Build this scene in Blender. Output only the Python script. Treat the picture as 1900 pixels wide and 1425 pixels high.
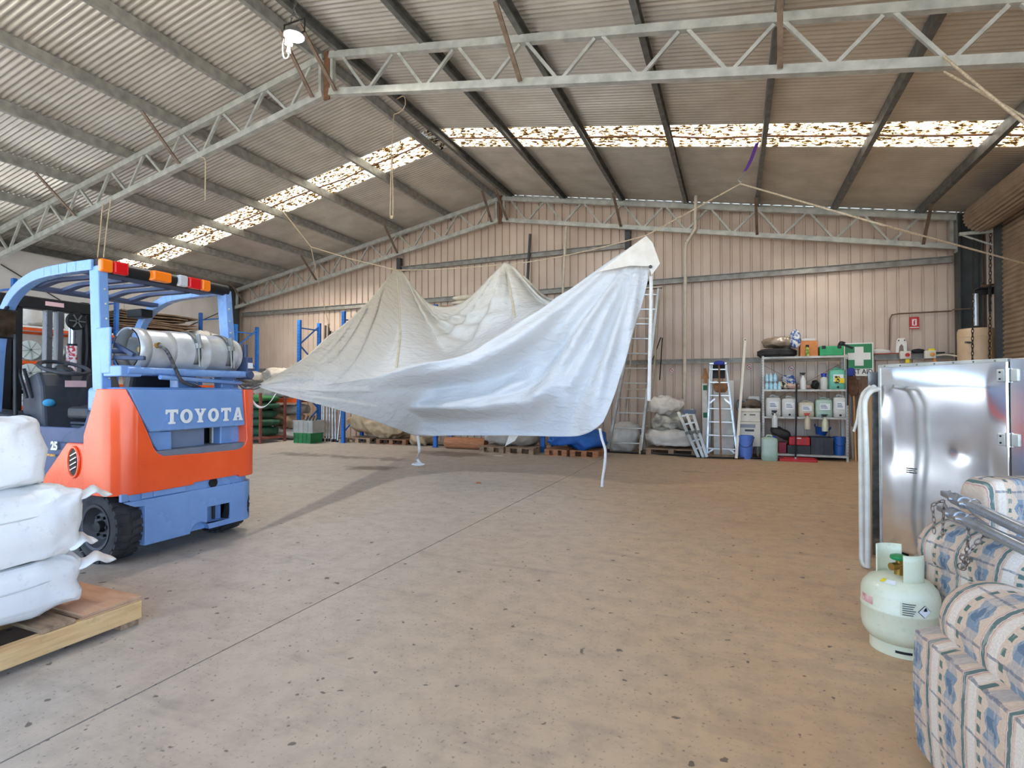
import bpy, bmesh, math, random
from math import sin, cos, pi, radians, tan, atan2, sqrt
from mathutils import Vector, Matrix, noise, Euler
random.seed(7)
for _o in list(bpy.data.objects):
    bpy.data.objects.remove(_o)
SC = bpy.context.scene
C = SC.collection
# ------------------------------------------------------------------ camera
FPX, YAW, PIT, HC = 990.44, radians(22.70), radians(0.83), 1.25
cam_d = bpy.data.cameras.new('camera')
cam_d.sensor_width = 36
cam_d.lens = FPX / 1900 * 36
cam_d.clip_start = 0.05
cam = bpy.data.objects.new('camera', cam_d)
cam.location = (0, 0, HC)
cam.rotation_euler = (pi / 2 + PIT, 0, YAW)
C.objects.link(cam)
SC.camera = cam
# ------------------------------------------------------------------ world, sun, exposure
SC.view_settings.view_transform = 'Standard'
SC.view_settings.look = 'None'
SC.view_settings.gamma = 1
SC.view_settings.use_curve_mapping = False
SC.view_settings.exposure = 1.62
W = bpy.data.worlds.new('daylight')
SC.world = W
W.use_nodes = True
wn = W.node_tree.nodes
wl = W.node_tree.links
bg = wn['Background']
sky = wn.new('ShaderNodeTexSky')
sky.sky_type = 'HOSEK_WILKIE'
sky.turbidity = 3.2
sky.ground_albedo = 0.4
sky.sun_direction = Vector((0.12, -0.36, 0.93)).normalized()
hsv = wn.new('ShaderNodeHueSaturation')
hsv.inputs['Saturation'].default_value = 0.98
wl.new(sky.outputs[0], hsv.inputs['Color'])
wl.new(hsv.outputs[0], bg.inputs['Color'])
bg.inputs['Strength'].default_value = 6.0
sun_d = bpy.data.lights.new('sun', 'SUN')
sun_d.energy = 6.0
sun_d.angle = radians(1.0)
sun_d.color = (1, 0.95, 0.88)
sun = bpy.data.objects.new('sun', sun_d)
sun.rotation_euler = Vector((-0.12, 0.36, -0.93)).to_track_quat('-Z', 'Y').to_euler()
sun.location = (0, -12, 20)
C.objects.link(sun)

# disk area lamps: one lights the high bay fitting, the rest are added fill
def lamp(x, y, z, e, size=0.45):
    l = bpy.data.lights.new('high_bay_or_fill_lamp', 'AREA')
    l.shape = 'DISK'; l.size = size; l.energy = e; l.color = (1, 0.93, 0.84)
    o = bpy.data.objects.new('high_bay_or_fill_lamp', l)
    o.location = (x, y, z)
    C.objects.link(o)
    return o
lamp(-10.2, 9.9, 4.2, 36)  # added fill without a fitting, brightens the left end of the back wall
lamp(1.6, 10.1, 4.0, 10)  # added fill without a fitting, brightens the back right

# ------------------------------------------------------------------ surveying: a photo pixel on a known plane
_c, _s = cos(YAW), sin(YAW)
def ray(px, py):
    x = (px - 950) / FPX; z = -(py - 712.5) / FPX
    y2 = cos(PIT) - z * sin(PIT); z2 = sin(PIT) + z * cos(PIT)
    return Vector((x * _c - y2 * _s, x * _s + y2 * _c, z2))
def PY(px, py, Y):
    d = ray(px, py); t = Y / d.y
    return Vector((d.x * t, Y, HC + d.z * t))
def PX(px, py, X):
    d = ray(px, py); t = X / d.x
    return Vector((X, d.y * t, HC + d.z * t))
def PZ(px, py, Z=0.0):
    d = ray(px, py); t = (Z - HC) / d.z
    return Vector((d.x * t, d.y * t, Z))
def PD(px, py, f):            # at forward distance f along the view axis (horizontal)
    d = ray(px, py); k = -d.x * _s + d.y * _c; t = f / k
    return Vector((d.x * t, d.y * t, HC + d.z * t))

# ------------------------------------------------------------------ materials
MATS = {}
def srgb(r, g, b):
    def f(c):
        c /= 255.0
        return c / 12.92 if c <= 0.04045 else ((c + 0.055) / 1.055) ** 2.4
    return (f(r), f(g), f(b), 1)
def M(name, col, rough=0.5, metal=0.0, var=0.12, scale=5.0, bump=0.0, bscale=40.0, col2=None, coat=0.0,
      spec=0.5, alpha=1.0, emit=0.0, trans=0.0, lo=0.35, hi=0.7, rvar=0.1, stretch=None, dirt=0.0):
    if name in MATS:
        return MATS[name]
    m = bpy.data.materials.new(name)
    m.use_nodes = True
    n, l = m.node_tree.nodes, m.node_tree.links
    b = n['Principled BSDF']
    c1 = srgb(*col)
    c2 = srgb(*col2) if col2 else tuple([c1[i] * (1 - var) for i in range(3)] + [1])
    tc = n.new('ShaderNodeTexCoord')
    src = tc.outputs['Object']
    if stretch:
        mp = n.new('ShaderNodeMapping')
        mp.inputs['Scale'].default_value = stretch
        l.new(src, mp.inputs['Vector'])
        src = mp.outputs[0]
    nz = n.new('ShaderNodeTexNoise')
    nz.inputs['Scale'].default_value = scale
    nz.inputs['Detail'].default_value = 6
    l.new(src, nz.inputs['Vector'])
    rp = n.new('ShaderNodeValToRGB')
    rp.color_ramp.elements[0].position = lo
    rp.color_ramp.elements[1].position = hi
    rp.color_ramp.elements[0].color = c1
    rp.color_ramp.elements[1].color = c2
    l.new(nz.outputs[0], rp.inputs[0])
    colout = rp.outputs[0]
    if dirt > 0:
        n2 = n.new('ShaderNodeTexNoise')
        n2.inputs['Scale'].default_value = scale * 5
        n2.inputs['Detail'].default_value = 8
        n2.inputs['Roughness'].default_value = 0.75
        l.new(tc.outputs['Object'], n2.inputs['Vector'])
        r2 = n.new('ShaderNodeValToRGB')
        r2.color_ramp.elements[0].position = 0.56
        r2.color_ramp.elements[1].position = 0.75
        r2.color_ramp.elements[0].color = (0, 0, 0, 1)
        r2.color_ramp.elements[1].color = (dirt, dirt, dirt, 1)
        l.new(n2.outputs[0], r2.inputs[0])
        mx = n.new('ShaderNodeMix'); mx.data_type = 'RGBA'
        l.new(r2.outputs[0], mx.inputs[0])
        l.new(colout, mx.inputs[6])
        mx.inputs[7].default_value = srgb(90, 78, 66)
        colout = mx.outputs[2]
    l.new(colout, b.inputs['Base Color'])
    b.inputs['Metallic'].default_value = metal
    b.inputs['Specular IOR Level'].default_value = spec
    if rvar:
        mr = n.new('ShaderNodeMapRange')
        mr.inputs[3].default_value = max(0.03, rough - rvar)
        mr.inputs[4].default_value = min(1, rough + rvar)
        l.new(nz.outputs[0], mr.inputs[0])
        l.new(mr.outputs[0], b.inputs['Roughness'])
    else:
        b.inputs['Roughness'].default_value = rough
    b.inputs['Coat Weight'].default_value = coat
    b.inputs['Coat Roughness'].default_value = 0.12
    b.inputs['Alpha'].default_value = alpha
    if trans:
        b.inputs['Transmission Weight'].default_value = trans
    if emit:
        b.inputs['Emission Color'].default_value = c1
        b.inputs['Emission Strength'].default_value = emit
    if bump:
        nb = n.new('ShaderNodeTexNoise')
        nb.inputs['Scale'].default_value = bscale
        nb.inputs['Detail'].default_value = 5
        l.new(src, nb.inputs['Vector'])
        bp = n.new('ShaderNodeBump')
        bp.inputs['Strength'].default_value = bump
        bp.inputs['Distance'].default_value = 0.01
        l.new(nb.outputs[0], bp.inputs['Height'])
        l.new(bp.outputs[0], b.inputs['Normal'])
    MATS[name] = m
    return m

# ------------------------------------------------------------------ mesh builder
class MB:
    def __init__(s):
        s.v, s.f, s.uv = [], [], {}
    def add(s, vs, fs, uvs=None):
        o = len(s.v)
        s.v += [Vector(p) for p in vs]
        s.f += [[i + o for i in q] for q in fs]
        if uvs:
            for i, t in enumerate(uvs): s.uv[o + i] = t
        return s
    def box(s, x0, x1, y0, y1, z0, z1, mt=None):
        vs = [Vector(p) for p in [(x0,y0,z0),(x1,y0,z0),(x1,y1,z0),(x0,y1,z0),(x0,y0,z1),(x1,y0,z1),(x1,y1,z1),(x0,y1,z1)]]
        if mt: vs = [mt @ p for p in vs]
        return s.add(vs, [[0,3,2,1],[4,5,6,7],[0,1,5,4],[1,2,6,5],[2,3,7,6],[3,0,4,7]])
    def sweep(s, poly, p0, p1, up=(0,0,1)):        # extrude a 2-D polygon (side, up) from p0 to p1
        p0, p1 = Vector(p0), Vector(p1)
        d = (p1 - p0).normalized(); up = Vector(up)
        if abs(d.dot(up)) > 0.98: up = Vector((1, 0, 0)) if abs(d.x) < 0.9 else Vector((0, 1, 0))
        sd = d.cross(up).normalized(); u2 = sd.cross(d)
        n = len(poly)
        vs = [p0 + sd * a + u2 * b for a, b in poly] + [p1 + sd * a + u2 * b for a, b in poly]
        fs = [[i, (i + 1) % n, n + (i + 1) % n, n + i] for i in range(n)]
        fs += [list(range(n))[::-1], list(range(n, 2 * n))]
        return s.add(vs, fs)
    def bar(s, p0, p1, w, h=None, up=(0,0,1)):
        h = h or w
        return s.sweep([(-w/2,-h/2),(w/2,-h/2),(w/2,h/2),(-w/2,h/2)], p0, p1, up)
    def chan(s, p0, p1, w, h, t=0.012, up=(0,0,1), flip=1):     # C section, w across, h deep
        a, b = w / 2 * flip, h / 2
        pl = [(-a,-b),(a,-b),(a,-b+t*1.5),(-a+t*flip,-b+t),(-a+t*flip,b-t),(a,b-t*1.5),(a,b),(-a,b)]
        if flip < 0: pl = pl[::-1]
        return s.sweep(pl, p0, p1, up)
    def tube(s, pts, r, n=8, closed=False, caps=True):
        pts = [Vector(p) for p in pts]
        m = len(pts)
        rs = r if isinstance(r, (list, tuple)) else [r] * m
        tan_ = []
        for i in range(m):
            a = pts[(i - 1) % m] if (closed or i > 0) else pts[i]
            b = pts[(i + 1) % m] if (closed or i < m - 1) else pts[i]
            t = (b - a)
            tan_.append(t.normalized() if t.length > 1e-9 else Vector((0, 0, 1)))
        u = tan_[0].cross(Vector((0, 0, 1)))
        if u.length < 0.05: u = tan_[0].cross(Vector((0, 1, 0)))
        u.normalize()
        vs = []
        for i in range(m):
            u = (u - tan_[i] * u.dot(tan_[i]))
            if u.length < 1e-6: u = tan_[i].orthogonal()
            u.normalize(); w = tan_[i].cross(u)
            for k in range(n):
                a = 2 * pi * k / n
                vs.append(pts[i] + (u * cos(a) + w * sin(a)) * rs[i])
        fs = []
        for i in range(m if closed else m - 1):
            j = (i + 1) % m
            for k in range(n):
                k2 = (k + 1) % n
                fs.append([i * n + k, i * n + k2, j * n + k2, j * n + k])
        if caps and not closed:
            fs += [list(range(n))[::-1], list(range((m - 1) * n, m * n))]
        return s.add(vs, fs)
    def cyl(s, p0, p1, r, n=16, r1=None):
        return s.tube([p0, p1], [r, r if r1 is None else r1], n)
    def lathe(s, prof, c=(0,0,0), axis=(0,0,1), n=24, cap=True):
        c = Vector(c); ax = Vector(axis).normalized()
        q = Vector((0, 0, 1)).rotation_difference(ax)
        vs, fs = [], []
        for r, z in prof:
            for k in range(n):
                a = 2 * pi * k / n
                vs.append(c + q @ Vector((r * cos(a), r * sin(a), z)))
        for i in range(len(prof) - 1):
            for k in range(n):
                k2 = (k + 1) % n
                fs.append([i * n + k, i * n + k2, (i + 1) * n + k2, (i + 1) * n + k])
        if cap:
            if prof[0][0] > 1e-4: fs.append(list(range(n))[::-1])
            if prof[-1][0] > 1e-4: fs.append(list(range((len(prof) - 1) * n, len(prof) * n)))
        return s.add(vs, fs)
    def prism(s, pts, vec):
        pts = [Vector(p) for p in pts]; vec = Vector(vec); n = len(pts)
        nr = Vector((0, 0, 0))
        for i in range(n): nr += pts[i].cross(pts[(i + 1) % n])
        if nr.dot(vec) > 0: pts = pts[::-1]
        vs = pts + [p + vec for p in pts]
        fs = [list(range(n)), list(range(n, 2 * n))[::-1]] + [[(i + 1) % n, i, n + i, n + (i + 1) % n] for i in range(n)]
        return s.add(vs, fs)
    def grid(s, fn, nu, nv, cu=False, uvs=True):
        vs, uv = [], []
        for i in range(nu + (0 if cu else 1)):
            for j in range(nv + 1):
                p = fn(i / nu, j / nv)
                vs.append(Vector(p)); uv.append((i / nu, j / nv))
        fs = []; w = nv + 1
        for i in range(nu):
            i2 = (i + 1) % nu if cu else i + 1
            for j in range(nv):
                fs.append([i * w + j, i2 * w + j, i2 * w + j + 1, i * w + j + 1])
        return s.add(vs, fs, uv)
    def ball(s, c, r, n=12, m=8, sz=(1,1,1)):
        c = Vector(c)
        return s.grid(lambda u, v: c + Vector((r*sz[0]*cos(2*pi*u)*sin(pi*v), r*sz[1]*sin(2*pi*u)*sin(pi*v), -r*sz[2]*cos(pi*v))), n, m, cu=True)
    def build(s, name, mat, parent=None, smooth=False, bevel=0.0, solid=0.0, sub=0, world=True, seg=2, offs=0.0, origin=None, angle=40):
        me = bpy.data.meshes.new(name)
        vs = s.v
        if parent is not None and world:
            mi = wmat(parent).inverted()
            vs = [mi @ p for p in vs]
        o = bpy.data.objects.new(name, me)
        if parent is None:
            if origin is None:
                xs = [p.x for p in vs]; ys = [p.y for p in vs]; zs = [p.z for p in vs]
                origin = Vector(((min(xs)+max(xs))/2, (min(ys)+max(ys))/2, min(zs)))
            origin = Vector(origin)
            vs = [p - origin for p in vs]
            o.location = origin
        me.from_pydata([tuple(p) for p in vs], [], s.f)
        if s.uv:
            ul = me.uv_layers.new(name='uv')
            for lp in me.loops:
                ul.data[lp.index].uv = s.uv.get(lp.vertex_index, (0, 0))
        if smooth:
            me.polygons.foreach_set('use_smooth', [True] * len(me.polygons))
            if angle < 180 and not (solid or sub): me.set_sharp_from_angle(angle=radians(angle))
        me.materials.append(mat)
        C.objects.link(o)
        if parent is not None: o.parent = parent
        if solid:
            md = o.modifiers.new('solid', 'SOLIDIFY'); md.thickness = solid; md.offset = offs
        if bevel:
            md = o.modifiers.new('bevel', 'BEVEL'); md.width = bevel; md.segments = seg; md.limit_method = 'ANGLE'
            md.angle_limit = radians(35); md.harden_normals = False
        if sub:
            md = o.modifiers.new('sub', 'SUBSURF'); md.levels = sub; md.render_levels = sub
        return o

def wmat(o):
    m = o.matrix_basis.copy()
    while o.parent is not None:
        o = o.parent
        m = o.matrix_basis @ m
    return m
def tag(o, label=None, cat=None, group=None, kind=None):
    if label: o['label'] = label
    if cat: o['category'] = cat
    if group: o['group'] = group
    if kind: o['kind'] = kind
    return o
def thing(name, label, cat, loc=(0,0,0), rotz=0.0, group=None):
    o = bpy.data.objects.new(name, None)
    o.empty_display_size = 0.1
    o.location = loc; o.rotation_euler = (0, 0, rotz)
    C.objects.link(o)
    return tag(o, label, cat, group)
def dup(root, loc=None, rotz=None, label=None, group=None):
    def cp(o, parent):
        c = o.copy(); C.objects.link(c); c.parent = parent
        for ch in list(o.children): cp(ch, c)
        return c
    r = cp(root, None)
    if loc is not None: r.location = loc
    if rotz is not None: r.rotation_euler = (0, 0, rotz)
    if label: r['label'] = label
    if group: r['group'] = group
    return r
def struct(o): o['kind'] = 'structure'; return o
def fbm(p, s=1.0, o=4):
    return noise.fractal(Vector(p) * s, 1.0, 2.0, o)
def lerp(a, b, t): return a + (b - a) * t
def catmull(pts, t):
    n = len(pts) - 1
    x = min(max(t, 0), 1) * n; i = min(int(x), n - 1); f = x - i
    p0 = pts[max(i - 1, 0)]; p1 = pts[i]; p2 = pts[i + 1]; p3 = pts[min(i + 2, n)]
    return 0.5 * ((2 * p1) + (p2 - p0) * f + (2 * p0 - 5 * p1 + 4 * p2 - p3) * f * f + (3 * p1 - p0 - 3 * p2 + p3) * f ** 3)
def curve_pts(pts, n): 
    pts = [Vector(p) for p in pts]
    return [catmull(pts, i / n) for i in range(n + 1)]
def sag(p0, p1, d, n=12):
    p0, p1 = Vector(p0), Vector(p1)
    return [p0.lerp(p1, i / n) - Vector((0, 0, d * 4 * (i / n) * (1 - i / n))) for i in range(n + 1)]
def text_mesh(mb, txt, size, fn, bold=0.0, depth=0.002, align='CENTER', sx=1.0):
    """lettering: glyph outlines laid on a surface; fn maps (x, y, out) to a point"""
    cu = bpy.data.curves.new('t', 'FONT'); cu.body = txt; cu.size = size; cu.align_x = align; cu.align_y = 'CENTER'
    cu.offset = bold; cu.extrude = depth / 2; cu.resolution_u = 3
    ob = bpy.data.objects.new('t', cu); C.objects.link(ob)
    dg = bpy.context.evaluated_depsgraph_get(); dg.update()
    me = bpy.data.meshes.new_from_object(ob.evaluated_get(dg))
    mb.add([fn(v.co.x * sx, v.co.y, v.co.z + depth / 2) for v in me.vertices], [list(p.vertices) for p in me.polygons])
    bpy.data.objects.remove(ob); bpy.data.curves.remove(cu); bpy.data.meshes.remove(me)
def plane_fn(o, ux, uy):
    o = Vector(o); ux = Vector(ux).normalized(); uy = Vector(uy).normalized(); uz = ux.cross(uy)
    return lambda x, y, z: o + ux * x + uy * y + uz * z
def cut(o, cutters):
    """carve the cutters out of o and keep the result as plain mesh"""
    for c in cutters:
        md = o.modifiers.new('b', 'BOOLEAN'); md.operation = 'DIFFERENCE'; md.object = c; md.solver = 'EXACT'
    dg = bpy.context.evaluated_depsgraph_get(); dg.update()
    me = bpy.data.meshes.new_from_object(o.evaluated_get(dg))
    o.modifiers.clear()
    old = o.data; o.data = me; me.name = old.name
    for c in cutters: bpy.data.objects.remove(c)
    return o
# ================================================================== the shed itself
XR, ZT, SL = -5.11, 5.86, 0.1786          # ridge position, top of the rafter chord at the ridge, roof slope
XL_, XRW = -14.10, 3.95                   # inner faces of side walls
YB = 11.84                                # back wall sheeting
YF = -2.5                                 # open front of the shed
def ztop(x): return ZT - SL * abs(x - XR)
def zroof(x): return ztop(x) + 0.165
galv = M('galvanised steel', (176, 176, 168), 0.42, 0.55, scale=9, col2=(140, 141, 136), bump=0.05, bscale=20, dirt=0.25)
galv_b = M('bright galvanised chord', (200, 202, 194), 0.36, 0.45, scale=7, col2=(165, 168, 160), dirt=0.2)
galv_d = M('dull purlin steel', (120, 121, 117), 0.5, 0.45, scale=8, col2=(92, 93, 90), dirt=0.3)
roofm = M('zincalume roof sheet', (214, 209, 198), 0.36, 0.6, scale=2.2, col2=(194, 188, 176), dirt=0.08)
wallm = M('beige wall sheet', (206, 186, 168), 0.45, 0.1, scale=1.5, col2=(192, 171, 153), dirt=0.12)
concw = M('painted concrete panel', (226, 222, 216), 0.75, 0, scale=1.6, col2=(208, 203, 196), bump=0.1, bscale=30, dirt=0.08)
darkst = M('dark grey steel column', (70, 74, 74), 0.55, 0.3, scale=4, col2=(54, 57, 57), dirt=0.25)
rustm = M('rusty brown steel', (120, 82, 55), 0.75, 0.1, scale=14, col2=(80, 56, 42))
doorm = M('bronze roller door', (150, 128, 104), 0.5, 0.15, scale=3, col2=(124, 104, 84), dirt=0.3)

# ---- floor material: worn concrete with tyre scuffs and oil stains
def floor_mat():
    m = bpy.data.materials.new('worn concrete'); m.use_nodes = True
    n, l = m.node_tree.nodes, m.node_tree.links
    b = n['Principled BSDF']
    g = n.new('ShaderNodeNewGeometry')
    pos = g.outputs['Position']
    def nz(scale, det=8, ro=0.6, st=None):
        x = n.new('ShaderNodeTexNoise'); x.inputs['Scale'].default_value = scale; x.inputs['Detail'].default_value = det
        x.inputs['Roughness'].default_value = ro
        if st:
            mp = n.new('ShaderNodeMapping'); mp.inputs['Scale'].default_value = st[0]; mp.inputs['Rotation'].default_value = (0, 0, st[1])
            l.new(pos, mp.inputs[0]); l.new(mp.outputs[0], x.inputs['Vector'])
        else: l.new(pos, x.inputs['Vector'])
        return x.outputs[0]
    def ramp(src, e):
        r = n.new('ShaderNodeValToRGB')
        r.color_ramp.elements[0].position, r.color_ramp.elements[0].color = e[0]
        r.color_ramp.elements[1].position, r.color_ramp.elements[1].color = e[1]
        for p, c in e[2:]:
            k = r.color_ramp.elements.new(p); k.color = c
        l.new(src, r.inputs[0]); return r.outputs[0]
    def mix(f, a, c, bl='MIX'):
        x = n.new('ShaderNodeMix'); x.data_type = 'RGBA'; x.blend_type = bl
        for s_, k in ((f, 0), (a, 6), (c, 7)):
            if isinstance(s_, (float, tuple)): x.inputs[k].default_value = s_
            else: l.new(s_, x.inputs[k])
        return x.outputs[2]
    grey = mix(nz(0.55), srgb(200, 190, 177), srgb(166, 156, 144))
    brown = mix(nz(0.7), srgb(214, 180, 140), srgb(186, 149, 107))
    sx = n.new('ShaderNodeSeparateXYZ'); l.new(pos, sx.inputs[0])
    # browner towards the right, blending in across the long joint
    mr = n.new('ShaderNodeMapRange'); mr.inputs[1].default_value = -3.0; mr.inputs[2].default_value = 0.2
    ad = n.new('ShaderNodeMath'); ad.operation = 'MULTIPLY_ADD'; ad.inputs[1].default_value = 1.6; 
    l.new(nz(0.9), ad.inputs[0]); 
    sb = n.new('ShaderNodeMath'); sb.operation = 'SUBTRACT'; sb.inputs[1].default_value = 0.8; l.new(sx.outputs[0], sb.inputs[0])
    l.new(sb.outputs[0], ad.inputs[2]); l.new(ad.outputs[0], mr.inputs[0])
    base = mix(mr.outputs[0], grey, brown)
    base = mix(ramp(nz(7, 8, 0.7), [(0.42, (0, 0, 0, 1)), (0.75, (0.5, 0.5, 0.5, 1))]), base, srgb(128, 116, 104))
    base = mix(ramp(nz(3, 6, 0.65, ((0.35, 2.2, 1), 0.5)), [(0.55, (0, 0, 0, 1)), (0.78, (0.38, 0.38, 0.38, 1))]), base, srgb(112, 102, 94))
    base = mix(ramp(nz(55, 3, 0.5), [(0.62, (0, 0, 0, 1)), (0.70, (0.55, 0.55, 0.55, 1))]), base, srgb(92, 82, 74))
    base = mix(ramp(nz(16, 2, 0.5), [(0.69, (0, 0, 0, 1)), (0.72, (0.75, 0.75, 0.75, 1))]), base, srgb(60, 52, 46))
    # oil patches near the racking
    def patch(cx, cy, rx, ry, dark):
        nonlocal base
        mp = n.new('ShaderNodeMapping'); mp.vector_type = 'TEXTURE'
        mp.inputs['Location'].default_value = (cx, cy, 0); mp.inputs['Scale'].default_value = (rx, ry, 1000)
        wv = n.new('ShaderNodeTexNoise'); wv.inputs['Scale'].default_value = 3.0; wv.inputs['Detail'].default_value = 5
        l.new(pos, wv.inputs['Vector'])
        va = n.new('ShaderNodeVectorMath'); va.operation = 'MULTIPLY_ADD'
        va.inputs[1].default_value = (0.9, 0.9, 0); va.inputs[2].default_value = (-0.45, -0.45, 0)
        l.new(wv.outputs['Color'], va.inputs[0])
        av = n.new('ShaderNodeVectorMath'); l.new(pos, av.inputs[0]); l.new(va.outputs[0], av.inputs[1])
        l.new(av.outputs[0], mp.inputs[0])
        ln = n.new('ShaderNodeVectorMath'); ln.operation = 'LENGTH'; l.new(mp.outputs[0], ln.inputs[0])
        base = mix(ramp(ln.outputs['Value'], [(0.45, (dark, dark, dark, 1)), (1.0, (0, 0, 0, 1))]), base, srgb(78, 66, 58))
    for a in ((690, 868, 0.55, 0.32, .75), (640, 848, .6, .25, .6), (840, 842, 1.1, .5, .6), (720, 852, .5, .3, .55), (560, 843, .8, .25, .6), (1295, 876, .3, .15, .35), (1073, 1213, .03, .10, .8)):
        p = PZ(a[0], a[1]); patch(p.x, p.y, a[2], a[3], a[4])
    l.new(base, b.inputs['Base Color'])
    rr = n.new('ShaderNodeMapRange'); rr.inputs[3].default_value = 0.42; rr.inputs[4].default_value = 0.75
    l.new(nz(2.2), rr.inputs[0]); l.new(rr.outputs[0], b.inputs['Roughness'])
    bp = n.new('ShaderNodeBump'); bp.inputs['Strength'].default_value = 0.12; bp.inputs['Distance'].default_value = 0.004
    l.new(nz(60, 4), bp.inputs['Height']); l.new(bp.outputs[0], b.inputs['Normal'])
    return m
floorm = floor_mat()
fb = MB().box(-14.6, 4.4, YF, 12.3, -0.25, -0.02)
floor = struct(fb.build('floor', M('joint filler', (70, 62, 56), 0.9)))
xs = [-14.6, -8.2, -2.29, 4.4]; ys = [YF, 0.12, 6.25, 12.3]
for i in range(3):
    for j in range(3):
        g = 0.005
        MB().box(xs[i] + g, xs[i+1] - g, ys[j] + g*0.4, ys[j+1] - g*0.4, -0.12, 0).build('slab', floorm, floor)
apron = struct(MB().box(-45, 35, -50, YF - 0.01, -0.25, -0.02).build('floor', M('outside concrete apron', (186, 182, 174), 0.8)))
struct(MB().box(-45, -14.65, YF, 20, -0.25, -0.02).build('floor', M('outside concrete apron', (186, 182, 174), 0.8)))

struct(MB().box(4.45, 40, YF, 20, -0.25, -0.02).build('floor', M('outside concrete apron', (186, 182, 174), 0.8)))
# ---- roof: corrugated sheets, one object each; one clear sheet in each slope lets daylight in
def skylight_mat():
    m = bpy.data.materials.new('mouldy fibreglass skylight'); m.use_nodes = True
    n, l = m.node_tree.nodes, m.node_tree.links
    out = n['Material Output']; b = n['Principled BSDF']
    g = n.new('ShaderNodeNewGeometry')
    mp = n.new('ShaderNodeMapping'); mp.inputs['Scale'].default_value = (0.6, 1.5, 1)
    l.new(g.outputs['Position'], mp.inputs[0])
    nz = n.new('ShaderNodeTexNoise'); nz.inputs['Scale'].default_value = 16; nz.inputs['Detail'].default_value = 4; nz.inputs['Roughness'].default_value = 0.7
    l.new(mp.outputs[0], nz.inputs['Vector'])
    r = n.new('ShaderNodeValToRGB')
    r.color_ramp.elements[0].position = 0.47; r.color_ramp.elements[0].color = srgb(255, 246, 226)
    r.color_ramp.elements[1].position = 0.545; r.color_ramp.elements[1].color = srgb(46, 30, 12)
    k = r.color_ramp.elements.new(0.505); k.color = srgb(190, 150, 84)
    l.new(nz.outputs[0], r.inputs[0])
    t = n.new('ShaderNodeBsdfTranslucent'); l.new(r.outputs[0], t.inputs['Color'])
    l.new(r.outputs[0], b.inputs['Base Color']); b.inputs['Roughness'].default_value = 0.4
    mx = n.new('ShaderNodeMixShader'); mx.inputs[0].default_value = 0.7
    l.new(b.outputs[0], mx.inputs[1]); l.new(t.outputs[0], mx.inputs[2]); l.new(mx.outputs[0], out.inputs['Surface'])
    return m
skym = skylight_mat()
ceiling = struct(MB().box(XR - 0.25, XR + 0.25, YF, YB + 0.1, zroof(XR) + 0.045, zroof(XR) + 0.05).build('ceiling', roofm))   # ridge capping
PITCH = 0.0762; SHW = PITCH * 10
def roof_sheet(y0, side, mat, name):
    mb = MB(); n = 60
    xe = (XRW + 0.35) if side > 0 else (XL_ - 0.35)
    xa = XR + 0.03 * side
    def fn(u, v):
        y = y0 + u * (SHW + 0.02)
        z = 0.013 * sin(2 * pi * (y / PITCH))
        x = lerp(xa, xe, v)
        return (x, y, zroof(x) + z + 0.010)
    mb.grid(fn, n, 1)
    return mb.build(name, mat, ceiling, smooth=True, angle=180)
k = 0
SKY_Y = 8.30
while True:
    y0 = SKY_Y + (k - 14) * SHW
    k += 1
    if y0 > YB + 0.1: break
    for side in (-1, 1):
        if abs(y0 - SKY_Y) < 0.01: 
            o = roof_sheet(y0, side, skym, 'skylight_sheet'); o['label'] = 'translucent yellowed roof sheet letting daylight in'
        else: roof_sheet(y0, side, roofm, 'roof_sheet')

# ---- walls
wall_back = struct(MB().box(XL_, XRW, YB + 0.05, YB + 0.06, 0, 4.2).build('wall_back', wallm))
RP = 0.19
def wall_sheet(mb, x0, x1, y, ztopf, axis='x', zlo=0.0, dr=1):
    prof = []
    x = x0
    while x < x1 - 1e-6:
        prof += [(x, 0), (x + RP - 0.050, 0), (x + RP - 0.042, 0.034), (x + RP - 0.010, 0.034)]
        x += RP
    prof.append((x, 0))
    vs, fs = [], []
    for a, b in prof:
        z1 = ztopf(a)
        if axis == 'x': vs += [(a, y + b * dr, zlo), (a, y + b * dr, z1)]
        else: vs += [(y + b * dr, a, zlo), (y + b * dr, a, z1)]
    for i in range(len(prof) - 1):
        fs.append([2*i, 2*i+2, 2*i+3, 2*i+1])
    mb.add(vs, fs)
    return mb
x = XL_
while x < XRW:
    wall_sheet(MB(), x, x + RP * 4, YB, lambda a: zroof(a) - 0.0, zlo=0.0).build('wall_sheet', wallm, wall_back)
    x += RP * 4
wall_left = struct(MB().box(XL_ - 0.2, XL_ - 0.02, 5.75, 12.0, 0, zroof(XL_)).build('wall_left', M('panel joint', (120, 112, 104), 0.9)))
for j, (ya, yb) in enumerate(((5.75, 8.55), (8.55, 12.0))):
    for (za, zb_) in ((0, 1.42), (1.42, 2.85), (2.85, zroof(XL_) - .02)):
        MB().box(XL_ - 0.06, XL_, ya + .006, yb - .006, za + .006, zb_ - .006).build('concrete_panel', concw, wall_left)
struct(MB().box(XL_ - 0.2, XL_ - 0.02, YF, 5.75, 3.0, zroof(XL_)).build('wall_left', concw))
struct(MB().box(XL_ - 0.2, XL_ - 0.02, YF, 3.5, 0, 3.0).build('wall_left', concw))
wall_right = struct(MB().box(XRW + 0.04, XRW + 0.05, 2.7, YB, 0, zroof(XRW)).build('wall_right', wallm))
struct(MB().box(XRW + 0.04, XRW + 0.05, YF, YF + .05, 0, zroof(XRW)).build('wall_right', wallm)); struct(MB().box(XRW + 0.04, XRW + 0.05, YF, 2.7, 3.6, zroof(XRW)).build('wall_right', wallm))  # right wall left open below, an unseen opening added for daylight
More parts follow.
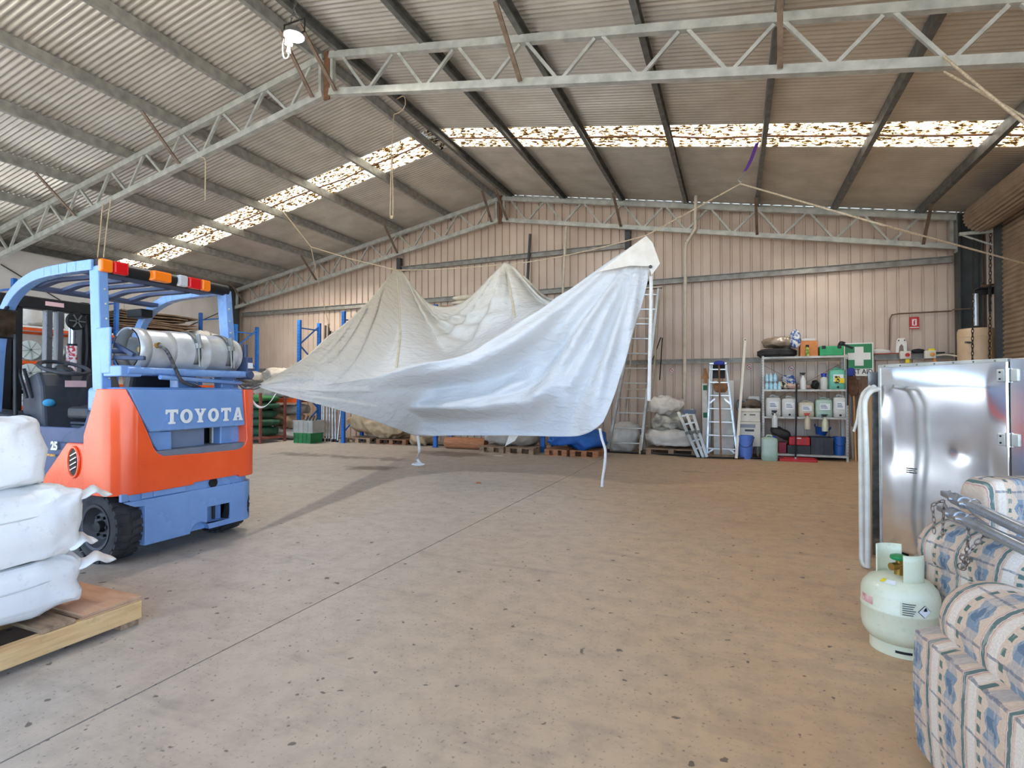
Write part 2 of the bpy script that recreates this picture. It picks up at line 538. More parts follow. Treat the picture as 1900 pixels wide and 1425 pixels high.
for ya in (10.68, 11.26):
    wall_sheet(MB(), ya, ya + RP * 3, XRW, lambda a: zroof(XRW), axis='y').build('wall_sheet', wallm, wall_right)
y = YF
while y < 5.0:
    wall_sheet(MB(), y, y + RP * 4, XRW, lambda a: zroof(XRW), axis='y', zlo=3.6 if -2.6 < y < 2.3 else 0).build('wall_sheet', wallm, wall_right)
    y += RP * 4
# flashing along the top of the back wall
for sd, xe in ((1, XRW), (-1, XL_)):
    m = MB(); m.bar((XR, YB - 0.02, zroof(XR) - 0.05), (xe, YB - 0.02, zroof(xe) - 0.05), 0.02, 0.07)
    struct(m.build('trim_%d' % (1 if sd > 0 else 2), galv_b))

# ---- roller door at the right: ribbed curtain, drum, guides and hand chains
door = struct(thing('door_1', None, None, (3.88, 8.2, 0)))
mb = MB()
def cur(u, v):
    z = v * 3.9; return (3.86 + 0.012 * sin(2 * pi * z / 0.075), lerp(5.95, 10.62, u), z)
mb.grid(cur, 1, 420)
mb.build('curtain', doorm, door, smooth=True, angle=180)
mb = MB()
def drum(u, v):
    a = 2 * pi * u; r = 0.235 + 0.010 * sin(26 * a)
    return (3.62 + r * cos(a), lerp(6.0, 10.66, v), 4.03 + r * sin(a))
mb.grid(drum, 208, 1, cu=True)
mb.lathe([(0.0, 0), (0.225, 0), (0.225, -.02)], (3.62, 10.665, 4.03), (0, 1, 0), 28)
mb.build('drum', doorm, door, smooth=True)
MB().box(3.78, 3.93, 10.62, 10.70, 0, 4.1).build('guide', darkst, door)
b = MB().bar((3.36, 10.74, 3.80), (3.92, 10.74, 3.80), .05, .05).bar((3.62, 10.74, 3.80), (3.62, 10.74, 4.05), .06, .02).bar((3.40, 10.74, 3.78), (3.93, 10.74, 3.5), .03, .02)
b.build('bracket', galv_b, door)
def chain(mb, pts, pitch=0.045, r=0.0045, w=0.013, ns=6):
    """real interlocked links along a path"""
    L = 0; seg = []
    for a, c in zip(pts, pts[1:]): seg.append((L, (c - a).length, a, c)); L += (c - a).length
    k = 0; s_ = 0
    while s_ < L:
        for (l0, ln, a, c) in seg:
            if l0 <= s_ <= l0 + ln + 1e-6:
                p = a.lerp(c, (s_ - l0) / max(ln, 1e-6)); d = (c - a).normalized(); break
        u = d.orthogonal().normalized(); 
        if k % 2: u = d.cross(u)
        ln2 = pitch * 0.68
        ring = [p + d * (ln2 * cos(t)) + u * (w * sin(t)) for t in [2 * pi * q / 8 for q in range(8)]]
        mb.tube(ring, r, 4, closed=True)
        s_ += pitch; k += 1
    return mb
chm = M('door chain', (60, 58, 54), 0.5, 0.6)
for (pxa, y0, y1) in ((1806, 400, 700), (1838, 430, 700)):
    a = PY(pxa, y0, 10.75); c = PY(pxa - 2, y1, 10.75)
    chain(MB(), [a, c], 0.06, 0.006, 0.016).build('hand_chain', chm, door, smooth=True)

# ---- columns
def column(x0, x1, y0, y1, zt, label):
    t = thing('steel_column', label, 'column', ((x0 + x1) / 2, (y0 + y1) / 2, 0))
    MB().box(x0, x1, (y0 + y1) / 2 - .012, (y0 + y1) / 2 + .012, 0.02, zt).build('web', darkst, t)
    for xx in (x0, x1):
        MB().box(xx - .012, xx + .012, y0, y1, 0.02, zt).build('flange', darkst, t)
    MB().box(x0 - .06, x1 + .06, y0 - .05, y1 + .05, 0, 0.02).build('base_plate', darkst, t)
    return t
column(3.57, 3.86, 11.40, 11.62, zroof(3.8) - .1, 'dark grey steel column in the back right corner beside the roller door')
column(-14.06, -13.77, 11.40, 11.62, zroof(-14) - .1, 'dark grey steel column in the back left corner by the blue racking')

# ---- trusses
def truss(Y, label, fly):
    t = thing('roof_truss', label, 'truss', (XR, Y, ztop(XR) - 0.6))
    D = 0.595
    for sd in (1, -1):
        xe = XR + 8.66 * sd
        for off, nm in ((0.045, 'top_chord'), (D - 0.045, 'bottom_chord')):
            p0 = (XR + 0.06 * sd, Y, ztop(XR) - off); p1 = (xe, Y, ztop(xe) - off)
            MB().chan(p0, p1, 0.075, 0.09, 0.008, flip=-sd).build(nm, galv_b, t)
        tops = [0.24 + 0.88 * i for i in range(10)]; bots = [0.68 + 0.88 * i for i in range(9)]
        for i, q in enumerate(tops):
            xt = XR + q * sd
            for jb in (i - 1, i):
                if 0 <= jb < len(bots):
                    xb = XR + bots[jb] * sd
                    dx = 0.045 if jb == i else -0.045
                    MB().bar((xt + dx * sd, Y, ztop(xt) - 0.085), (xb - dx * sd * 0.7, Y, ztop(xb) - D + 0.085), 0.036, 0.036, up=(0, 1, 0)).build('web', galv_b, t)
        for q in (0.10, 8.6):
            xt = XR + q * sd
            MB().bar((xt, Y, ztop(xt) - 0.09), (xt, Y, ztop(xt) - D + 0.09), 0.045, 0.06, up=(0, 1, 0)).build('web', galv_b, t)
        MB().box(xe - .006, xe + .006, Y - .06, Y + .06, ztop(xe) - D - .05, ztop(xe) + .05).build('end_plate', galv, t)
    MB().box(XR - .05, XR + .05, Y - .008, Y + .008, ztop(XR) - D - .04, ztop(XR) + .03).build('gusset', rustm, t)
    return t
YN, YBK = 5.68, 11.50
truss(YN, 'bright galvanised roof truss spanning the shed in the foreground above the forklift', 1)
truss(YBK, 'galvanised roof truss standing against the beige back wall', 1)

# ---- purlins
PO = [0.20 + 1.33 * i for i in range(7)]
for sd in (1, -1):
    for i, q in enumerate(PO):
        x = XR + q * sd
        z = ztop(x) + 0.080
        side = 'right' if sd > 0 else 'left'
        nth = ['beside the ridge', 'second down from the ridge', 'third down from the ridge', 'fourth down from the ridge', 'fifth down from the ridge', 'sixth down from the ridge', 'seventh down, next to the eave'][i]
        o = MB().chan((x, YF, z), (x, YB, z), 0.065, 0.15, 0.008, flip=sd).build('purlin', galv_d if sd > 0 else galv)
        tag(o, 'steel purlin on the %s roof slope, %s' % (side, nth), 'purlin', 'roof purlins')
# eave purlins
for x, side in ((XRW - .12, 'right'), (XL_ + .12, 'left')):
    z = ztop(x) + 0.05
    tag(MB().chan((x, YF, z), (x, YB, z), 0.065, 0.15, 0.008).build('eave_purlin', galv_d), 'steel eave purlin along the top of the %s wall' % side, 'purlin')

# ---- fly braces from the bottom chords up to the purlins
bracem = M('brown brace angle', (128, 112, 96), 0.55, 0.4, scale=10, col2=(96, 76, 60))
for Y, wh in ((YN, 'foreground'), (YBK, 'back')):
    for sd in (1, -1):
        for i in (0, 2, 4, 6):
            x = XR + PO[i] * sd
            o = MB().bar((x + .0, Y - .06, ztop(x) - 0.55), (x - .04 * sd, Y - 0.66, ztop(x) - .022), 0.05, 0.02).build('fly_brace', bracem)
            tag(o, '%s fly brace from the %s truss to the purlin %s of the ridge' % (['first', '', 'second', '', 'third', '', 'outermost'][i], wh, 'right' if sd > 0 else 'left'), 'brace', 'fly braces')

# ---- girts on the back wall
def girt(y, x0, x1, z, label, m=galv_d, h=.15):
    return tag(MB().chan((x0, y, z), (x1, y, z), h * .5, h, .008).build('wall_girt', m), label, 'girt', 'back wall girts')
YG = 11.72
gm = M('girt steel', (150, 148, 140), 0.5, 0.35, scale=8, col2=(124, 120, 112), dirt=0.2)
girt(YG, -2.75, 3.57, 3.60, 'upper wall girt between the hanging tarp and the right corner', gm, .12)
girt(YG, -13.77, -1.7, 3.58, 'upper wall girt behind the peaks of the hanging tarp', gm, .12)
girt(YG, -13.77, 3.57, 1.885, 'long lower wall girt at shelf height across the back wall', gm, .10)
girt(YG, -8.05, -2.2, 4.46, 'short high wall girt under the truss behind the tarp', gm, .12)
for x, z0, z1, lb in ((-8.1, 4.74, 3.35, 'left'), (-2.15, 4.82, 3.4, 'right')):
    tag(MB().box(x - .06, x + .06, YG - .05, YG + .06, 4.36, z0).build('girt_post', darkst), 'dark short post holding the %s end of the high girt' % lb, 'post')
tag(MB().bar((-4.52, YG - .05, 3.3), (-4.42, YG - .05, 4.95), .05, .05, up=(0, 1, 0)).build('wall_mullion', darkst), 'thin dark vertical wall mullion left of the white pipe behind the tarp', 'post')
# diagonal rods on the left wall
for (a, b, lb) in (((XL_ + .03, 6.1, 3.9), (XL_ + .03, 11.4, 1.0), 'falling towards the back corner'), ((XL_ + .05, 6.1, 0.9), (XL_ + .05, 11.4, 3.7), 'rising towards the back corner')):
    tag(MB().cyl(a, b, 0.012, 6).build('brace_rod', darkst), 'dark cross brace rod on the white left wall, ' + lb, 'rod')

# ---- safety cables under the clear sheets
for sd, lb in ((1, 'right'), (-1, 'left')):
    xe = XRW - .1 if sd > 0 else XL_ + .1
    b = MB(); P = []
    for k in range(8):
        xa = XR + PO[k] * sd if k < 7 else xe
        P.append(Vector((xa, 8.62, zroof(xa) - .03)))
        if k < 7:
            xb = XR + PO[k + 1] * sd if k < 6 else xe
            xm = (xa + xb) / 2; P.append(Vector((xm, 8.62 + .03 * sin(k * 2.3), zroof(xm) - .035 - .02 * (k % 2))))
    b.tube(P, .014, 6); tag(b.build('safety_cable', rustm, None, smooth=True), 'brown safety cable running under the clear sheet of the %s roof slope' % lb, 'cable')
# ================================================================== the big white tarp hung on ropes
def vinyl_mat():
    m = bpy.data.materials.new('white vinyl tarp'); m.use_nodes = True
    n, l = m.node_tree.nodes, m.node_tree.links
    b = n['Principled BSDF']; out = n['Material Output']
    uv = n.new('ShaderNodeUVMap'); sx = n.new('ShaderNodeSeparateXYZ'); l.new(uv.outputs[0], sx.inputs[0])
    nz = n.new('ShaderNodeTexNoise'); nz.inputs['Scale'].default_value = 1.6; nz.inputs['Detail'].default_value = 5
    tc = n.new('ShaderNodeTexCoord'); l.new(tc.outputs['Object'], nz.inputs['Vector'])
    ad = n.new('ShaderNodeMath'); ad.operation = 'MULTIPLY_ADD'; ad.inputs[1].default_value = 0.22; l.new(nz.outputs[0], ad.inputs[0]); l.new(sx.outputs[1], ad.inputs[2])
    r = n.new('ShaderNodeValToRGB')
    r.color_ramp.elements[0].position = 0.14; r.color_ramp.elements[0].color = srgb(238, 234, 222)
    r.color_ramp.elements[1].position = 0.42; r.color_ramp.elements[1].color = srgb(240, 246, 252)  # blue of the daylight tinted into the lower sheet's colour
    l.new(ad.outputs[0], r.inputs[0])
    l.new(r.outputs[0], b.inputs['Base Color'])
    b.inputs['Roughness'].default_value = 0.14
    b.inputs['Specular IOR Level'].default_value = 0.55
    # crumple relief
    mp = n.new('ShaderNodeMapping'); mp.inputs['Rotation'].default_value = (0, 0.6, 0); mp.inputs['Scale'].default_value = (1.2, 1, 2.6)
    l.new(tc.outputs['Object'], mp.inputs[0])
    n1 = n.new('ShaderNodeTexNoise'); n1.inputs['Scale'].default_value = 4.5; n1.inputs['Detail'].default_value = 7; n1.inputs['Distortion'].default_value = 0.8
    l.new(mp.outputs[0], n1.inputs['Vector'])
    n2 = n.new('ShaderNodeTexVoronoi'); n2.feature = 'SMOOTH_F1'; n2.inputs['Scale'].default_value = 7
    l.new(mp.outputs[0], n2.inputs['Vector'])
    a2 = n.new('ShaderNodeMath'); a2.operation = 'MULTIPLY_ADD'; a2.inputs[1].default_value = 0.0
    l.new(n2.outputs[0], a2.inputs[0]); l.new(n1.outputs[0], a2.inputs[2])
    bp = n.new('ShaderNodeBump'); bp.inputs['Strength'].default_value = 0.65; bp.inputs['Distance'].default_value = 0.05
    l.new(a2.outputs[0], bp.inputs['Height']); l.new(bp.outputs[0], b.inputs['Normal'])
    t = n.new('ShaderNodeBsdfTranslucent'); t.inputs['Color'].default_value = srgb(245, 240, 228)
    mx = n.new('ShaderNodeMixShader'); mx.inputs[0].default_value = 0.30
    l.new(b.outputs[0], mx.inputs[1]); l.new(t.outputs[0], mx.inputs[2]); l.new(mx.outputs[0], out.inputs['Surface'])
    return m
vinyl = vinyl_mat()
webbing = M('white webbing', (236, 234, 228), 0.7, 0, scale=20, bump=0.2, bscale=200)
ropem = M('hemp rope', (206, 188, 160), 0.85, 0, scale=40, col2=(168, 146, 116), bump=0.4, bscale=220)
top_c = [(480,713,3.66),(563,665,4.55),(606,626,5.19),(642,598,5.85),(690,552,7.0),(738,500,8.6),(772,538,8.65),(806,567,8.65),(859,560,8.6),(918,504,8.55),(940,488,8.55),(976,515,8.5),(1004,543,8.4),(1027,556,8.2),(1070,560,7.8),(1196,442,7.25)]
fold_c = [(481,716,3.66),(560,715,4.4),(610,713,4.9),(650,708,5.4),(690,700,5.9),(740,687,6.3),(790,674,6.6),(830,667,6.75),(872,655,6.85),(915,628,6.95),(965,600,7.0),(1008,572,7.05),(1030,552,7.1),(1060,535,7.1),(1117,494,7.15),(1199,438,7.2)]
bot_c = [(482,719,3.66),(540,737,4.1),(591,750,4.6),(640,764,5.15),(690,779,5.85),(735,795,6.65),(776,808.5,7.5),(840,808,7.5),(900,808,7.45),(950,808,7.4),(1000,809,7.3),(1040,810,7.2),(1071,809,7.1),(1092,803,7.0),(1108,793,6.95),(1119,783,6.93)]
rt_c = [(1199,438,7.2),(1212,470,7.16),(1203,516,7.13),(1190,566,7.1),(1173,622,7.07),(1160,670,7.04),(1145,718,7.0),(1133,752,6.96),(1119,783,6.93)]
TOP = [PY(*p) for p in top_c]; FOL = [PY(*p) for p in fold_c]; BOT = [PY(*p) for p in bot_c]; RGT = [PY(*p) for p in rt_c]
VF = 0.42
def sm(a, b, x):
    t = min(max((x - a) / (b - a), 0), 1); return t * t * (3 - 2 * t)
Apk, Bpk, Cpk = TOP[5], TOP[10], FOL[15]
def canvas(u, v):
    ax = 2 * pi
    if v < VF:
        t = v / VF
        a = catmull(TOP, u); b = catmull(FOL, u)
        p = a.lerp(b, t)
        # belly between the hanging points and the fold
        p += Vector((0, 0.25, -0.25)) * sin(pi * t) * sin(pi * min(1, u * 1.05)) * 0.8
        # pleats running down from the two peaks
        for pk, uu in ((Apk, 5/15), (Bpk, 10/15)):
            du = (u - uu)
            ang = du * 15 / (0.35 + t * 2.2)
            w = sm(0, 0.16, t) * (1 - 0.75 * sm(0.6, 1, t)) * math.exp(-(du * 15 / 3.0) ** 2)
            w *= sm(0.03, 0.3, u)
            p += Vector((0, -1, 0.1)) * (0.10 * w * sin(ang * 5.0 + 0.6) + 0.025 * w * sin(ang * 11 + 2))
        p += Vector((0, -1, 0)) * 0.05 * noise.noise(Vector((u * 9, t * 2.5, 3.1))) * sin(pi * t)
    else:
        t = (v - VF) / (1 - VF)
        a = catmull(FOL, u); b = catmull(BOT, u)
        p = a.lerp(b, t)
        wr = sm(0.78, 1.0, u)
        p = p + (catmull(RGT, t) - FOL[15].lerp(BOT[15], t)) * wr
        env = sin(pi * min(1, u * 0.98 + 0.0)) 
        # long horizontal swags that gather at the left tip, dying out to the right
        e1 = sm(0.02, 0.35, u) * (1 - sm(0.62, 0.92, u))
        q = t * (1.0 + 0.15 * sin(u * 7))
        sw = 0.21 * sin(2 * pi * (1.9 * q + 0.12)) + 0.05 * sin(2 * pi * (4.3 * q + u * 1.2))
        p += Vector((0.05, -1, 0.05)) * sw * e1 * sin(pi * t) ** 0.6
        # pocket fold at mid height
        du = (u - 0.60)
        fl = math.exp(-(du / 0.14) ** 2) * math.exp(-((t - 0.50 + 0.25 * du) / 0.07) ** 2)
        p += Vector((0, -1, -0.25)) * 0.16 * fl
        # streaks falling from the right-hand peak
        d = p - Cpk
        ang = atan2(d.x, -d.z)
        e2 = sm(0.42, 0.75, u) * (1 - 0.55 * sm(.93, 1, u)) * sin(pi * min(1, max(0, t * 0.92 + 0.06)))
        p += Vector((0.1, -1, 0)) * e2 * (0.072 * sin(ang * 19) + 0.05 * sin(ang * 41 + 1.3) + 0.05 * noise.noise(Vector((ang * 6, d.length * 0.8, 0.3))))
        p += Vector((0, -1, 0)) * 0.05 * noise.noise(Vector((u * 8 + 3, t * 3, 1.7))) * sin(pi * t)
        p += Vector((0, -1, 0)) * 0.03 * noise.noise(Vector((u * 26, t * 11, 5.7))) * sin(pi * t)
    return p
tarp = thing('hanging_tarp', 'huge glossy white vinyl tarp hoisted on ropes in the middle of the shed', 'tarp', (-3.2, 7.2, 0))
mb = MB(); mb.grid(canvas, 220, 130)
mb.build('canvas', vinyl, tarp, smooth=True, solid=0.004, angle=180)
def strip(u, va, vb, w, off=0.012, n=40):
    m = MB()
    def fn(a, b):
        v = lerp(va, vb, a); p = canvas(u, v)
        return p + Vector((w * (b - .5), -off - 0.01 * sin(pi * a), 0))
    m.grid(fn, n, 1); return m
seamm = M('cream seam tape', (214, 206, 186), 0.5, 0, scale=12, col2=(196, 186, 160))
strip(5/15 - 0.004, 0.02, VF * 0.97, 0.035, 0.02).build('seam', seamm, tarp, smooth=True, solid=0.004, angle=180)
strip(10/15 - 0.01, 0.02, VF * 0.8, 0.045, 0.02).build('seam', seamm, tarp, smooth=True, solid=0.004, angle=180)
# folded corner at the right peak
fl = [(1199,437),(1211,450),(1225,489),(1209,511),(1204,494),(1170,493),(1122,502),(1108,505),(1160,466)]
mb = MB(); mb.prism([PY(a, b, 7.02) for a, b in fl], (0, 0.012, 0))
mb.build('corner_flap', M('cream tarp corner', (232, 227, 216), 0.4, 0, scale=8, col2=(218, 210, 196), bump=0.3, bscale=14), tarp, bevel=0.004)
def ribbon(pts, w, side, name, par, mat=webbing, th=0.004, n=24):
    P = curve_pts(pts, n); side = Vector(side).normalized() * w / 2
    m = MB(); m.grid(lambda a, b: P[min(n, int(round(a * n)))] + side * (2 * b - 1), n, 1)
    return m.build(name, mat, par, smooth=True, solid=th, angle=180)
ribbon([PY(1208,512,7.0), PY(1208,560,7.0), PY(1206,640,7.0), PY(1205,700,7.0), PY(1204,744,7.0)], 0.045, (1, 0, 0), 'hanging_strap', tarp)
MB().lathe([(0.010, 0), (0.022, 0), (0.022, 0.006), (0.010, 0.006)], PY(1207,495,7.0), (0, -1, 0), 14).build('eyelet', darkst, tarp, smooth=True)
ribbon([PY(1113,795,6.92), PY(1117,815,6.90), PY(1123,835,6.89), PY(1122,862,6.88), PY(1118,888,6.87), PY(1117,904,6.86)], 0.035, (1, 0.2, 0), 'tie_strap', tarp)
pz = PZ(776, 862); 
ribbon([PY(775,808,7.5), PY(777,822,7.55), PY(778,840,7.6), (pz.x - .02, pz.y, .1), (pz.x + .06, pz.y - .03, .03), (pz.x + .16, pz.y - .08, .012), (pz.x + .05, pz.y - .12, .012), (pz.x - .05, pz.y - .10, .02), (pz.x - .03, pz.y - .05, .03), (pz.x + .15, pz.y - .06, .02)], 0.05, (0.7, 0.2, 0.35), 'tie_strap', tarp, n=50)
# torn rag end below the bottom hem
mb = MB(); mb.prism([PY(945,806,7.42), PY(963,806,7.42), PY(955,818,7.42), PY(937,828,7.42)], (0, .006, 0)); mb.build('hem_tail', vinyl, tarp)
# white straps tying the tip to the forklift
tipw = PX(482, 716, -4.05)
for k, (a, b) in enumerate((((452, 718), (456, 742)), ((458, 718), (463, 752)))):
    ribbon([PY(a[0], a[1], 3.60), PY((a[0]+b[0])/2 - 2, (a[1]+b[1])/2, 3.58), PY(b[0], b[1], 3.60)], 0.035, (1, .3, 0), 'tip_strap', tarp, n=8)
ribbon([PY(462,722,3.60), PY(467,742,3.60), PY(478,754,3.62), PY(490,755,3.66), PY(502,745,3.7), PY(511,731,3.75)], 0.022, (.6, .2, .6), 'tip_strap', tarp)
def rope(name, label, pts, r=0.009, group=None, mat=None):
    m = MB(); m.tube(pts, r, 6); return tag(m.build(name, mat or ropem, None, smooth=True), label, 'rope', group)
# knot of grey lashing between tip and forklift
mb = MB(); rr = random.Random(3)
for k in range(9):
    a = PY(440 + rr.uniform(-4, 6), 706 + rr.uniform(-5, 9), 3.58 + rr.uniform(-.03, .03)); b = PY(480 + rr.uniform(-4, 4), 714 + rr.uniform(-5, 5), 3.64)
    mid = a.lerp(b, .5) + Vector((0, rr.uniform(-.03, .03), rr.uniform(-.05, .02)))
    mb.tube(curve_pts([a, mid, b], 8), 0.006, 5)
mb.build('lashing', M('grey lashing cord', (120, 114, 106), 0.9, 0, scale=60, col2=(70, 66, 62)), tarp, smooth=True)
# ---- ropes
A_ = PY(737, 501, 8.6); B_ = PY(938, 490, 8.55); C_ = PY(1201, 436, 7.2)
hookp = PY(1374, 341, 7.6)
kn = PY(577, 458, 9.3)
pu = PY(525, 392, 8.85)
rope('hoist_rope', 'taut tan rope from the left rafter knot down to the left peak of the tarp', [kn] + [kn.lerp(A_, .5) - Vector((0,0,.03)), A_], .011)
rope('hoist_rope', 'short tan rope from the purlin by the skylight down to the left knot', [pu, kn], .011)
rope('hoist_rope', 'thin loose rope end hanging from the left knot towards the blue racking', [kn, PY(590, 520, 9.3), PY(607, 590, 9.35), PY(613, 612, 9.35)], .007)
rope('hoist_rope', 'tan rope running level between the two left peaks of the tarp', sag(A_, B_, .03), .009)
rope('hoist_rope', 'thin rope rising from the middle peak to the right peak of the tarp', sag(B_ + Vector((0, .05, 0)), C_, .05), .008)
rope('hoist_rope', 'tan rope from the right tarp peak up to the steel hook on the purple strap', [C_, hookp], .010)
rope('hoist_rope', 'long tan rope from the steel hook down to the right past the corner column', [hookp, PY(1640, 418, 6.6), PX(1905, 490, 3.2)], .011)
# purple lifting strap with hook
hz = PY(1405, 265, 7.75)
st = thing('lifting_strap', 'purple webbing strap with steel hook hung from a purlin near the skylight', 'strap', (hookp.x, hookp.y, hookp.z))
ribbon([hz, PY(1392, 300, 7.7), PY(1382, 318, 7.66)], 0.05, (1, 0, .3), 'webbing', st, M('purple webbing', (104, 58, 150), 0.7, 0, scale=30, col2=(78, 40, 118)), n=8)
h0 = PY(1381, 318, 7.66); h1 = PY(1374, 338, 7.6)
mb = MB(); mb.tube(curve_pts([h0, h0.lerp(h1, .4), h0.lerp(h1, .7) + Vector((-.04, 0, 0)), h1, h0.lerp(h1, .8) + Vector((.03, 0, 0))], 14), .008, 6)
mb.build('hook', galv, st, smooth=True)
# ropes on the near truss, right
t1 = PY(1752, 112, 5.62)
rope('tie_rope', 'upper tan rope looped on the foreground truss leading off to the right', [t1 + Vector((0, 0, .03)), PY(1822, 165, 5.3), PY(1915, 240, 4.9)], .011)
rope('tie_rope', 'lower tan rope under the foreground truss running off to the right', [PY(1752, 133, 5.66), PY(1822, 172, 5.35), PY(1915, 226, 4.95)], .010)
# hanging rope loop from the ridge
a = PY(749, 178, 7.0); b = PY(731, 212, 7.0)
mb = MB(); mb.tube(curve_pts([Vector((-4.91, 6.98, ztop(-4.91) + .012)), a, PY(752, 195, 7.0), PY(742, 208, 7.0), b], 10), .008, 6)
mb.tube([b, PY(726, 290, 7.0), PY(727, 300, 7.0)], .007, 6)
mb.tube(curve_pts([PY(727, 296, 7.0), PY(729, 350, 7.0), PY(729, 398, 7.0), PY(727, 405, 7.0), PY(724, 398, 7.0), PY(725, 350, 7.0), PY(726, 296, 7.0)], 20), .007, 6)
mb.ball(PY(727, 296, 7.0), .018, 8, 6); mb.ball(PY(727, 402, 7.0), .02, 8, 6)
tag(mb.build('rope_loop', ropem, None, smooth=True), 'long looped pull rope hanging from the ridge purlin in front of the skylight', 'rope')
# ropes on the left half of the near truss
rope('pull_rope', 'pale cord hanging from the bottom chord of the foreground truss, left half', curve_pts([PY(373, 292, 5.62), PY(381, 297, 5.62), PY(381, 330, 5.62), PY(381, 373, 5.62)], 12), .009)
for dx, lb in ((0, 'left'), (14, 'right')):
    rope('pull_rope', '%s one of two tan ropes hanging from the truss above the forklift' % lb, curve_pts([PY(192 + dx, 377 - dx * .5, 5.62), PY(190 + dx * .95, 385, 5.62), PY(186 + dx * .8, 430, 5.62), PY(181 + dx * .8, 478, 5.62)], 12), .010)
# ================================================================== high bay lamp in view
lp = PY(546, 68, 4.55)
t = thing('high_bay_or_fill_lamp', 'lit round high bay lamp hung by chain under the ridge, upper left', 'lamp', lp)
blk = M('lamp black metal', (52, 52, 50), 0.5, 0.4)
MB().lathe([(0.0, .09), (.07, .09), (.085, .05), (.115, .02), (.12, 0), (.105, 0)], lp, (0, 0, 1), 28).build('housing', M('lamp grey body', (120, 120, 118), 0.4, 0.5), t, smooth=True)
MB().lathe([(0.0, -.004), (.104, -.004), (.104, .002)], lp, (0, 0, 1), 28).build('lens', M('lamp lens', (255, 248, 236), 0.4, emit=14), t, smooth=True)
b = MB()
b.bar(lp + Vector((-.15, 0, .02)), lp + Vector((-.15, 0, .17)), .018, .006); b.bar(lp + Vector((.15, 0, .02)), lp + Vector((.15, 0, .17)), .018, .006)
b.bar(lp + Vector((-.155, 0, .17)), lp + Vector((.155, 0, .17)), .018, .008); b.bar(lp + Vector((-.15, 0, .02)), lp + Vector((-.1, 0, .02)), .018, .008); b.bar(lp + Vector((.1, 0, .02)), lp + Vector((.15, 0, .02)), .018, .008)
b.build('bracket', blk, t)
top = PY(548, 8, 4.55)
m = MB(); chain(m, [top, lp + Vector((-.06, 0, .17))], .035, .004, .010); chain(m, [lp + Vector((0, 0, .30)), lp + Vector((.08, 0, .17))], .035, .004, .010)
m.build('chain', galv_d, t, smooth=True)
MB().box(*[v for k in range(3) for v in (lp[k] + (-.115, -.03, -.085)[k], lp[k] + (-.055, .03, -.005)[k])]).build('driver', M('white plastic driver', (228, 226, 220), 0.5), t, bevel=.006)
pl = lp + Vector((-.085, 0, -.09))
MB().lathe([(.012, 0), (.018, -.02), (.018, -.05), (.024, -.052), (.024, -.075), (.012, -.08), (.01, -.1)], pl, (0, 0, 1), 14).build('plug', M('white plastic driver', (228, 226, 220), 0.5), t, smooth=True)
MB().tube(curve_pts([pl + Vector((0, 0, -.1)), pl + Vector((-.02, 0, -.13)), pl + Vector((-.07, 0, -.11)), pl + Vector((-.09, 0, 0)), pl + Vector((-.07, 0, .12)), pl + Vector((-.07, 0, .2))], 20), .006, 6).build('cord', M('white plastic driver', (228, 226, 220), 0.5), t, smooth=True)
ll = lamp(lp.x, lp.y, lp.z - 0.03, 30, 0.2)
# ================================================================== forklift, seen from behind
FK = Vector((-4.02, 3.0, 0))
blue = M('forklift blue-grey paint', (124, 162, 214), 0.28, 0.0, scale=3, col2=(112, 148, 200), coat=0.3, dirt=0.10)
blued = M('forklift dark blue plastic', (70, 84, 116), 0.5, 0, scale=4, col2=(58, 70, 98))
orange = M('forklift orange paint', (255, 98, 48), 0.25, 0, scale=3, col2=(246, 86, 38), coat=0.45, dirt=0.05)
blk = M('forklift black metal', (34, 35, 37), 0.5, 0.3, scale=8, col2=(24, 25, 27), dirt=0.15)
plast = M('forklift charcoal plastic', (62, 64, 70), 0.55, 0, scale=8, col2=(48, 50, 56))
rub = M('dusty tyre rubber', (62, 62, 63), 0.85, 0, scale=10, col2=(42, 42, 44), bump=0.2, bscale=60)
alum = M('dull aluminium cylinder', (222, 224, 224), 0.34, 0.35, scale=5, col2=(176, 180, 182), dirt=0.12)
chrome = M('chrome rod', (200, 205, 210), 0.18, 0.9)
fk = thing('forklift', 'blue and orange gas forklift seen from behind on the left', 'forklift', FK)
def RV(px, py, x=0.0):          # pixel on the plane through local x
    p = PX(px, py, FK.x + x); return (p.y - FK.y, p.z)
def L(b, name, mat, par=None, **k): return b.build(name, mat, par or fk, world=False, **k)
def foot(x0, hw, r, inset=0.0, n=8):
    pts = [(x0, -hw + inset)]
    ex, ey = 0.15, r
    for i in range(n + 1):
        a = i / n * pi / 2
        pts.append((-inset - ex + ex * sin(a) , -hw + inset + ey - ey * cos(a)))
    pts2 = [(x, -y) for x, y in pts[::-1]]
    return pts + pts2
def slab(fp, z0, z1): 
    b = MB(); b.prism([(x, y, z0) for x, y in fp], (0, 0, z1 - z0)); return b
HW = 0.60
# -- counterweight lower casting
cw = L(slab(foot(-0.95, HW, 0.16), 0.115, 0.455), 'counterweight', blue)
cw_up = L(slab(foot(-0.95, HW, 0.16, 0.022), 0.455, 0.53), 'counterweight_ledge', blue)
def cutter(b): 
    o = b.build('cutter', blk, None, origin=(0, 0, 0)); o.location = FK; return o
bpy.context.view_layer.update()
ys, zs = RV(406, 952); 
pk = MB().box(-.09, .2, RV(385,950)[0], RV(427,950)[0], RV(400,968)[1], RV(400,938)[1])
arc = [MB().cyl((-.28, s * (.40 if s < 0 else .30), .235), (-.28, s * (.9 if s < 0 else .565), .235), .33 if s < 0 else .268, 40) for s in (-1, 1)]
nt = MB(); cy_, cz_ = RV(371, 999); nt.cyl((-.06, cy_, .105), (.1, cy_, .105), .085, 28)
fr = [MB().box(-1.2, -.655, -.9, .9, 0, .47)]
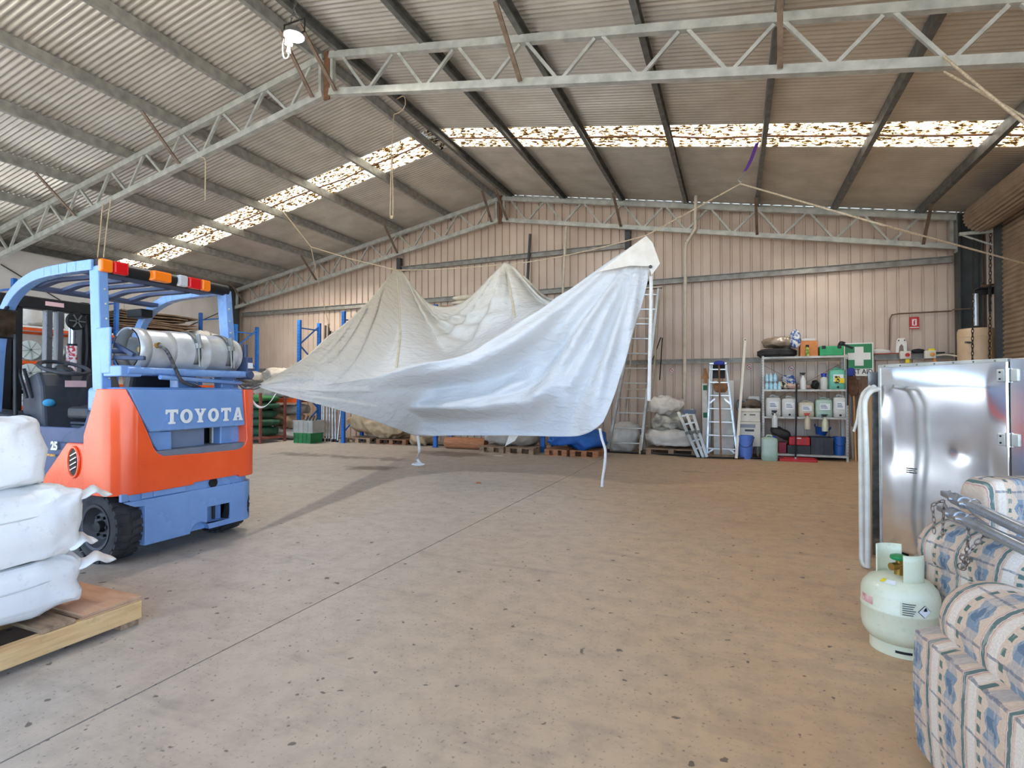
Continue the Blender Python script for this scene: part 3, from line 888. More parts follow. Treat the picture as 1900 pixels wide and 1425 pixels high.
cs = [cutter(b) for b in [pk] + arc + [nt] + fr]
bpy.context.view_layer.update()
cut(cw, cs)
cut(cw_up, [cutter(b) for b in [MB().cyl((-.28, s * (.40 if s < 0 else .30), .235), (-.28, s * (.9 if s < 0 else .565), .235), .33 if s < 0 else .268, 40) for s in (-1, 1)]])
for o in (cw, cw_up):
    md = o.modifiers.new('bevel', 'BEVEL'); md.width = .012; md.segments = 2; md.limit_method = 'ANGLE'; md.angle_limit = radians(35)
for p0, p1 in ((225, 239), (264, 284), (285, 345)):
    ya, yb = RV(p0, 930)[0], RV(p1, 930)[0]
    L(MB().box(-.03, .0, ya, yb, .462, .518), 'ledge_pad', blue, bevel=.005)
yc = RV(403, 955)[0]
L(MB().cyl((-.045, yc, .18), (-.045, yc, .34), .014, 10), 'tow_pin', blk, smooth=True)
ya = RV(397, 921)[0]
L(MB().lathe([(.0, 0), (.035, 0), (.04, .012), (.0, .016)], (-.02, ya, .49), (1, 0, 0), 18), 'pin_cap', blk, smooth=True)
# -- orange cowl: a solid U that wraps the corners
ow = L(slab(foot(-0.345, HW + .012, 0.16, -.012), 0.505, 1.27), 'cowl', orange)
ucut = [(225,690),(238,729),(256,766),(273.7,805),(284,831),(291,841),(302.6,846),(370,841),(442,834),(452,828),(456.6,816),(455,780),(452,734),(451,690)]
u1 = MB(); u1.prism([(-.5, *RV(a, b)) for a, b in ucut], (0.8, 0, 0))
lowc = MB(); lowc.prism([(-.25, *RV(a, b)) for a, b in [(346,925),(348,908),(360,895),(400,888),(440,881),(449,889),(451,925)]], (0.6, 0, 0))
hf = MB(); hf.prism([(-.36, -.9, .90), (-.36, -.9, 1.4), (-.155, -.9, 1.4), (-.215, -.9, 1.23)], (0, 1.8, 0))
cut(ow, [cutter(u1), cutter(lowc), cutter(hf)])
md = ow.modifiers.new('bevel', 'BEVEL'); md.width = .022; md.segments = 3; md.limit_method = 'ANGLE'; md.angle_limit = radians(30)
ow.data.polygons.foreach_set('use_smooth', [True] * len(ow.data.polygons)); ow.data.set_sharp_from_angle(angle=radians(50))
L(MB().box(-.22, -.06, RV(346,900)[0], RV(450,900)[0], .48, .60), 'slot_backing', blk)  # black box behind the slot between cowl and counterweight
# -- hood with the raised name
hood_px = [(236,722),(256,764),(278,802),(455,789),(452,755),(450,722)]
b = MB(); b.prism([(-.07, *RV(a, c, -.01)) for a, c in hood_px], (.065, 0, 0)); L(b, 'hood_panel', blue, bevel=.014)
hy0, hz0 = RV(236, 722); hy1, _ = RV(450, 722)
L(MB().box(-.44, -.03, hy0 - .02, hy1 + .02, 1.10, hz0 + .015), 'hood', blue, bevel=.03, seg=3)
# recessed radiator outlet
b = MB(); y0, z0 = RV(284, 838); y1, z1 = RV(457, 796)
L(MB().box(-.30, -.26, y0 - .06, y1 + .03, z0 - .06, 1.12), 'recess_back', blk)
L(MB().box(-.26, -.005, y0 - .05, y1 + .02, z0 - .09, z0 - .0), 'recess_floor', M('dusty grey ledge', (120, 126, 138), 0.8, 0, scale=12), bevel=.008)
b = MB(); b.prism([(-.16, *RV(a, c, -.1)) for a, c in [(268,800),(312,800),(313,842),(290,842),(276,820)]], (.10, 0, 0)); L(b, 'recess_cheek', blue, bevel=.008)
L(MB().box(-.2, -.13, RV(313,820,-.13)[0], RV(379,820,-.13)[0], z0 - .02, 1.08), 'radiator_panel', M('pale grey baffle', (140, 158, 186), 0.35, 0.3), bevel=.004)
L(MB().box(-.22, -.09, RV(407,820,-.1)[0], RV(455,820,-.1)[0], z0 - .02, 1.08), 'recess_cheek', blue, bevel=.01)
L(MB().cyl((-.2, RV(395,820,-.2)[0], z0 - .03), (-.2, RV(395,820,-.2)[0], 1.1), .03, 14), 'exhaust_pipe', galv, smooth=True)
# raised lettering
nm = MB(); lm = M('raised white lettering', (240, 240, 236), 0.35)
ya, za = RV(308, 773); yb, zb_ = RV(447, 768)
fn0 = plane_fn(FK + Vector((.002, (ya + yb) / 2, (za + zb_) / 2)), (0, 1, 0), (0, 0, 1))
W_ = yb - ya; H_ = .112
def G(polys, cx, w):
    for pl in polys: nm.prism([fn0(cx + (x - .5) * w, (y - .5) * H_, .004) for x, y in pl], (.008, 0, 0))
def ringO(cx, w):
    n = 28
    vs = []; 
    for r in ((.5, .5), (.23, .30)):
        for zz in (.004, .012):
            for k in range(n):
                a = 2 * pi * k / n; vs.append(fn0(cx + w * r[0] * cos(a), H_ * r[1] * sin(a), zz))
    fs = []
    for k in range(n):
        k2 = (k + 1) % n
        fs += [[n + k, n + k2, 3*n + k2, 3*n + k], [k, k2, n + k2, n + k], [2*n + k2, 2*n + k, 3*n + k, 3*n + k2]]
    nm.add(vs, fs)
cxs = [(-.5 + (i + .5) / 6) * W_ * 1.06 for i in range(6)]; cw_ = W_ / 6 * .86
Tp = [[(0,1),(1,1),(1,.68),(.9,.68),(.84,.80),(.64,.80),(.64,.16),(.78,.12),(.78,0),(.22,0),(.22,.12),(.36,.16),(.36,.80),(.16,.80),(.1,.68),(0,.68)]]
Yp = [[(0,1),(.42,1),(.42,.9),(.34,.88),(.5,.62),(.66,.88),(.58,.9),(.58,1),(1,1),(1,.9),(.9,.87),(.64,.44),(.64,.14),(.76,.1),(.76,0),(.24,0),(.24,.1),(.36,.14),(.36,.44),(.1,.87),(0,.9)]]
Ap = [[(0,0),(0,.1),(.08,.13),(.36,1),(.64,1),(.92,.13),(1,.1),(1,0),(.58,0),(.58,.1),(.66,.14),(.63,.26),(.60,.38),(.5,.76),(.40,.38),(.37,.26),(.34,.14),(.42,.1),(.42,0)], [(.36,.24),(.64,.24),(.62,.38),(.38,.38)]]
G(Tp, cxs[0], cw_); ringO(cxs[1], cw_ * 1.05); G(Yp, cxs[2], cw_); ringO(cxs[3], cw_ * 1.0); G(Tp, cxs[4], cw_ * .95); G(Ap, cxs[5], cw_)
nm.build('lettering', lm, fk)
# -- body sides: orange side panels with oval grille
def SV(px, py, Y=2.41):
    p = PY(px, py, Y); return p.x - FK.x, p.z
side = [(162,823),(163,917),(120,906),(78,903),(86,880),(110,845),(126,821)]
b = MB(); b.prism([(SV(a, c)[0], -.6, SV(a, c)[1]) for a, c in side], (0, .05, 0)); 
sp = L(b, 'side_panel', orange, bevel=.012)
gx, gz = SV(141, 857)
def oval(rx, rz, y, n=28): return [(gx + rx * cos(2 * pi * k / n), y, gz + rz * sin(2 * pi * k / n)) for k in range(n)]
b = MB(); b.prism(oval(.062, .105, -.606), (0, .01, 0)); gr = L(b, 'grille', blk)
b = MB(); b.tube(oval(.066, .11, -.606), .010, 6, closed=True); L(b, 'grille_rim', orange, sp, smooth=True)
b = MB()
for k in range(4): b.bar((gx - .03, -.612, gz - .06 + k * .035), (gx + .045, -.612, gz - .03 + k * .035), .008, .006, up=(0, 1, 0))
L(b, 'grille_bar', chrome, gr)
b = MB(); b.prism([(x, .55, z) for x, z in [(SV(a, c)[0], SV(a, c)[1]) for a, c in side]], (0, .05, 0)); L(b, 'side_panel', orange, bevel=.012)
# dark cowl with the capacity number and step
for s in (-1, 1):
    L(MB().box(-1.75, -.36, min(s * .57, s * .54), max(s * .57, s * .54), .42, .98), 'body_side', blued, bevel=.01)
    L(MB().box(-1.45, -.6, min(s * .6, s * .3), max(s * .6, s * .3), .30, .36), 'step', blk, bevel=.006)
L(MB().box(-1.75, -.36, -.54, .54, .34, .95), 'body', blued, bevel=.02)
b = MB(); b.prism([(-.74, -.585, .86), (-.30, -.585, .86), (-.27, -.585, 1.0), (-.36, -.585, 1.12), (-.42, -.585, 1.0), (-.6, -.585, .95)], (0, 1.17, 0)); L(b, 'rear_fender', blued, bevel=.015)
tx, tz = SV(100, 828)
m = MB(); text_mesh(m, '25', .085, plane_fn(FK + Vector((tx, -.588, tz)), (1, 0, 0), (0, 0, 1)), bold=.004); m.build('number', lm, fk)
tx, tz = SV(97, 845)
m = MB(); text_mesh(m, 'EFFICIENCY', .022, plane_fn(FK + Vector((tx - .02, -.588, tz)), (1, 0, 0), (0, 0, 1)), bold=.0008); m.build('small_lettering', M('yellow lettering', (240, 170, 60), .4), fk)
# -- wheels
def wheel(x, y, r, w, s, name='wheel'):
    t = bpy.data.objects.new(name, None); C.objects.link(t); t.parent = fk; t.location = (x, y, r); t.empty_display_size = .1
    b = MB(); prof = [(r * .62, -w/2 + .012), (r * .70, -w/2), (r * .90, -w/2 + .004), (r * .965, -w/2 + .03), (r * .975, 0), (r * .965, w/2 - .03), (r * .90, w/2 - .004), (r * .70, w/2), (r * .62, w/2 - .012)]
    b.lathe(prof, (0, 0, 0), (0, 1, 0), 40, cap=False)
    b.build('tyre', rub, t, world=False, smooth=True)
    b = MB(); n = 26
    for k in range(n):
        for h in (-1, 1):
            a = 2 * pi * (k + (0.5 if h > 0 else 0)) / n; da = 2 * pi / n * .36
            vs = []
            for (aa, yy) in ((a - da, h * .004), (a + da * .7, h * .012), (a + da * 1.25, h * w * .30), (a + da * 1.0, h * w * .5), (a - da * .7, h * w * .5), (a - da * .55, h * w * .28)):
                vs.append((aa, yy))
            top = [(r * cos(q) , yy, r * sin(q)) for q, yy in vs]; bot = [(r * .93 * cos(q), yy, r * .93 * sin(q)) for q, yy in vs]
            nn = len(vs)
            b.add(top + bot, [list(range(nn)), list(range(nn, 2*nn))[::-1]] + [[i, nn + i, nn + (i + 1) % nn, (i + 1) % nn] for i in range(nn)])
    b.build('tread_block', rub, t, world=False)['kind'] = 'stuff'
    b = MB(); b.lathe([(0, s * (w/2 - .05)), (r * .36, s * (w/2 - .05)), (r * .40, s * (w/2 - .065)), (r * .52, s * (w/2 - .03)), (r * .56, s * (w/2 - .004)), (r * .64, s * (w/2 - .0)), (r * .64, s * (w/2 - .03))], (0, 0, 0), (0, 1, 0), 32, cap=False)
    b.build('rim', M('dusty dark rim', (74, 76, 80), .5, .5, scale=8, dirt=.2), t, world=False, smooth=True)
    b = MB(); b.lathe([(0, s * (w/2 - .012)), (r * .15, s * (w/2 - .014)), (r * .17, s * (w/2 - .05))], (0, 0, 0), (0, 1, 0), 20)
    for k in range(6):
        a = 2 * pi * k / 6; b.cyl((r * .28 * cos(a), s * (w/2 - .05), r * .28 * sin(a)), (r * .28 * cos(a), s * (w/2 - .03), r * .28 * sin(a)), .012, 6)
    b.build('hub', blk, t, world=False, smooth=True)
    return t
wheel(-.28, -.485, .262, .19, -1); wheel(-.28, .44, .262, .19, 1)
wheel(-1.86, -.48, .32, .22, -1); wheel(-1.86, .48, .32, .22, 1)
L(MB().cyl((-.28, -.4, .26), (-.28, .4, .26), .05, 12), 'steer_axle', blk)
L(MB().box(-1.95, -.66, -.36, .36, .14, .40), 'chassis', blk, bevel=.01)
# -- overhead guard
for s, nmz in ((-1, 'near'), (1, 'far')):
    y = s * .545
    b = MB(); pr_ = [(-.05,-.035),(.05,-.035),(.05,.035),(-.05,.035)]
    P = [(-.255, y, .86), (-.27, y, 1.25), (-.355, y - s * .015, 2.17)]
    for a, c in zip(P, P[1:]): b.sweep([(-.035,-.055),(.035,-.055),(.035,.055),(-.035,.055)], a, Vector(c) + (Vector(c) - Vector(a)).normalized() * .01, up=(1, 0, 0))
    pil = L(b, 'rear_pillar', blue, bevel=.008)
    b = MB()
    for k in range(7): b.ball((-.255 - .085 * (k + 2) / 8 + .057, y - s * .02 - s * .0, 1.35 + .11 * k), .009, 8, 6)
    L(b, 'bolt', galv_b, pil, smooth=True)
    P = curve_pts([(-.36, y, 2.19), (-.75, y, 2.19), (-1.12, y, 2.165), (-1.40, y, 2.06), (-1.57, y, 1.88), (-1.66, y, 1.62), (-1.72, y * .98, 1.25), (-1.78, y * .96, .9)], 28)
    b = MB()
    for a, c in zip(P, P[1:]): b.sweep([(-.035,-.04),(.035,-.04),(.035,.04),(-.035,.04)], a, c + (c - a) * .15, up=(.3, 0, 1) if a.z > 1.9 else (1, 0, .3))
    L(b, 'guard_rail', blue, bevel=.006)
L(MB().box(-.66, -.36, -.53, .53, 2.165, 2.19), 'guard_plate', blued, bevel=.006)
L(MB().box(-1.36, -1.24, -.53, .53, 2.09, 2.125), 'guard_header', blued, bevel=.008)
for k in range(5):
    y = -.36 + .18 * k
    b = MB(); P = curve_pts([(-.62, y, 2.17), (-.75, y + .00, 2.17), (-.88, y - .03, 2.165), (-1.02, y - .09, 2.15), (-1.14, y - .10, 2.13), (-1.28, y - .10, 2.11)], 14)
    for a, c in zip(P, P[1:]): b.bar(a, c + (c - a) * .2, .055, .03)
    L(b, 'guard_bar', blued, bevel=.004)
L(MB().box(-1.52, -1.30, .38, .50, 1.98, 2.06), 'guard_fan', blk, bevel=.01)
# light bar with lamps
L(MB().cyl((-.33, -.56, 2.185), (-.33, .53, 2.185), .05, 16), 'light_bar', blk, smooth=True)
lt_o = M('amber lamp lens', (255, 130, 20), .2, 0, var=.1, coat=.5); lt_r = M('red lamp lens', (214, 16, 24), .2, 0, var=.1, coat=.5); lt_w = M('clear lamp lens', (196, 198, 200), .2, 0, coat=.5)
for a, c, mt, nm_ in ((184, 209, lt_o, 'indicator_lamp'), (209, 238, lt_r, 'tail_lamp'), (279, 313, lt_o, 'warning_lamp'), (330, 348, lt_w, 'reversing_lamp'), (349, 373, lt_r, 'tail_lamp'), (373, 390, lt_o, 'indicator_lamp')):
    yy0 = PX(a, 500, FK.x - .28).y - FK.y; yy1 = PX(c, 500, FK.x - .28).y - FK.y
    zc = 2.185
    if nm_ == 'warning_lamp': L(MB().box(-.31, -.235, yy0, yy1, zc - .045, zc + .035), nm_, mt, bevel=.012)
    else: L(MB().box(-.31, -.262, yy0 + .002, yy1 - .002, zc - .048, zc + .048), nm_, mt, bevel=.014)
# -- gas cylinder across the back
tx_, tz_ = -.20, 1.575
R_ = .165
b = MB(); b.lathe([(0, -.16), (.07, -.15), (.13, -.115), (.158, -.06), (R_, 0), (R_, .24), (R_ + .004, .245), (R_ + .004, .265), (R_, .27), (R_, .46), (.155, .53), (.125, .57), (0, .60)], (tx_, -.10, tz_), (0, 1, 0), 40)
tank = L(b, 'gas_cylinder', alum, smooth=True)
# collar: a ring with a cut-out for the valve
def collar(u, v):
    a = 2 * pi * (u * .80 + .06); return (tx_ + .155 * sin(a), -.42 + .30 * v, tz_ + .155 * cos(a))
b = MB(); b.grid(collar, 40, 4); L(b, 'collar', alum, tank, smooth=True, solid=.012, angle=180)
def collar2(u, v):
    a = 2 * pi * u; return (tx_ + .155 * sin(a), -.42 + .09 * v, tz_ + .155 * cos(a))
b = MB(); b.grid(collar2, 48, 2, cu=True); L(b, 'collar_rim', alum, tank, smooth=True, solid=.016, angle=180)
b = MB(); b.lathe([(.10, .44), (.14, .46), (.145, .58), (.13, .58), (.12, .47)], (tx_, -.10, tz_), (0, 1, 0), 36); L(b, 'foot_ring', alum, tank, smooth=True)
b = MB(); b.cyl((tx_, -.26, tz_), (tx_, -.33, tz_), .022, 12); b.cyl((tx_, -.31, tz_), (tx_ + .10, -.30, tz_ + .02), .016, 10); b.cyl((tx_ + .10, -.30, tz_ + .02), (tx_ + .19, -.30, tz_ + .03), .021, 8)
L(b, 'valve', M('brass valve', (176, 140, 70), .35, .8), tank, smooth=True)
hs = [(tx_ + .19, -.30, tz_ + .03), (tx_ + .235, -.27, tz_ - .02), (tx_ + .225, -.20, tz_ - .14), (tx_ + .19, -.12, tz_ - .24), (tx_ + .13, .02, 1.30), (tx_ + .05, .14, 1.285), (tx_ - .05, .2, 1.28)]
L(MB().tube(curve_pts(hs, 40), .014, 8), 'gas_hose', M('black hose', (38, 38, 40), .5, .2, scale=60, col2=(110, 110, 112)), smooth=True)
for yy in (.015, .315):
    b = MB()
    def band(u, v, yy=yy): a = -1.2 + 3.4 * u; return (tx_ + (R_ + .006) * sin(a), yy + .05 * v, tz_ + (R_ + .006) * cos(a))
    b.grid(band, 24, 1); sb = L(b, 'tank_strap', galv_d, solid=.005, smooth=True, angle=180)
    b = MB(); b.box(tx_ + .14, tx_ + .19, yy, yy + .05, tz_ + .03, tz_ + .07); b.tube([(tx_ + .185, yy + .012, tz_ + .04), (tx_ + .195, yy + .012, tz_ - .12), (tx_ + .195, yy + .038, tz_ - .12), (tx_ + .185, yy + .038, tz_ + .04)], .005, 6, closed=True)
    L(b, 'buckle', galv_b, sb, bevel=0)
    b = MB(); b.bar((tx_ + .155, yy + .025, tz_ + .19 - .05), (tx_ + .185, yy + .025, tz_ + .03), .012, .045, up=(1, 0, .4)); L(b, 'strap_lever', galv, sb)
L(MB().cyl((-.03, -.52, 1.405), (-.03, .52, 1.405), .028, 12), 'tank_rail', blue, smooth=True)
L(MB().box(-.36, -.02, -.30, .46, 1.375, 1.40), 'tank_cradle', blue, bevel=.006)
L(MB().box(-.24, -.14, -.06, .10, 1.28, 1.38), 'swing_post', blue, bevel=.006); L(MB().box(-.24, -.14, .34, .46, 1.28, 1.42), 'swing_post', blue, bevel=.006)
b = MB(); b.box(-.30, -.14, -.575, -.555, 1.38, 1.72); b.box(-.22, -.02, -.57, -.42, 1.36, 1.44); L(b, 'hinge_bracket', blue, bevel=.008)
b = MB(); b.cyl((-.16, -.56, 1.55), (-.16, -.44, 1.55), .02, 10); b.bar((-.2, -.50, 1.60), (-.05, -.46, 1.52), .03, .03); b.bar((-.18, -.52, 1.50), (-.02, -.40, 1.50), .04, .03); L(b, 'latch', blued, bevel=.004)
b = MB(); b.box(-.16, -.02, .50, .56, 1.36, 1.56); b.cyl((-.08, .53, 1.5), (-.08, .53, 1.68), .022, 10); b.cyl((0, .50, 1.40), (.03, .50, 1.40), .035, 14); L(b, 'end_bracket', blued, bevel=.006)
L(MB().box(-.018, -.014, .505, .555, 1.46, 1.51), 'bracket_label', M('white sticker', (230, 232, 234), .5))
b = MB(); b.cyl((.0, -.30, 1.36), (-.1, .50, 1.33), .018, 8); L(b, 'stay_rod', blue, smooth=True)
# -- cabin: seat, steering, dash, levers
sc_ = M('black vinyl seat', (46, 47, 50), .5, 0, bump=.15, bscale=60)
L(MB().box(-1.12, -.55, -.26, .26, 1.0, 1.14), 'seat_cushion', sc_, bevel=.045, seg=3)
b = MB(); b.prism([(-.62, -.24, 1.08), (-.50, -.24, 1.08), (-.40, -.24, 1.5), (-.50, -.24, 1.52)], (0, .48, 0)); L(b, 'seat_back', sc_, bevel=.04, seg=3)
for k in range(4): L(MB().box(-1.0 + .0 * k, -.62, -.36 - .006 * (k % 2), -.27, .90 + .028 * k, .922 + .028 * k), 'seat_bellows', plast, bevel=.006)
L(MB().box(-.95, -.66, -.42, -.27, 1.03, 1.13), 'armrest', sc_, bevel=.03, seg=3)
b = MB(); b.tube([(-.6, -.33, 1.02), (-.66, -.34, 1.12), (-.70, -.35, 1.2)], .02, 8); L(b, 'belt_stalk', plast, smooth=True); L(MB().box(-.74, -.69, -.37, -.33, 1.18, 1.25), 'belt_buckle', M('red buckle', (176, 60, 56), .5), bevel=.006)
sw = (-1.30, -.255, 1.455); axs = Vector((.35, 0, 1)).normalized()
qr = Vector((0, 0, 1)).rotation_difference(axs)
b = MB(); b.tube([Vector(sw) + qr @ Vector((.17 * cos(2*pi*k/32), .17 * sin(2*pi*k/32), 0)) for k in range(32)], .016, 8, closed=True)
swo = L(b, 'steering_wheel', plast, smooth=True)
b = MB(); b.lathe([(.0, .01), (.06, .0), (.075, -.03), (.04, -.07)], sw, axs, 20)
for a in (.5, 2.6, 4.7): b.bar(Vector(sw) + qr @ Vector((.05 * cos(a), .05 * sin(a), -.015)), Vector(sw) + qr @ Vector((.165 * cos(a), .165 * sin(a), 0)), .03, .012)
L(b, 'wheel_hub', plast, swo, smooth=True)
b = MB(); b.prism([(-1.38, -.46, .86), (-1.16, -.46, .86), (-1.22, -.46, 1.30), (-1.28, -.46, 1.42), (-1.46, -.46, 1.36), (-1.5, -.46, 1.1)], (0, .62, 0)); L(b, 'dashboard', plast, bevel=.03, seg=3)
L(MB().box(-1.20, -1.195, -.30, -.14, 1.29, 1.345), 'warning_label', M('pink warning label', (232, 190, 190), .5))
b = MB(); b.ball((-1.18, -.42, 1.16), .045, 10, 8, (.6, 1, .7)); L(b, 'blue_rag', M('cyan rag', (60, 150, 190), .8), smooth=True)
for k, yy in enumerate((-.5, -.46)): L(MB().cyl((-1.33, yy, 1.2), (-1.42, yy - .02, 1.44), .012, 8), 'lever', blk)
b = MB(); b.prism([(-2.2, -.60, .55), (-1.30, -.60, .62), (-1.22, -.60, .98), (-1.36, -.60, 1.06), (-2.0, -.60, 1.10), (-2.25, -.60, 1.0)], (0, .26, 0)); L(b, 'front_fender', plast, bevel=.03, seg=3)
b = MB(); b.prism([(-2.2, .34, .55), (-1.30, .34, .62), (-1.22, .34, .98), (-1.36, .34, 1.06), (-2.0, .34, 1.10), (-2.25, .34, 1.0)], (0, .26, 0)); L(b, 'front_fender', plast, bevel=.03, seg=3)
L(MB().box(-1.27, -1.262, -.52, -.40, .98, 1.02), 'fender_label', M('white sticker', (230, 232, 234), .5))
# operator console behind, seen through the guard
b = MB(); b.box(-.95, -.70, .30, .52, 1.62, 1.74); b.box(-.92, -.74, .34, .5, 1.50, 1.64); L(b, 'control_pod', plast, bevel=.02)
# mirror and grab bar
L(MB().box(-1.455, -1.43, -.66, -.52, 1.68, 1.92), 'mirror_shell', blk, bevel=.025, seg=3)
b = MB(); b.box(-1.429, -1.427, -.645, -.535, 1.695, 1.905); L(b, 'mirror_glass', M('mirror glass', (150, 150, 146), .08, .95, var=.4, scale=14, col2=(80, 72, 64)), bevel=.0)
b = MB(); b.tube(curve_pts([(-1.67, -.60, 1.66), (-1.62, -.60, 1.6), (-1.55, -.60, 1.52), (-1.56, -.60, 1.36), (-1.62, -.60, 1.2), (-1.72, -.60, 1.16)], 16), .016, 8); L(b, 'grab_bar', blk, smooth=True)
b = MB(); b.bar((-1.50, -.545, 1.98), (-1.45, -.60, 1.90), .02, .02); L(b, 'mirror_arm', blk)
L(MB().cyl((-1.40, -.54, .96), (-1.42, -.54, 1.72), .014, 10), 'grab_pole', blk, smooth=True)
# -- mast
MX = -2.02
for y in (-.36, .36): L(MB().chan((MX, y, .08), (MX, y, 2.12), .075, .12, .02, up=(1, 0, 0), flip=1 if y > 0 else -1), 'outer_rail', blk)
for y in (-.27, .27): L(MB().chan((MX, y, .10), (MX, y, 2.14), .06, .10, .018, up=(1, 0, 0), flip=1 if y > 0 else -1), 'inner_rail', blk)
for y in (-.04, .05): L(MB().bar((MX + .03, y, .3), (MX + .03, y, 2.06), .05, .07, up=(1, 0, 0)), 'centre_rail', M('bright worn steel', (120, 124, 130), .3, .7), bevel=.004)
L(MB().box(MX - .05, MX + .07, -.42, .42, 2.02, 2.13), 'crosshead', blk, bevel=.008)
L(MB().box(MX - .05, MX + .06, -.40, .40, 1.0, 1.08), 'crosshead', blk, bevel=.008)
L(MB().box(MX + .072, MX + .075, -.08, .07, 2.06, 2.10), 'mast_label', M('pink warning label', (232, 190, 190), .5))
L(MB().cyl((MX + .02, .17, .2), (MX + .02, .17, 1.72), .042, 16), 'lift_cylinder', blk, smooth=True)
L(MB().cyl((MX + .02, .17, 1.40), (MX + .02, .17, 1.70), .0435, 16), 'cylinder_label', M('white red label', (236, 226, 226), .5, 0, scale=30, col2=(200, 60, 70), lo=.5, hi=.56), smooth=True)
L(MB().cyl((MX + .02, .17, 1.72), (MX + .02, .17, 1.98), .028, 14), 'lift_rod', chrome, smooth=True)
b = MB(); b.lathe([(.02, -.02), (.08, -.02), (.085, -.012), (.078, 0), (.085, .012), (.08, .02), (.02, .02)], (MX + .08, .17, 1.94), (1, 0, .0), 24)
pul = L(b, 'pulley', blk, smooth=True)
b = MB()
for k in range(6): a = 2*pi*k/6; b.bar((MX + .105, .17, 1.94), (MX + .105, .17 + .07 * cos(a), 1.94 + .07 * sin(a)), .012, .006, up=(1, 0, 0))
L(b, 'spoke', galv_d, pul)
for y in (.25, .30): L(MB().tube(curve_pts([(MX + .08, y, 2.0), (MX + .1, y + .01, 1.7), (MX + .1, y - .01, 1.3), (MX + .09, y, 1.0)], 12), .014, 6), 'mast_hose', blk, smooth=True)
L(MB().box(MX - .16, MX - .08, -.48, .48, .25, .33), 'carriage_bar', blk); L(MB().box(MX - .16, MX - .08, -.48, .48, .62, .70), 'carriage_bar', blk)
b = MB()
for y in (-.40, -.2, 0, .2, .40): b.bar((MX - .12, y, .66), (MX - .12, y, 1.25), .03, .03, up=(1, 0, 0))
b.bar((MX - .12, -.42, 1.25), (MX - .12, .42, 1.25), .04, .04); L(b, 'load_backrest', blk)
for y in (-.3, .3):
    b = MB(); b.box(MX - .22, MX - .17, y - .05, y + .05, .06, .7); b.box(MX - 1.1, MX - .17, y - .05, y + .05, .05, .09); L(b, 'fork', blk, bevel=.005)
# headlamp cluster seen through the cabin
b = MB(); b.cyl((-1.70, -.30, 1.10), (-1.70, -.30, 1.32), .05, 10); b.cyl((-1.70, -.18, 1.08), (-1.70, -.18, 1.34), .025, 10); b.cyl((-1.70, -.08, 1.08), (-1.70, -.08, 1.30), .025, 10); L(b, 'tilt_gear', blk, smooth=True)
# ================================================================== soft things: sacks, folded tarps, heaps
def spow(x, e): return math.copysign(abs(x) ** e, x)
def soft(c, size, e=(0.4, 0.4), fold=0.02, fs=3.0, seed=0, rot=0.0, n=48, m=24, flat=True, stretch=(1, 1, 1), rid=1.0, sagz=0.0):
    """boxy pillow with folds; c = centre of its base"""
    c = Vector(c); R = Matrix.Rotation(rot, 3, 'Z'); sd = Vector((seed * 3.71, seed * 1.93, seed * 2.37))
    hx, hy, hz = size[0] / 2, size[1] / 2, size[2] / 2
    mb = MB()
    def fn(u, v):
        a = 2 * pi * u; b = pi * (v - .5)
        q = Vector((hx * spow(cos(b), e[1]) * spow(cos(a), e[0]), hy * spow(cos(b), e[1]) * spow(sin(a), e[0]), hz * spow(sin(b), e[1])))
        s = Vector((q.x * stretch[0], q.y * stretch[1], q.z * stretch[2])) * fs + sd
        d = noise.ridged_multi_fractal(s, 0.9, 2.1, 4, 0.9, 2.0) - 0.8 if rid else noise.fractal(s, 1, 2, 4)
        d2 = noise.noise(s * 0.45 + Vector((9, 2, 4)))
        nrm = Vector((q.x / hx ** 2, q.y / hy ** 2, q.z / hz ** 2))
        if nrm.length > 0: nrm.normalize()
        q = q + nrm * (fold * d + fold * 1.2 * d2)
        if flat: q.z = max(q.z, -hz)
        if sagz: q.z -= sagz * (q.x / hx) ** 2
        return c + R @ q + Vector((0, 0, hz))
    mb.grid(fn, n, m, cu=True)
    return mb
sackm = M('white woven sack', (238, 238, 236), 0.5, 0, scale=4, col2=(224, 225, 226), bump=0.25, bscale=18, dirt=0.35)
# ---- pallet with three big white sacks, lower left
pine = M('pale pine', (222, 184, 132), 0.6, 0, scale=3, stretch=(14, 1.2, 14), col2=(196, 152, 100), bump=0.1, bscale=30, dirt=0.3)
pine2 = M('grey weathered pallet wood', (170, 140, 110), 0.75, 0, scale=3, stretch=(3, 12, 12), col2=(126, 100, 78), bump=0.2, bscale=30)
ply = M('reddish plywood', (206, 166, 132), 0.55, 0, scale=2.4, stretch=(2, 7, 1), col2=(184, 140, 108), dirt=0.25)
px0, px1, py0, py1 = -4.02, -2.955, 0.55, 1.90
pal = thing('pallet', 'pine pallet with a plywood deck under the white sacks, lower left', 'pallet', ((px0 + px1) / 2, (py0 + py1) / 2, 0))
for xx in (px0, (px0 + px1) / 2 - .02, px1 - .045):
    MB().box(xx, xx + .045, py0, py1, .032, .128).build('rail', pine, pal, bevel=.004)
for yy in (py0, 1.15, py1 - .10):
    MB().box(px0, px1 - .012, yy, yy + .09, .0, .03).build('foot_board', pine2, pal, bevel=.003)
for k in range(4):
    yy = py0 + k * .30
    MB().box(px0, px1 - .004, yy, yy + .14, .129, .148).build('deck_board', pine2, pal, bevel=.003)
b = MB().box(px0, px1 - .004, 1.62, py1 - .004, .129, .1365); b.build('plywood_sheet', ply, pal, bevel=.001)
b = MB().box(px0, px1 - .006, 1.622, py1 - .006, .1375, .145); b.build('plywood_sheet', ply, pal, bevel=.001)
b = MB().box(px0, px1 - .004, 1.62, py1 - .004, .146, .153); b.build('plywood_sheet', ply, pal, bevel=.001)
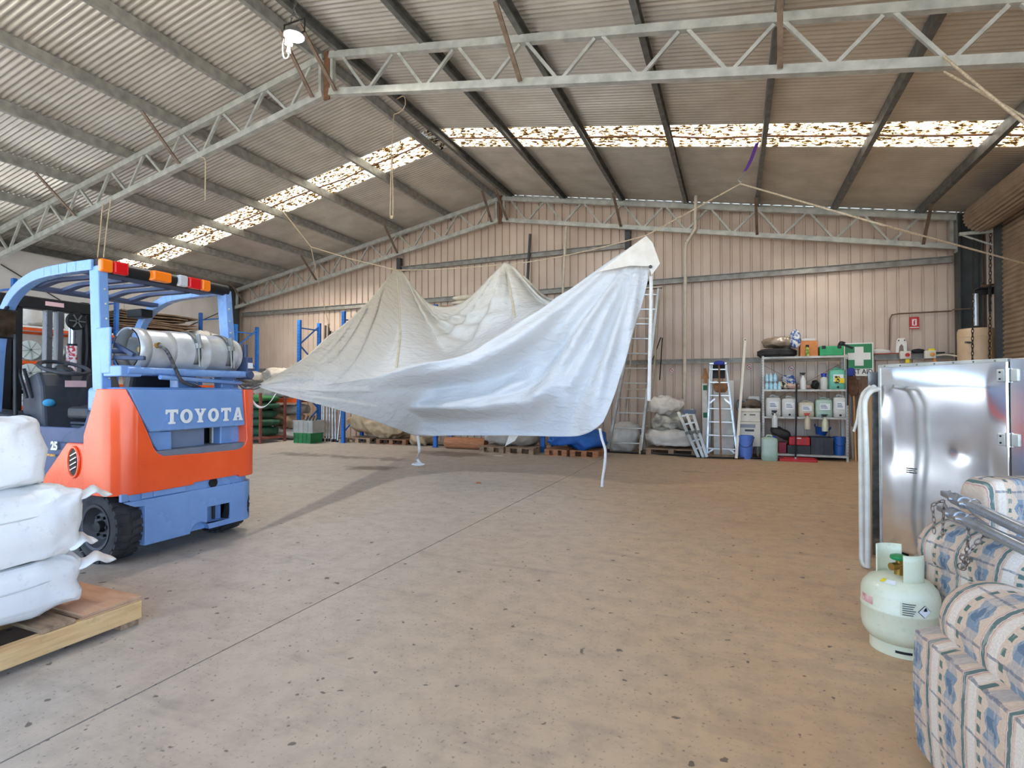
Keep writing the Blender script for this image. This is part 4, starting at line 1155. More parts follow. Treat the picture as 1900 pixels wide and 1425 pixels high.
sk = [((-3.57, 1.12, .155), (1.04, 1.18, .27), 'bottom', 1), ((-3.55, 1.11, .412), (1.02, 1.19, .375), 'middle', 2), ((-3.62, 1.00, .782), (.98, 1.10, .37), 'top', 3)]
for c, sz, lb, sd in sk:
    t = thing('white_sack', '%s of three stuffed white woven sacks stacked on the pine pallet' % lb, 'sack', c, 0, 'white sacks on the pallet')
    soft(c, sz, (.16, .28), .034, 3.0, sd, n=130, m=64, stretch=(1, 1, 2.2)).build('body', sackm, t, smooth=True, angle=180)
    # end flaps
    ex = c[0] + sz[0] / 2 - .06; ey = c[1] + sz[1] / 2
    for k, (zz, ln, yo) in enumerate({'bottom': ((.20, .16, 0),), 'middle': ((.30, .14, 0), (.05, .11, -.03)), 'top': ((.06, .05, -.02),)}[lb]):
        b = MB()
        def flap(u, v, ex=ex, ey=ey, zz=zz, ln=ln, c=c, k=k, yo=yo):
            return (ex - .13 + .15 * v + .02 * sin(5 * u), ey - .05 + yo + ln * u * 1.25, c[2] + zz + .03 * sin(pi * v) + (.03 if k == 0 else .05) * u - .05 * u * u + .012 * sin(9 * u + 4 * v))
        b.grid(flap, 12, 8); b.build('flap', sackm, t, smooth=True, solid=.006, angle=180)
    b = MB(); b.tube(curve_pts([(ex + .05, ey - .75, c[2] + sz[2] * .62), (ex + .062, ey - .5, c[2] + sz[2] * .64), (ex + .06, ey - .25, c[2] + sz[2] * .66), (ex + .02, ey - .06, c[2] + sz[2] * .70)], 14), .004, 5); b.build('seam', M('sack seam', (206, 206, 204), .7), t, smooth=True)

# ================================================================== pallet racking
rblue = M('racking blue', (36, 110, 190), 0.4, 0.1, scale=6, col2=(26, 92, 168), dirt=0.1)
rorange = M('racking orange', (236, 98, 40), 0.4, 0.1, scale=6, col2=(214, 84, 34), dirt=0.15)
holem = M('slot black', (20, 30, 46), .8)
def rack_frame(t, xa, ya, xb, yb, h, name='upright'):
    """end frame: two slotted posts and their bracing, from (xa,ya) to (xb,yb)"""
    for (x, y) in ((xa, ya), (xb, yb)):
        p = MB().box(x - .045, x + .045, y - .035, y + .035, 0.005, h).build('upright', rblue, t, bevel=.004)
        b = MB(); z = .3
        while z < h - .1:
            for dx in (-.018, .018): b.box(x + dx - .006, x + dx + .006, y - .0365, y - .0355, z, z + .022)
            z += .075
        b.build('slot', holem, p)['kind'] = 'stuff'
        MB().box(x - .07, x + .07, y - .06, y + .06, 0, .006).build('foot_plate', rblue, t)
    z = .25; up = True
    b = [(.25, 0, .25, 1)]
    k = 0
    while z < h - .5:
        p0 = (xa, ya, z) if k % 2 == 0 else (xb, yb, z); p1 = (xb, yb, z + .55) if k % 2 == 0 else (xa, ya, z + .55)
        MB().bar(p0, p1, .03, .03).build('frame_brace', rblue, t)
        z += .55; k += 1
    MB().bar((xa, ya, h - .2), (xb, yb, h - .2), .035, .03).build('frame_brace', rblue, t)
def rack(name, label, xs, y0, y1, h, levels, axis='x', bh=.11, skip=()):
    c = ((xs[0] + xs[-1]) / 2, (y0 + y1) / 2, 0) if axis == 'x' else ((y0 + y1) / 2, (xs[0] + xs[-1]) / 2, 0)
    t = thing(name, label, 'racking', c)
    for x in xs:
        if axis == 'x': rack_frame(t, x, y0, x, y1, h)
        else: rack_frame(t, y0, x, y1, x, h)
    for a, b in zip(xs, xs[1:]):
        for z in levels:
            if (a, z) in skip: continue
            for yy in (y0, y1):
                if axis == 'x': MB().box(a + .046, b - .046, yy - .025, yy + .025, z - bh, z).build('beam', rorange, t, bevel=.004)
                else: MB().box(yy - .025, yy + .025, a + .046, b - .046, z - bh, z).build('beam', rorange, t, bevel=.004)
    return t
rack('pallet_rack', 'blue and orange pallet racking along the white left wall behind the forklift', [5.80, 7.66, 10.36], -12.9, -13.75, 3.45, (.95, 1.42, 1.86, 2.52), 'y', .055)
rack('pallet_rack', 'blue upright racking with an orange beam in the back left corner', [-12.5, -10.25], 10.45, 11.15, 3.08, (1.08,))
rack('pallet_rack', 'blue racking against the back wall, mostly hidden behind the hanging tarp', [-8.84, -6.24, -3.68], 10.45, 11.15, 3.22, (1.08, 3.16), skip=((-8.84, 3.16),))
# ---- reels with ribbed ends on the left rack
reelm = M('pale ribbed plastic', (206, 218, 216), 0.5, 0, scale=6, col2=(186, 198, 198), dirt=0.15)
def reel(c, label, first=None):
    R = .19
    if first: 
        a = random.uniform(0, .7); r = dup(first, c, None, label); r.rotation_euler = (a, 0, 0); return r
    t = thing('plastic_reel', label, 'reel', c, 0, 'ribbed plastic reels on the left racking')
    MB().lathe([(0, -.66), (R - .03, -.66), (R - .03, -.01), (0, -.01)], (0, 0, 0), (1, 0, 0), 28).build('body', reelm, t, world=False, smooth=True)
    d = MB().lathe([(R - .02, -.02), (R, -.015), (R, .0), (.03, .018), (0, .018)], (0, 0, 0), (1, 0, 0), 32).build('end_cap', reelm, t, world=False, smooth=True)
    b = MB()
    for k in range(8):
        a = 2 * pi * k / 8 + .2; b.bar((.022, .035 * cos(a), .035 * sin(a)), (.006, (R - .012) * cos(a), (R - .012) * sin(a)), .012, .016, up=(1, 0, 0))
    b.build('rib', M('grey reel rib', (150, 160, 160), .5), d, world=False)  # ribs greyer than the pale end cap
    MB().lathe([(.0, .03), (.03, .03), (.03, .012)], (0, 0, 0), (1, 0, 0), 14).build('hub', M('reel hub', (120, 130, 130), .5), d, world=False, smooth=True)
    MB().lathe([(0, .033), (.012, .033)], (0, 0, 0), (1, 0, 0), 10).build('hub_hole', blk, d, world=False)
    return t
first = None
lvl = {'top': (1.862 + .02, [6.05, 6.45, 6.85, 7.25], 1), 'middle': (1.422, [6.05, 6.44, 6.83, 7.22], 0), 'lower': (.952, [6.05, 6.47, 6.89, 7.31], 0)}
for nm, (z, ys_, two) in lvl.items():
    for k, y in enumerate(ys_):
        lb = 'pale ribbed plastic reel on the %s shelf of the left racking, %s along' % (nm, ['first', 'second', 'third', 'fourth'][k])
        o = reel((-12.86, y, z + .195), lb, first)
        if first is None: first = o
    if two and nm == 'lower':
        for k, y in enumerate(ys_[:-1]):
            reel((-12.86, y + .215, z + .207 + .357), 'pale ribbed reel resting on the lower shelf row of reels, %s along' % ['first', 'second', 'third'][k], first)
b = thing('slatted_pallet', 'timber slatted base under the top row of pale reels on the left racking', 'pallet', (-13.3, 6.2, 1.86))
for k in range(6): MB().box(-13.7, -12.88, 5.9 + k * .28, 6.05 + k * .28, 1.861, 1.881).build('slat', pine2, b)
# white shelf with folded white fabric
t = thing('white_shelf', 'white shelf board with a white post above the top row of reels', 'shelf', (-13.3, 6.3, 2.52))
MB().box(-13.72, -12.86, 5.86, 7.58, 2.521, 2.56).build('board', M('white board', (236, 234, 228), .5), t, bevel=.004)
MB().box(-12.92, -12.87, 6.66, 6.73, 2.56, 3.0).build('post', M('white board', (236, 234, 228), .5), t)
fabw = M('folded white fabric', (222, 218, 210), 0.8, 0, scale=4, col2=(198, 193, 184), bump=.2, bscale=15, dirt=.1)
fabg = M('grey folded canvas', (190, 182, 170), 0.85, 0, scale=4, col2=(150, 142, 130), bump=.3, bscale=15, dirt=.3)
tag(soft((-13.28, 6.35, 2.56), (.75, .62, .42), (.35, .5), .05, 3.2, 11, stretch=(1, 1, 3), n=70, m=30).build('folded_fabric', fabw, None, smooth=True, angle=180), 'large crumpled white fabric bundle on the white shelf seen through the forklift mast', 'fabric')
tag(soft((-13.28, 7.16, 2.56), (.7, .6, .38), (.35, .5), .05, 3.2, 14, stretch=(1, 1, 3), n=60, m=26).build('folded_fabric', fabw, None, smooth=True, angle=180), 'smaller white fabric bundle on the white shelf beside the white post', 'fabric')
# brown boards stacked on the rack
bm_ = M('brown packing board', (126, 102, 80), 0.8, 0, scale=5, col2=(92, 72, 56), bump=.3, bscale=20)
t = thing('board_stack', 'stack of bent brown packing boards on top of the left racking', 'boards', (-13.3, 8.5, 2.52))
rb = random.Random(5)
for k in range(11):
    z = 2.55 + k * .056; y0 = 7.72 + rb.uniform(-.05, .1); y1 = 9.6 + rb.uniform(-.25, .15); th = rb.uniform(.03, .045)
    def bd(u, v, z=z, y0=y0, y1=y1, k=k): return (lerp(-13.68, -13.0 + .04 * sin(k * 2.1), v), lerp(y0, y1, u), z + .016 * sin(6 * u + k) + .02 + .01 * sin(4 * v + k))
    b = MB(); b.grid(bd, 16, 4); b.build('board', bm_, t, solid=th)
for k, (yy, w) in enumerate(((9.62, .42), (9.95, .22))):
    tag(soft((-13.25, yy + .25, 2.522), (.75, w, .38 - .08 * k), (.5, .6), .04, 3, 21 + k, n=40, m=20).build('white_bag', fabw, None, smooth=True, angle=180), ('bigger' if k == 0 else 'smaller') + ' white bag beside the brown boards on the left racking', 'bag')
# ---- corner: grey canvas on the beam, bundles below, green rolls
t = thing('deck_board', 'timber deck laid across the orange beams in the back left corner', 'board', (-11.4, 10.8, 1.08))
for k in range(5): MB().box(-12.4 + k * .42, -12.02 + k * .42, 10.42, 11.16, 1.081, 1.10).build('plank', pine2, t)
grp = 'grey canvases on the corner racking'
for k, (x, y, w, d, h, z, ro, lb) in enumerate(((-11.55, 10.75, 1.7, .85, .42, 1.101, .05, 'broad lower grey canvas bundle on the corner racking'), (-11.0, 10.62, .95, .7, .30, 1.50, -.25, 'upper pale grey canvas slumped on the bundle in the corner racking'), (-11.95, 10.6, .7, .6, .26, 1.50, .3, 'small dark grey canvas at the left end of the corner racking'))):
    tag(soft((x, y, z), (w, d, h), (.55, .6), .09, 2.6, 31 + k, ro, n=80, m=36, stretch=(1, 1, 2)).build('canvas_bundle', fabg, None, smooth=True, angle=180), lb, 'canvas', grp)
tan_ = M('tan canvas', (196, 172, 138), 0.85, 0, scale=5, col2=(150, 126, 96), bump=.35, bscale=14, dirt=.3)
p = PY(533, 786, 10.75)
tag(soft((p.x, 10.75, .02), (.85, .6, .27), (.5, .55), .05, 3, 41, n=60, m=26, stretch=(1, 1, 2)).build('tarp_bundle', fabw, None, smooth=True, angle=180), 'white tarp bundle on the floor under the orange beam', 'tarp')
tag(soft((p.x - .02, 10.75, .30), (.85, .6, .38), (.6, .6), .09, 3, 42, n=70, m=30).build('tarp_bundle', tan_, None, smooth=True, angle=180), 'tan crumpled bundle on the white one under the orange beam', 'tarp')
tag(soft((p.x + .12, 10.8, .68), (.85, .55, .22), (.5, .6), .06, 3, 43, .1, n=60, m=26, stretch=(1, 1, 3)).build('tarp_bundle', fabg, None, smooth=True, angle=180), 'flat grey canvas just below the orange beam', 'tarp')
grn = M('dark green canvas', (52, 96, 70), 0.8, 0, scale=5, col2=(36, 72, 54), bump=.3, bscale=16)
grn2 = M('light green canvas', (62, 128, 70), 0.8, 0, scale=5, col2=(46, 100, 54), bump=.3, bscale=16)
st = thing('stillage', 'rusty red steel stillage frame around the green canvas rolls', 'stillage', (-10.85, 9.9, 0))
rst = M('rusty red steel', (150, 84, 66), .7, .2, scale=12, col2=(112, 62, 48))
for x in (-11.62, -10.52):
    for y in (9.5, 10.25): MB().box(x - .025, x + .025, y - .025, y + .025, 0, 1.22).build('post', rst, st)
for y in (9.5, 10.25): MB().box(-11.62, -10.52, y - .02, y + .02, .10, .15).build('rail', rst, st)
for x in (-11.62, -10.52): MB().box(x - .02, x + .02, 9.5, 10.25, .10, .15).build('rail', rst, st)
zz = .155
for k in range(5):
    h = (.24, .22, .23, .20, .18)[k]
    b = soft((-11.06 + (.0, .05, -.03, .03, -.02)[k], 9.87, zz), (1.02, .66, h), (.45, .65), .03, 3, 50 + k, n=60, m=24, stretch=(.5, 1, 2.5))
    tag(b.build('canvas_roll', grn if k < 4 else grn2, None, smooth=True, angle=180), '%s green canvas in the rusty stillage' % ['lowest dark', 'second lowest dark', 'middle dark', 'fourth up dark', 'topmost lighter'][k], 'canvas', 'green canvases in the stillage')
    zz += h - .015
# crates and poles
def crate(c, w, d, h, mat, label, name='plastic_crate', cat='crate', rot=0, ribs=5, cols=4):
    t = thing(name, label, cat, c, rot)
    th = .012; x, y = w / 2, d / 2
    b = MB(); b.box(-x + .01, x - .01, -y + .01, y - .01, 0, .015); b.build('base', mat, t, world=False)
    for nm, bx in (('side', (-x, x, -y, -y + th)), ('side', (-x, x, y - th, y)), ('side', (-x, -x + th, -y, y)), ('side', (x - th, x, -y, y))):
        b = MB(); b.box(*bx, 0, h); s_ = b.build(nm, mat, t, world=False)
    b = MB()
    for k in range(cols + 1): 
        xx = lerp(-x, x, k / cols); b.box(xx - .008, xx + .008, -y - .012, -y, 0, h)
    for k in range(3): b.box(-x, x, -y - .010, -y, h * k / 3, h * k / 3 + .014)
    b.box(-x - .015, x + .015, -y - .015, -y + .004, h - .03, h); b.box(-x - .015, x + .015, y - .004, y + .015, h - .03, h); b.box(-x - .015, -x + .004, -y, y, h - .03, h); b.box(x - .004, x + .015, -y, y, h - .03, h)
    b.build('rib', mat, t, world=False)
    return t
p0 = PY(562, 800, 10.3); p1 = PY(594, 800, 10.3); xc = (p0.x + p1.x) / 2
crate((xc, 10.2, 0), .52, .40, .25, M('green crate plastic', (42, 130, 70), .45, 0, col2=(30, 104, 54)), 'green plastic crate on the floor beside the blue upright')
gc = crate((xc + .03, 10.2, .252), .60, .42, .30, M('grey crate plastic', (180, 178, 168), .5, 0, col2=(158, 156, 146)), 'grey plastic tub standing on the green crate')
b = MB()
for k in range(4): b.cyl((xc - .15 + .1 * k, 10.15, .30), (xc - .05 + .1 * k, 10.25, .66), .018, 8)
tag(b.build('pipe_offcuts', M('dark offcuts', (70, 62, 54), .7), None, smooth=True), 'dark pipe offcuts sticking out of the grey tub', 'offcuts')['kind'] = 'stuff'
polem = M('steel tent pole', (196, 194, 190), .35, .7, scale=8, col2=(160, 158, 152), dirt=.2)
for k, (pxb, pxt, pyt) in enumerate(((600, 604, 604), (606, 610, 601), (611, 613, 614), (617, 618, 616), (623, 620, 620), (619, 632, 700), (626, 640, 690), (597, 600, 640))):
    yy = 10.55 + .04 * (k % 3)
    bp_ = PY(pxb, 800, yy); tp = PY(pxt, pyt, yy + .25)
    t = thing('tent_pole', ['tall steel pole with dark cap, leftmost pair in the racking', 'tallest steel pole beside the leftmost one in the racking', 'third steel pole standing in the racking', 'fourth steel pole standing in the racking', 'fifth steel pole standing in the racking', 'short steel pole leaning right in front of the bundle', 'rightmost leaning steel pole by the tan heap', 'thin steel pole nearest the blue upright'][k], 'pole', (bp_.x, yy, 0), 0, 'steel poles in the racking')
    a = Vector((bp_.x, yy, 0.0)); d_ = (tp - a)
    MB().cyl(a + d_ * .02, a + d_ * .88, .024, 12).build('tube', polem, t, smooth=True)
    MB().cyl(a + d_ * .88, tp, .027, 12).build('cap', M('dark pole cap', (70, 58, 48), .6), t, smooth=True)
    MB().cyl(a, a + d_ * .025, .030, 12).build('foot', blk, t, smooth=True)
def pallet(c, w, d, label, rot=0, h=.13, mat=None):
    t = thing('timber_pallet', label, 'pallet', c, rot); mat = mat or pine2
    for k in range(3): MB().box(-w/2, w/2, -d/2 + k * (d - .09) / 2, -d/2 + k * (d - .09) / 2 + .09, .0, .018).build('bottom_board', mat, t, world=False)
    for i in range(3):
        for j in range(3): MB().box(-w/2 + i * (w - .1) / 2, -w/2 + i * (w - .1) / 2 + .1, -d/2 + j * (d - .09) / 2, -d/2 + j * (d - .09) / 2 + .09, .018, h - .02).build('block', mat, t, world=False)
    for k in range(5): MB().box(-w/2 , w/2, -d/2 + k * (d - .11) / 4, -d/2 + k * (d - .11) / 4 + .11, h - .02, h).build('deck_board', mat, t, world=False)
    return t
def span(a, b, Y): 
    p = PY(a, 800, Y); q = PY(b, 800, Y); return (p.x + q.x) / 2, q.x - p.x
xc, w = span(642, 690, 10.6); xa = xc
pallet((xc, 10.87, 0), w, .7, 'timber pallet under the left half of the tan tarp heap')
xc, w = span(697, 752, 10.5)
pallet((xc, 10.87, 0), w, .7, 'reddish timber pallet under the right half of the tan tarp heap', mat=M('reddish pallet wood', (150, 106, 76), .75, 0, stretch=(3, 12, 12), scale=3, col2=(112, 76, 54)))
xc, w = span(640, 765, 10.6)
tag(soft((xc, 10.87, .131), (w, .72, .62), (.7, .8), .16, 1.8, 61, n=110, m=50).build('tarp_heap', tan_, None, smooth=True, angle=180), 'long tan crumpled tarp heap on pallets under the hanging tarp', 'tarp')
xc, w = span(762, 796, 10.6)
tag(soft((xc, 10.87, .0), (w, .7, .30), (.7, .8), .09, 2.4, 62, n=70, m=30).build('tarp_heap', tan_, None, smooth=True, angle=180), 'low tan tarp bundle on the floor right of the long heap', 'tarp')
timb = M('orange cut timber', (190, 130, 88), .7, 0, stretch=(2, 12, 12), scale=3, col2=(156, 100, 66))
for k, (a, b_, z, lb) in enumerate(((828, 878, 0, 'longer orange round-edged timber billet on the floor under the tarp'), (876, 902, 0, 'shorter orange timber billet on the floor under the tarp'))):
    x, w = span(a, b_, 10.4)
    b = MB(); b.lathe([(0, -w/2), (.12, -w/2), (.125, -w/2 + .02), (.125, w/2 - .02), (.12, w/2), (0, w/2)], (x, 10.4, .125), (1, 0, 0), 14)
    tag(b.build('timber_billet', timb, None, smooth=True), lb, 'timber')
for k, (a, b_, lb) in enumerate(((905, 948, 'grey pallet under the middle of the hanging tarp'), (952, 1002, 'grey pallet behind the hanging white tarp tail'), (1022, 1062, 'orange pallet at the left under the blue tarp'), (1068, 1118, 'orange pallet at the right under the blue tarp'))):
    x, w = span(a, b_, 10.3)
    pallet((x, 10.3, 0), w, .8, lb, mat=pine2 if k < 2 else timb)
x, w = span(1020, 1120, 10.3)
bt = M('bright blue tarp', (22, 104, 196), .45, 0, scale=6, col2=(14, 80, 160), bump=.3, bscale=14)
tag(soft((x, 10.3, .131), (w, .85, .34), (.6, .7), .09, 2.6, 71, n=80, m=36, stretch=(1, 1, 1.6)).build('tarp_heap', bt, None, smooth=True, angle=180), 'bright blue tarp heap on orange pallets at the foot of the tall ladder', 'tarp')
x, w = span(905, 1000, 10.5)
tag(soft((x, 10.4, .131), (w * .95, .7, .3), (.5, .6), .05, 2.6, 72, n=60, m=26).build('tarp_heap', fabg, None, smooth=True, angle=180), 'grey folded canvas on the pallets behind the hanging tarp', 'tarp')
# rolled cream fabric on the top beams, behind the tarp
t = thing('deck_board', 'timber boards across the top beams of the racking behind the tarp', 'board', (-5.5, 10.8, 3.16))
for k in range(3): MB().box(-6.15, -3.8, 10.42 + .26 * k, 10.64 + .26 * k, 3.161, 3.18).build('plank', pine2, t)
for k, (a, b_, z) in enumerate(((840, 905, 3.181), (843, 900, 3.29))):
    x, w = span(a, b_, 10.6); 
    b = soft((x, 10.6, z), (w, .3, .115), (.3, .8), .012, 4, 81 + k, n=50, m=16)
    tag(b.build('fabric_roll', M('cream fabric roll', (222, 212, 192), .8, 0, col2=(196, 184, 160)), None, smooth=True, angle=180), '%s cream fabric roll on top of the racking behind the tarp' % ('lower', 'upper')[k], 'fabric', 'cream rolls on the racking')
# loose black hose along the floor at the foot of the racking
hp = [PZ(545, 808), PZ(600, 812), PZ(680, 818), PZ(770, 825), PZ(860, 829), PZ(960, 833), PZ(1060, 836), PZ(1130, 840), PZ(1250, 846), PZ(1330, 851), PZ(1420, 852), PZ(1500, 853), PZ(1570, 853)]
b = MB(); b.tube([q + Vector((0, 0, .02)) for q in curve_pts(hp, 80)], .018, 6)
tag(b.build('floor_hose', blk, None, smooth=True), 'long black hose lying on the floor along the racking and shelves', 'hose')
hp = [PZ(548, 806), PZ(566, 811), PZ(556, 814), PZ(640, 813), PZ(650, 816), PZ(630, 815)]
b = MB(); b.tube([q + Vector((0, 0, .012)) for q in curve_pts(hp, 40)], .010, 5)
tag(b.build('floor_rope', ropem, None, smooth=True), 'loose pale rope on the floor by the green crate', 'rope')
# ================================================================== things along the back wall, right half
alu = M('ladder aluminium', (206, 208, 206), .34, .6, scale=6, col2=(178, 180, 178), dirt=.25)
alu2 = M('warm worn aluminium', (188, 176, 156), .42, .45, scale=6, col2=(156, 144, 124), dirt=.3)
def ladder(name, label, bl, br, tl, tr, n, mat, depth=.07, w=.03, rungd=.05, first=.25):
    t = thing(name, label, 'ladder', ((bl[0] + br[0]) / 2, bl[1], 0))
    bl, br, tl, tr = map(Vector, (bl, br, tl, tr))
    for a, b in ((bl, tl), (br, tr)):
        MB().chan(a, b, w, depth, .004, up=(0, -1, 0), flip=1 if a is bl else -1).build('stile', mat, t)
        MB().bar(a - (b - a).normalized() * .0, a + (b - a).normalized() * .05, w * 1.25, depth * 1.15, up=(0, -1, 0)).build('foot', blk, t)
    for k in range(n):
        f = (k + .6) / n
        a = bl.lerp(tl, f); b = br.lerp(tr, f)
        MB().bar(a, b, rungd, .026, up=(0, 0, 1)).build('step', mat, t, bevel=.003)
    return t
# tall platform ladder beside the tarp
bl = PY(1128, 838, 10.95); br = PY(1189, 838, 10.95); tl = PY(1186, 536, 11.3); tr = PY(1222, 536, 11.3)
bl.z = br.z = .02
tall = ladder('tall_ladder', 'very tall aluminium ladder standing right of the hanging tarp', bl, br, tl, tr, 11, alu, .10, .045)
for a, b in ((tl + Vector((-.02, .02, 0)), Vector((bl.x + .15, 11.6, .02))), (tr + Vector((.03, .02, 0)), Vector((br.x + .04, 11.66, .02)))):
    MB().bar(a, b, .03, .05, up=(0, -1, 0)).build('rear_leg', alu2, tall)
ra, rb_ = Vector((bl.x + .15, 11.6, .02)), Vector((br.x + .04, 11.66, .02))
for f in (.15, .38, .6, .82): MB().bar(ra.lerp(tl, f), rb_.lerp(tr, f), .02, .03).build('rear_brace', alu2, tall)
MB().box(tl.x - .03, tr.x + .06, 11.26, 11.42, tl.z - .01, tl.z + .02).build('top_cap', alu2, tall, bevel=.005)
b = MB(); b.bar(bl + Vector((.03, 0, .35)), bl + Vector((-.02, -.25, .0)), .03, .03); b.bar(br + Vector((0, 0, .35)), br + Vector((.02, -.25, .0)), .03, .03); b.build('splayed_foot', alu2, tall)
# white tarp pile on a pallet
xc, w = span(1200, 1294, 10.95)
pallet((xc, 11.2, 0), w, .75, 'grey pallet under the big pile of white tarps')
twh = M('dirty white tarp', (226, 222, 214), .55, 0, scale=3.5, col2=(198, 190, 178), bump=.3, bscale=10, dirt=.35)
tcr = M('cream tarp with grey inside', (206, 200, 186), .6, 0, scale=3.5, col2=(128, 124, 118), bump=.3, bscale=10, lo=.45, hi=.62)
g = 'white tarps piled by the tall ladder'
tag(soft((xc, 11.22, .131), (w + .06, .75, .36), (.5, .55), .06, 2.2, 91, n=90, m=40, stretch=(1, 1, 3)).build('tarp_pile', twh, None, smooth=True, angle=180), 'lowest dirty white tarp folded flat on the pallet by the tall ladder', 'tarp', g)
tag(soft((xc + .03, 11.22, .46), (w * .86, .7, .34), (.7, .8), .11, 2.6, 92, n=100, m=44).build('tarp_pile', tcr, None, smooth=True, angle=180), 'coiled cream and grey tarp in the middle of the white pile', 'tarp', g)
xp = PY(1232, 760, 11.1)
tag(soft((xp.x, 11.2, .76), (.78, .6, .36), (.8, .9), .12, 2.4, 93, n=90, m=40).build('tarp_pile', twh, None, smooth=True, angle=180), 'crumpled white tarp peaking on top of the pile by the tall ladder', 'tarp', g)
xp = PY(1158, 800, 11.3)
tag(soft((xp.x, 11.4, .0), (.55, .34, .55), (.6, .7), .07, 2.8, 94, n=60, m=30).build('tarp_pile', twh, None, smooth=True, angle=180), 'white tarp bundle seen through the rungs of the tall ladder', 'tarp', g)
# folded multi ladder leaning on the pile
t = thing('folded_ladder', 'folded aluminium ladder leaning on the white tarp pile', 'ladder', (PY(1305, 845, 10.7).x, 10.7, 0))
for k, (pb, pt) in enumerate((((1296, 842), (1259, 765)), ((1305, 842), (1272, 762)), ((1312, 838), (1284, 760)))):
    a = PY(pb[0], pb[1], 10.62 + .02 * k); c = PY(pt[0], pt[1], 10.9 + .02 * k); a.z = .02
    MB().chan(a, c, .05, .08, .006, up=(0, -1, 0)).build('stile', alu, t)
    m_ = a.lerp(c, .52); MB().bar(m_ - (c - a) * .03, m_ + (c - a) * .03, .075, .09, up=(0, -1, 0)).build('hinge', galv_d, t)
for f in (.12, .3, .7, .9):
    MB().bar(PY(1296, 842, 10.64).lerp(PY(1259, 765, 10.92), f), PY(1312, 838, 10.68).lerp(PY(1284, 760, 10.96), f), .03, .03).build('rung', alu, t)
MB().box(*[v for q in [PY(1279, 766, 10.88)] for v in (q.x - .12, q.x + .12, 10.86, 10.89, q.z - .02, q.z + .06)]).build('end_cap', M('blue grey plastic', (86, 100, 122), .5), t, bevel=.006)
# step ladder
bl = PY(1312, 846, 10.85); br = PY(1368, 846, 10.85); tl = PY(1318, 676, 11.1); tr = PY(1347, 676, 11.1); bl.z = br.z = .02
sl = ladder('step_ladder', 'white aluminium step ladder with broad steps leaning by the cartons', bl, br, tl, tr, 7, alu, .07, .03, .10)
MB().box(tl.x - .02, tr.x + .02, 11.02, 11.2, tl.z - .01, tl.z + .03).build('top_cap', alu, sl, bevel=.008)
for a, b in ((tl + Vector((.03, .06, 0)), Vector((bl.x + .02, 11.3, .02))), (tr + Vector((.0, .06, 0)), Vector((br.x + .03, 11.3, .02)))):
    MB().bar(a, b, .025, .03, up=(0, -1, 0)).build('rear_leg', alu, sl)
for f, s_ in ((.07, 1), (.60, 1)):
    a = bl.lerp(tl, f); c = br.lerp(tr, f); h = .14
    MB().bar(a + Vector((.0, -.02, -.06)), a.lerp(c, .28) + Vector((0, -.02, .04)), .012, .03).build('gusset', alu, sl); MB().bar(c + Vector((0, -.02, -.06)), c.lerp(a, .28) + Vector((0, -.02, .04)), .012, .03).build('gusset', alu, sl)
for q in (bl, br): MB().box(q.x - .03, q.x + .03, q.y - .05, q.y + .05, 0.0, .04).build('rubber_foot', M('red rubber foot', (176, 50, 44), .6), sl)
# broom on the step ladder, dark pad behind its top
t = thing('broom', 'brown handled broom with a blue head leaning upright on the step ladder', 'broom', (PY(1336, 838, 10.7).x, 10.72, 0))
a = PY(1338, 838, 10.72); c = PY(1334, 676, 10.95); a.z = .01
MB().cyl(a, c, .015, 10).build('handle', M('brown broom handle', (140, 92, 58), .5), t, smooth=True)
b = soft((c.x, c.y, c.z - .02), (.20, .08, .09), (.6, .8), .006, 6, 5, n=24, m=12); b.build('head', M('blue bristles', (52, 66, 160), .8), t, smooth=True)
q0 = PY(1318, 702, 11.2); q1 = PY(1345, 676, 11.2)
tag(MB().box(q0.x, q1.x, 11.22, 11.27, q0.z, q1.z + .02).build('dark_pad', M('charcoal pad', (52, 54, 56), .7), None, bevel=.01, origin=((q0.x+q1.x)/2, 11.24, q0.z)), 'dark charcoal pad hung behind the top of the step ladder', 'pad')
# white foam panel and cartons behind
foam = M('white foam', (236, 234, 226), .8, 0, scale=10, col2=(220, 216, 206))
carton = M('brown carton', (176, 130, 90), .8, 0, scale=6, col2=(150, 108, 72))
def bx(name, label, cat, a, b_, y0, y1, z0, z1, mat, bev=.006, ref=None, group=None):
    """box spanning photo columns a..b_ when its front stands at depth y0"""
    p = PY(a, 800, y0); q = PY(b_, 800, y0)
    o = MB().box(p.x, q.x, y0, y1, z0, z1).build(name, mat, None, bevel=bev)
    return tag(o, label, cat, group), p.x, q.x
def zof(py, Y, px=1480): return PY(px, py, Y).z
o, xa, xb = bx('foam_board', 'tall narrow white foam panel standing left of the step ladder', 'panel', 1303, 1313, 11.32, 11.5, 0, zof(710, 11.3), foam)
for (y0, y1) in ((714, 724), (768, 778)): MB().box(xa + .02, xb - .005, 11.315, 11.32, zof(y1, 11.3), zof(y0, 11.3)).build('green_print', M('green print', (30, 110, 70), .6), o, world=True)
o, xa, xb = bx('carton', 'white carton standing behind the step ladder', 'carton', 1324, 1362, 11.4, 11.6, 0, zof(705, 11.4), foam)
tag(soft((PY(1338, 725, 11.35).x, 11.36, zof(728, 11.35)), (.26, .16, .2), (.7, .8), .05, 5, 15, n=36, m=18).build('paper_bag', carton, None, smooth=True, angle=180), 'crumpled brown paper behind the step ladder', 'paper')
b = MB(); q = PY(1306, 695, 11.5); b.prism([(q.x - .06, 11.5, q.z - .08), (q.x + .04, 11.5, q.z + .1), (q.x + .1, 11.5, q.z - .08)], (0, .08, 0)); b.bar((q.x + .04, 11.52, q.z - .3), (q.x + .02, 11.52, q.z + .13), .05, .05)
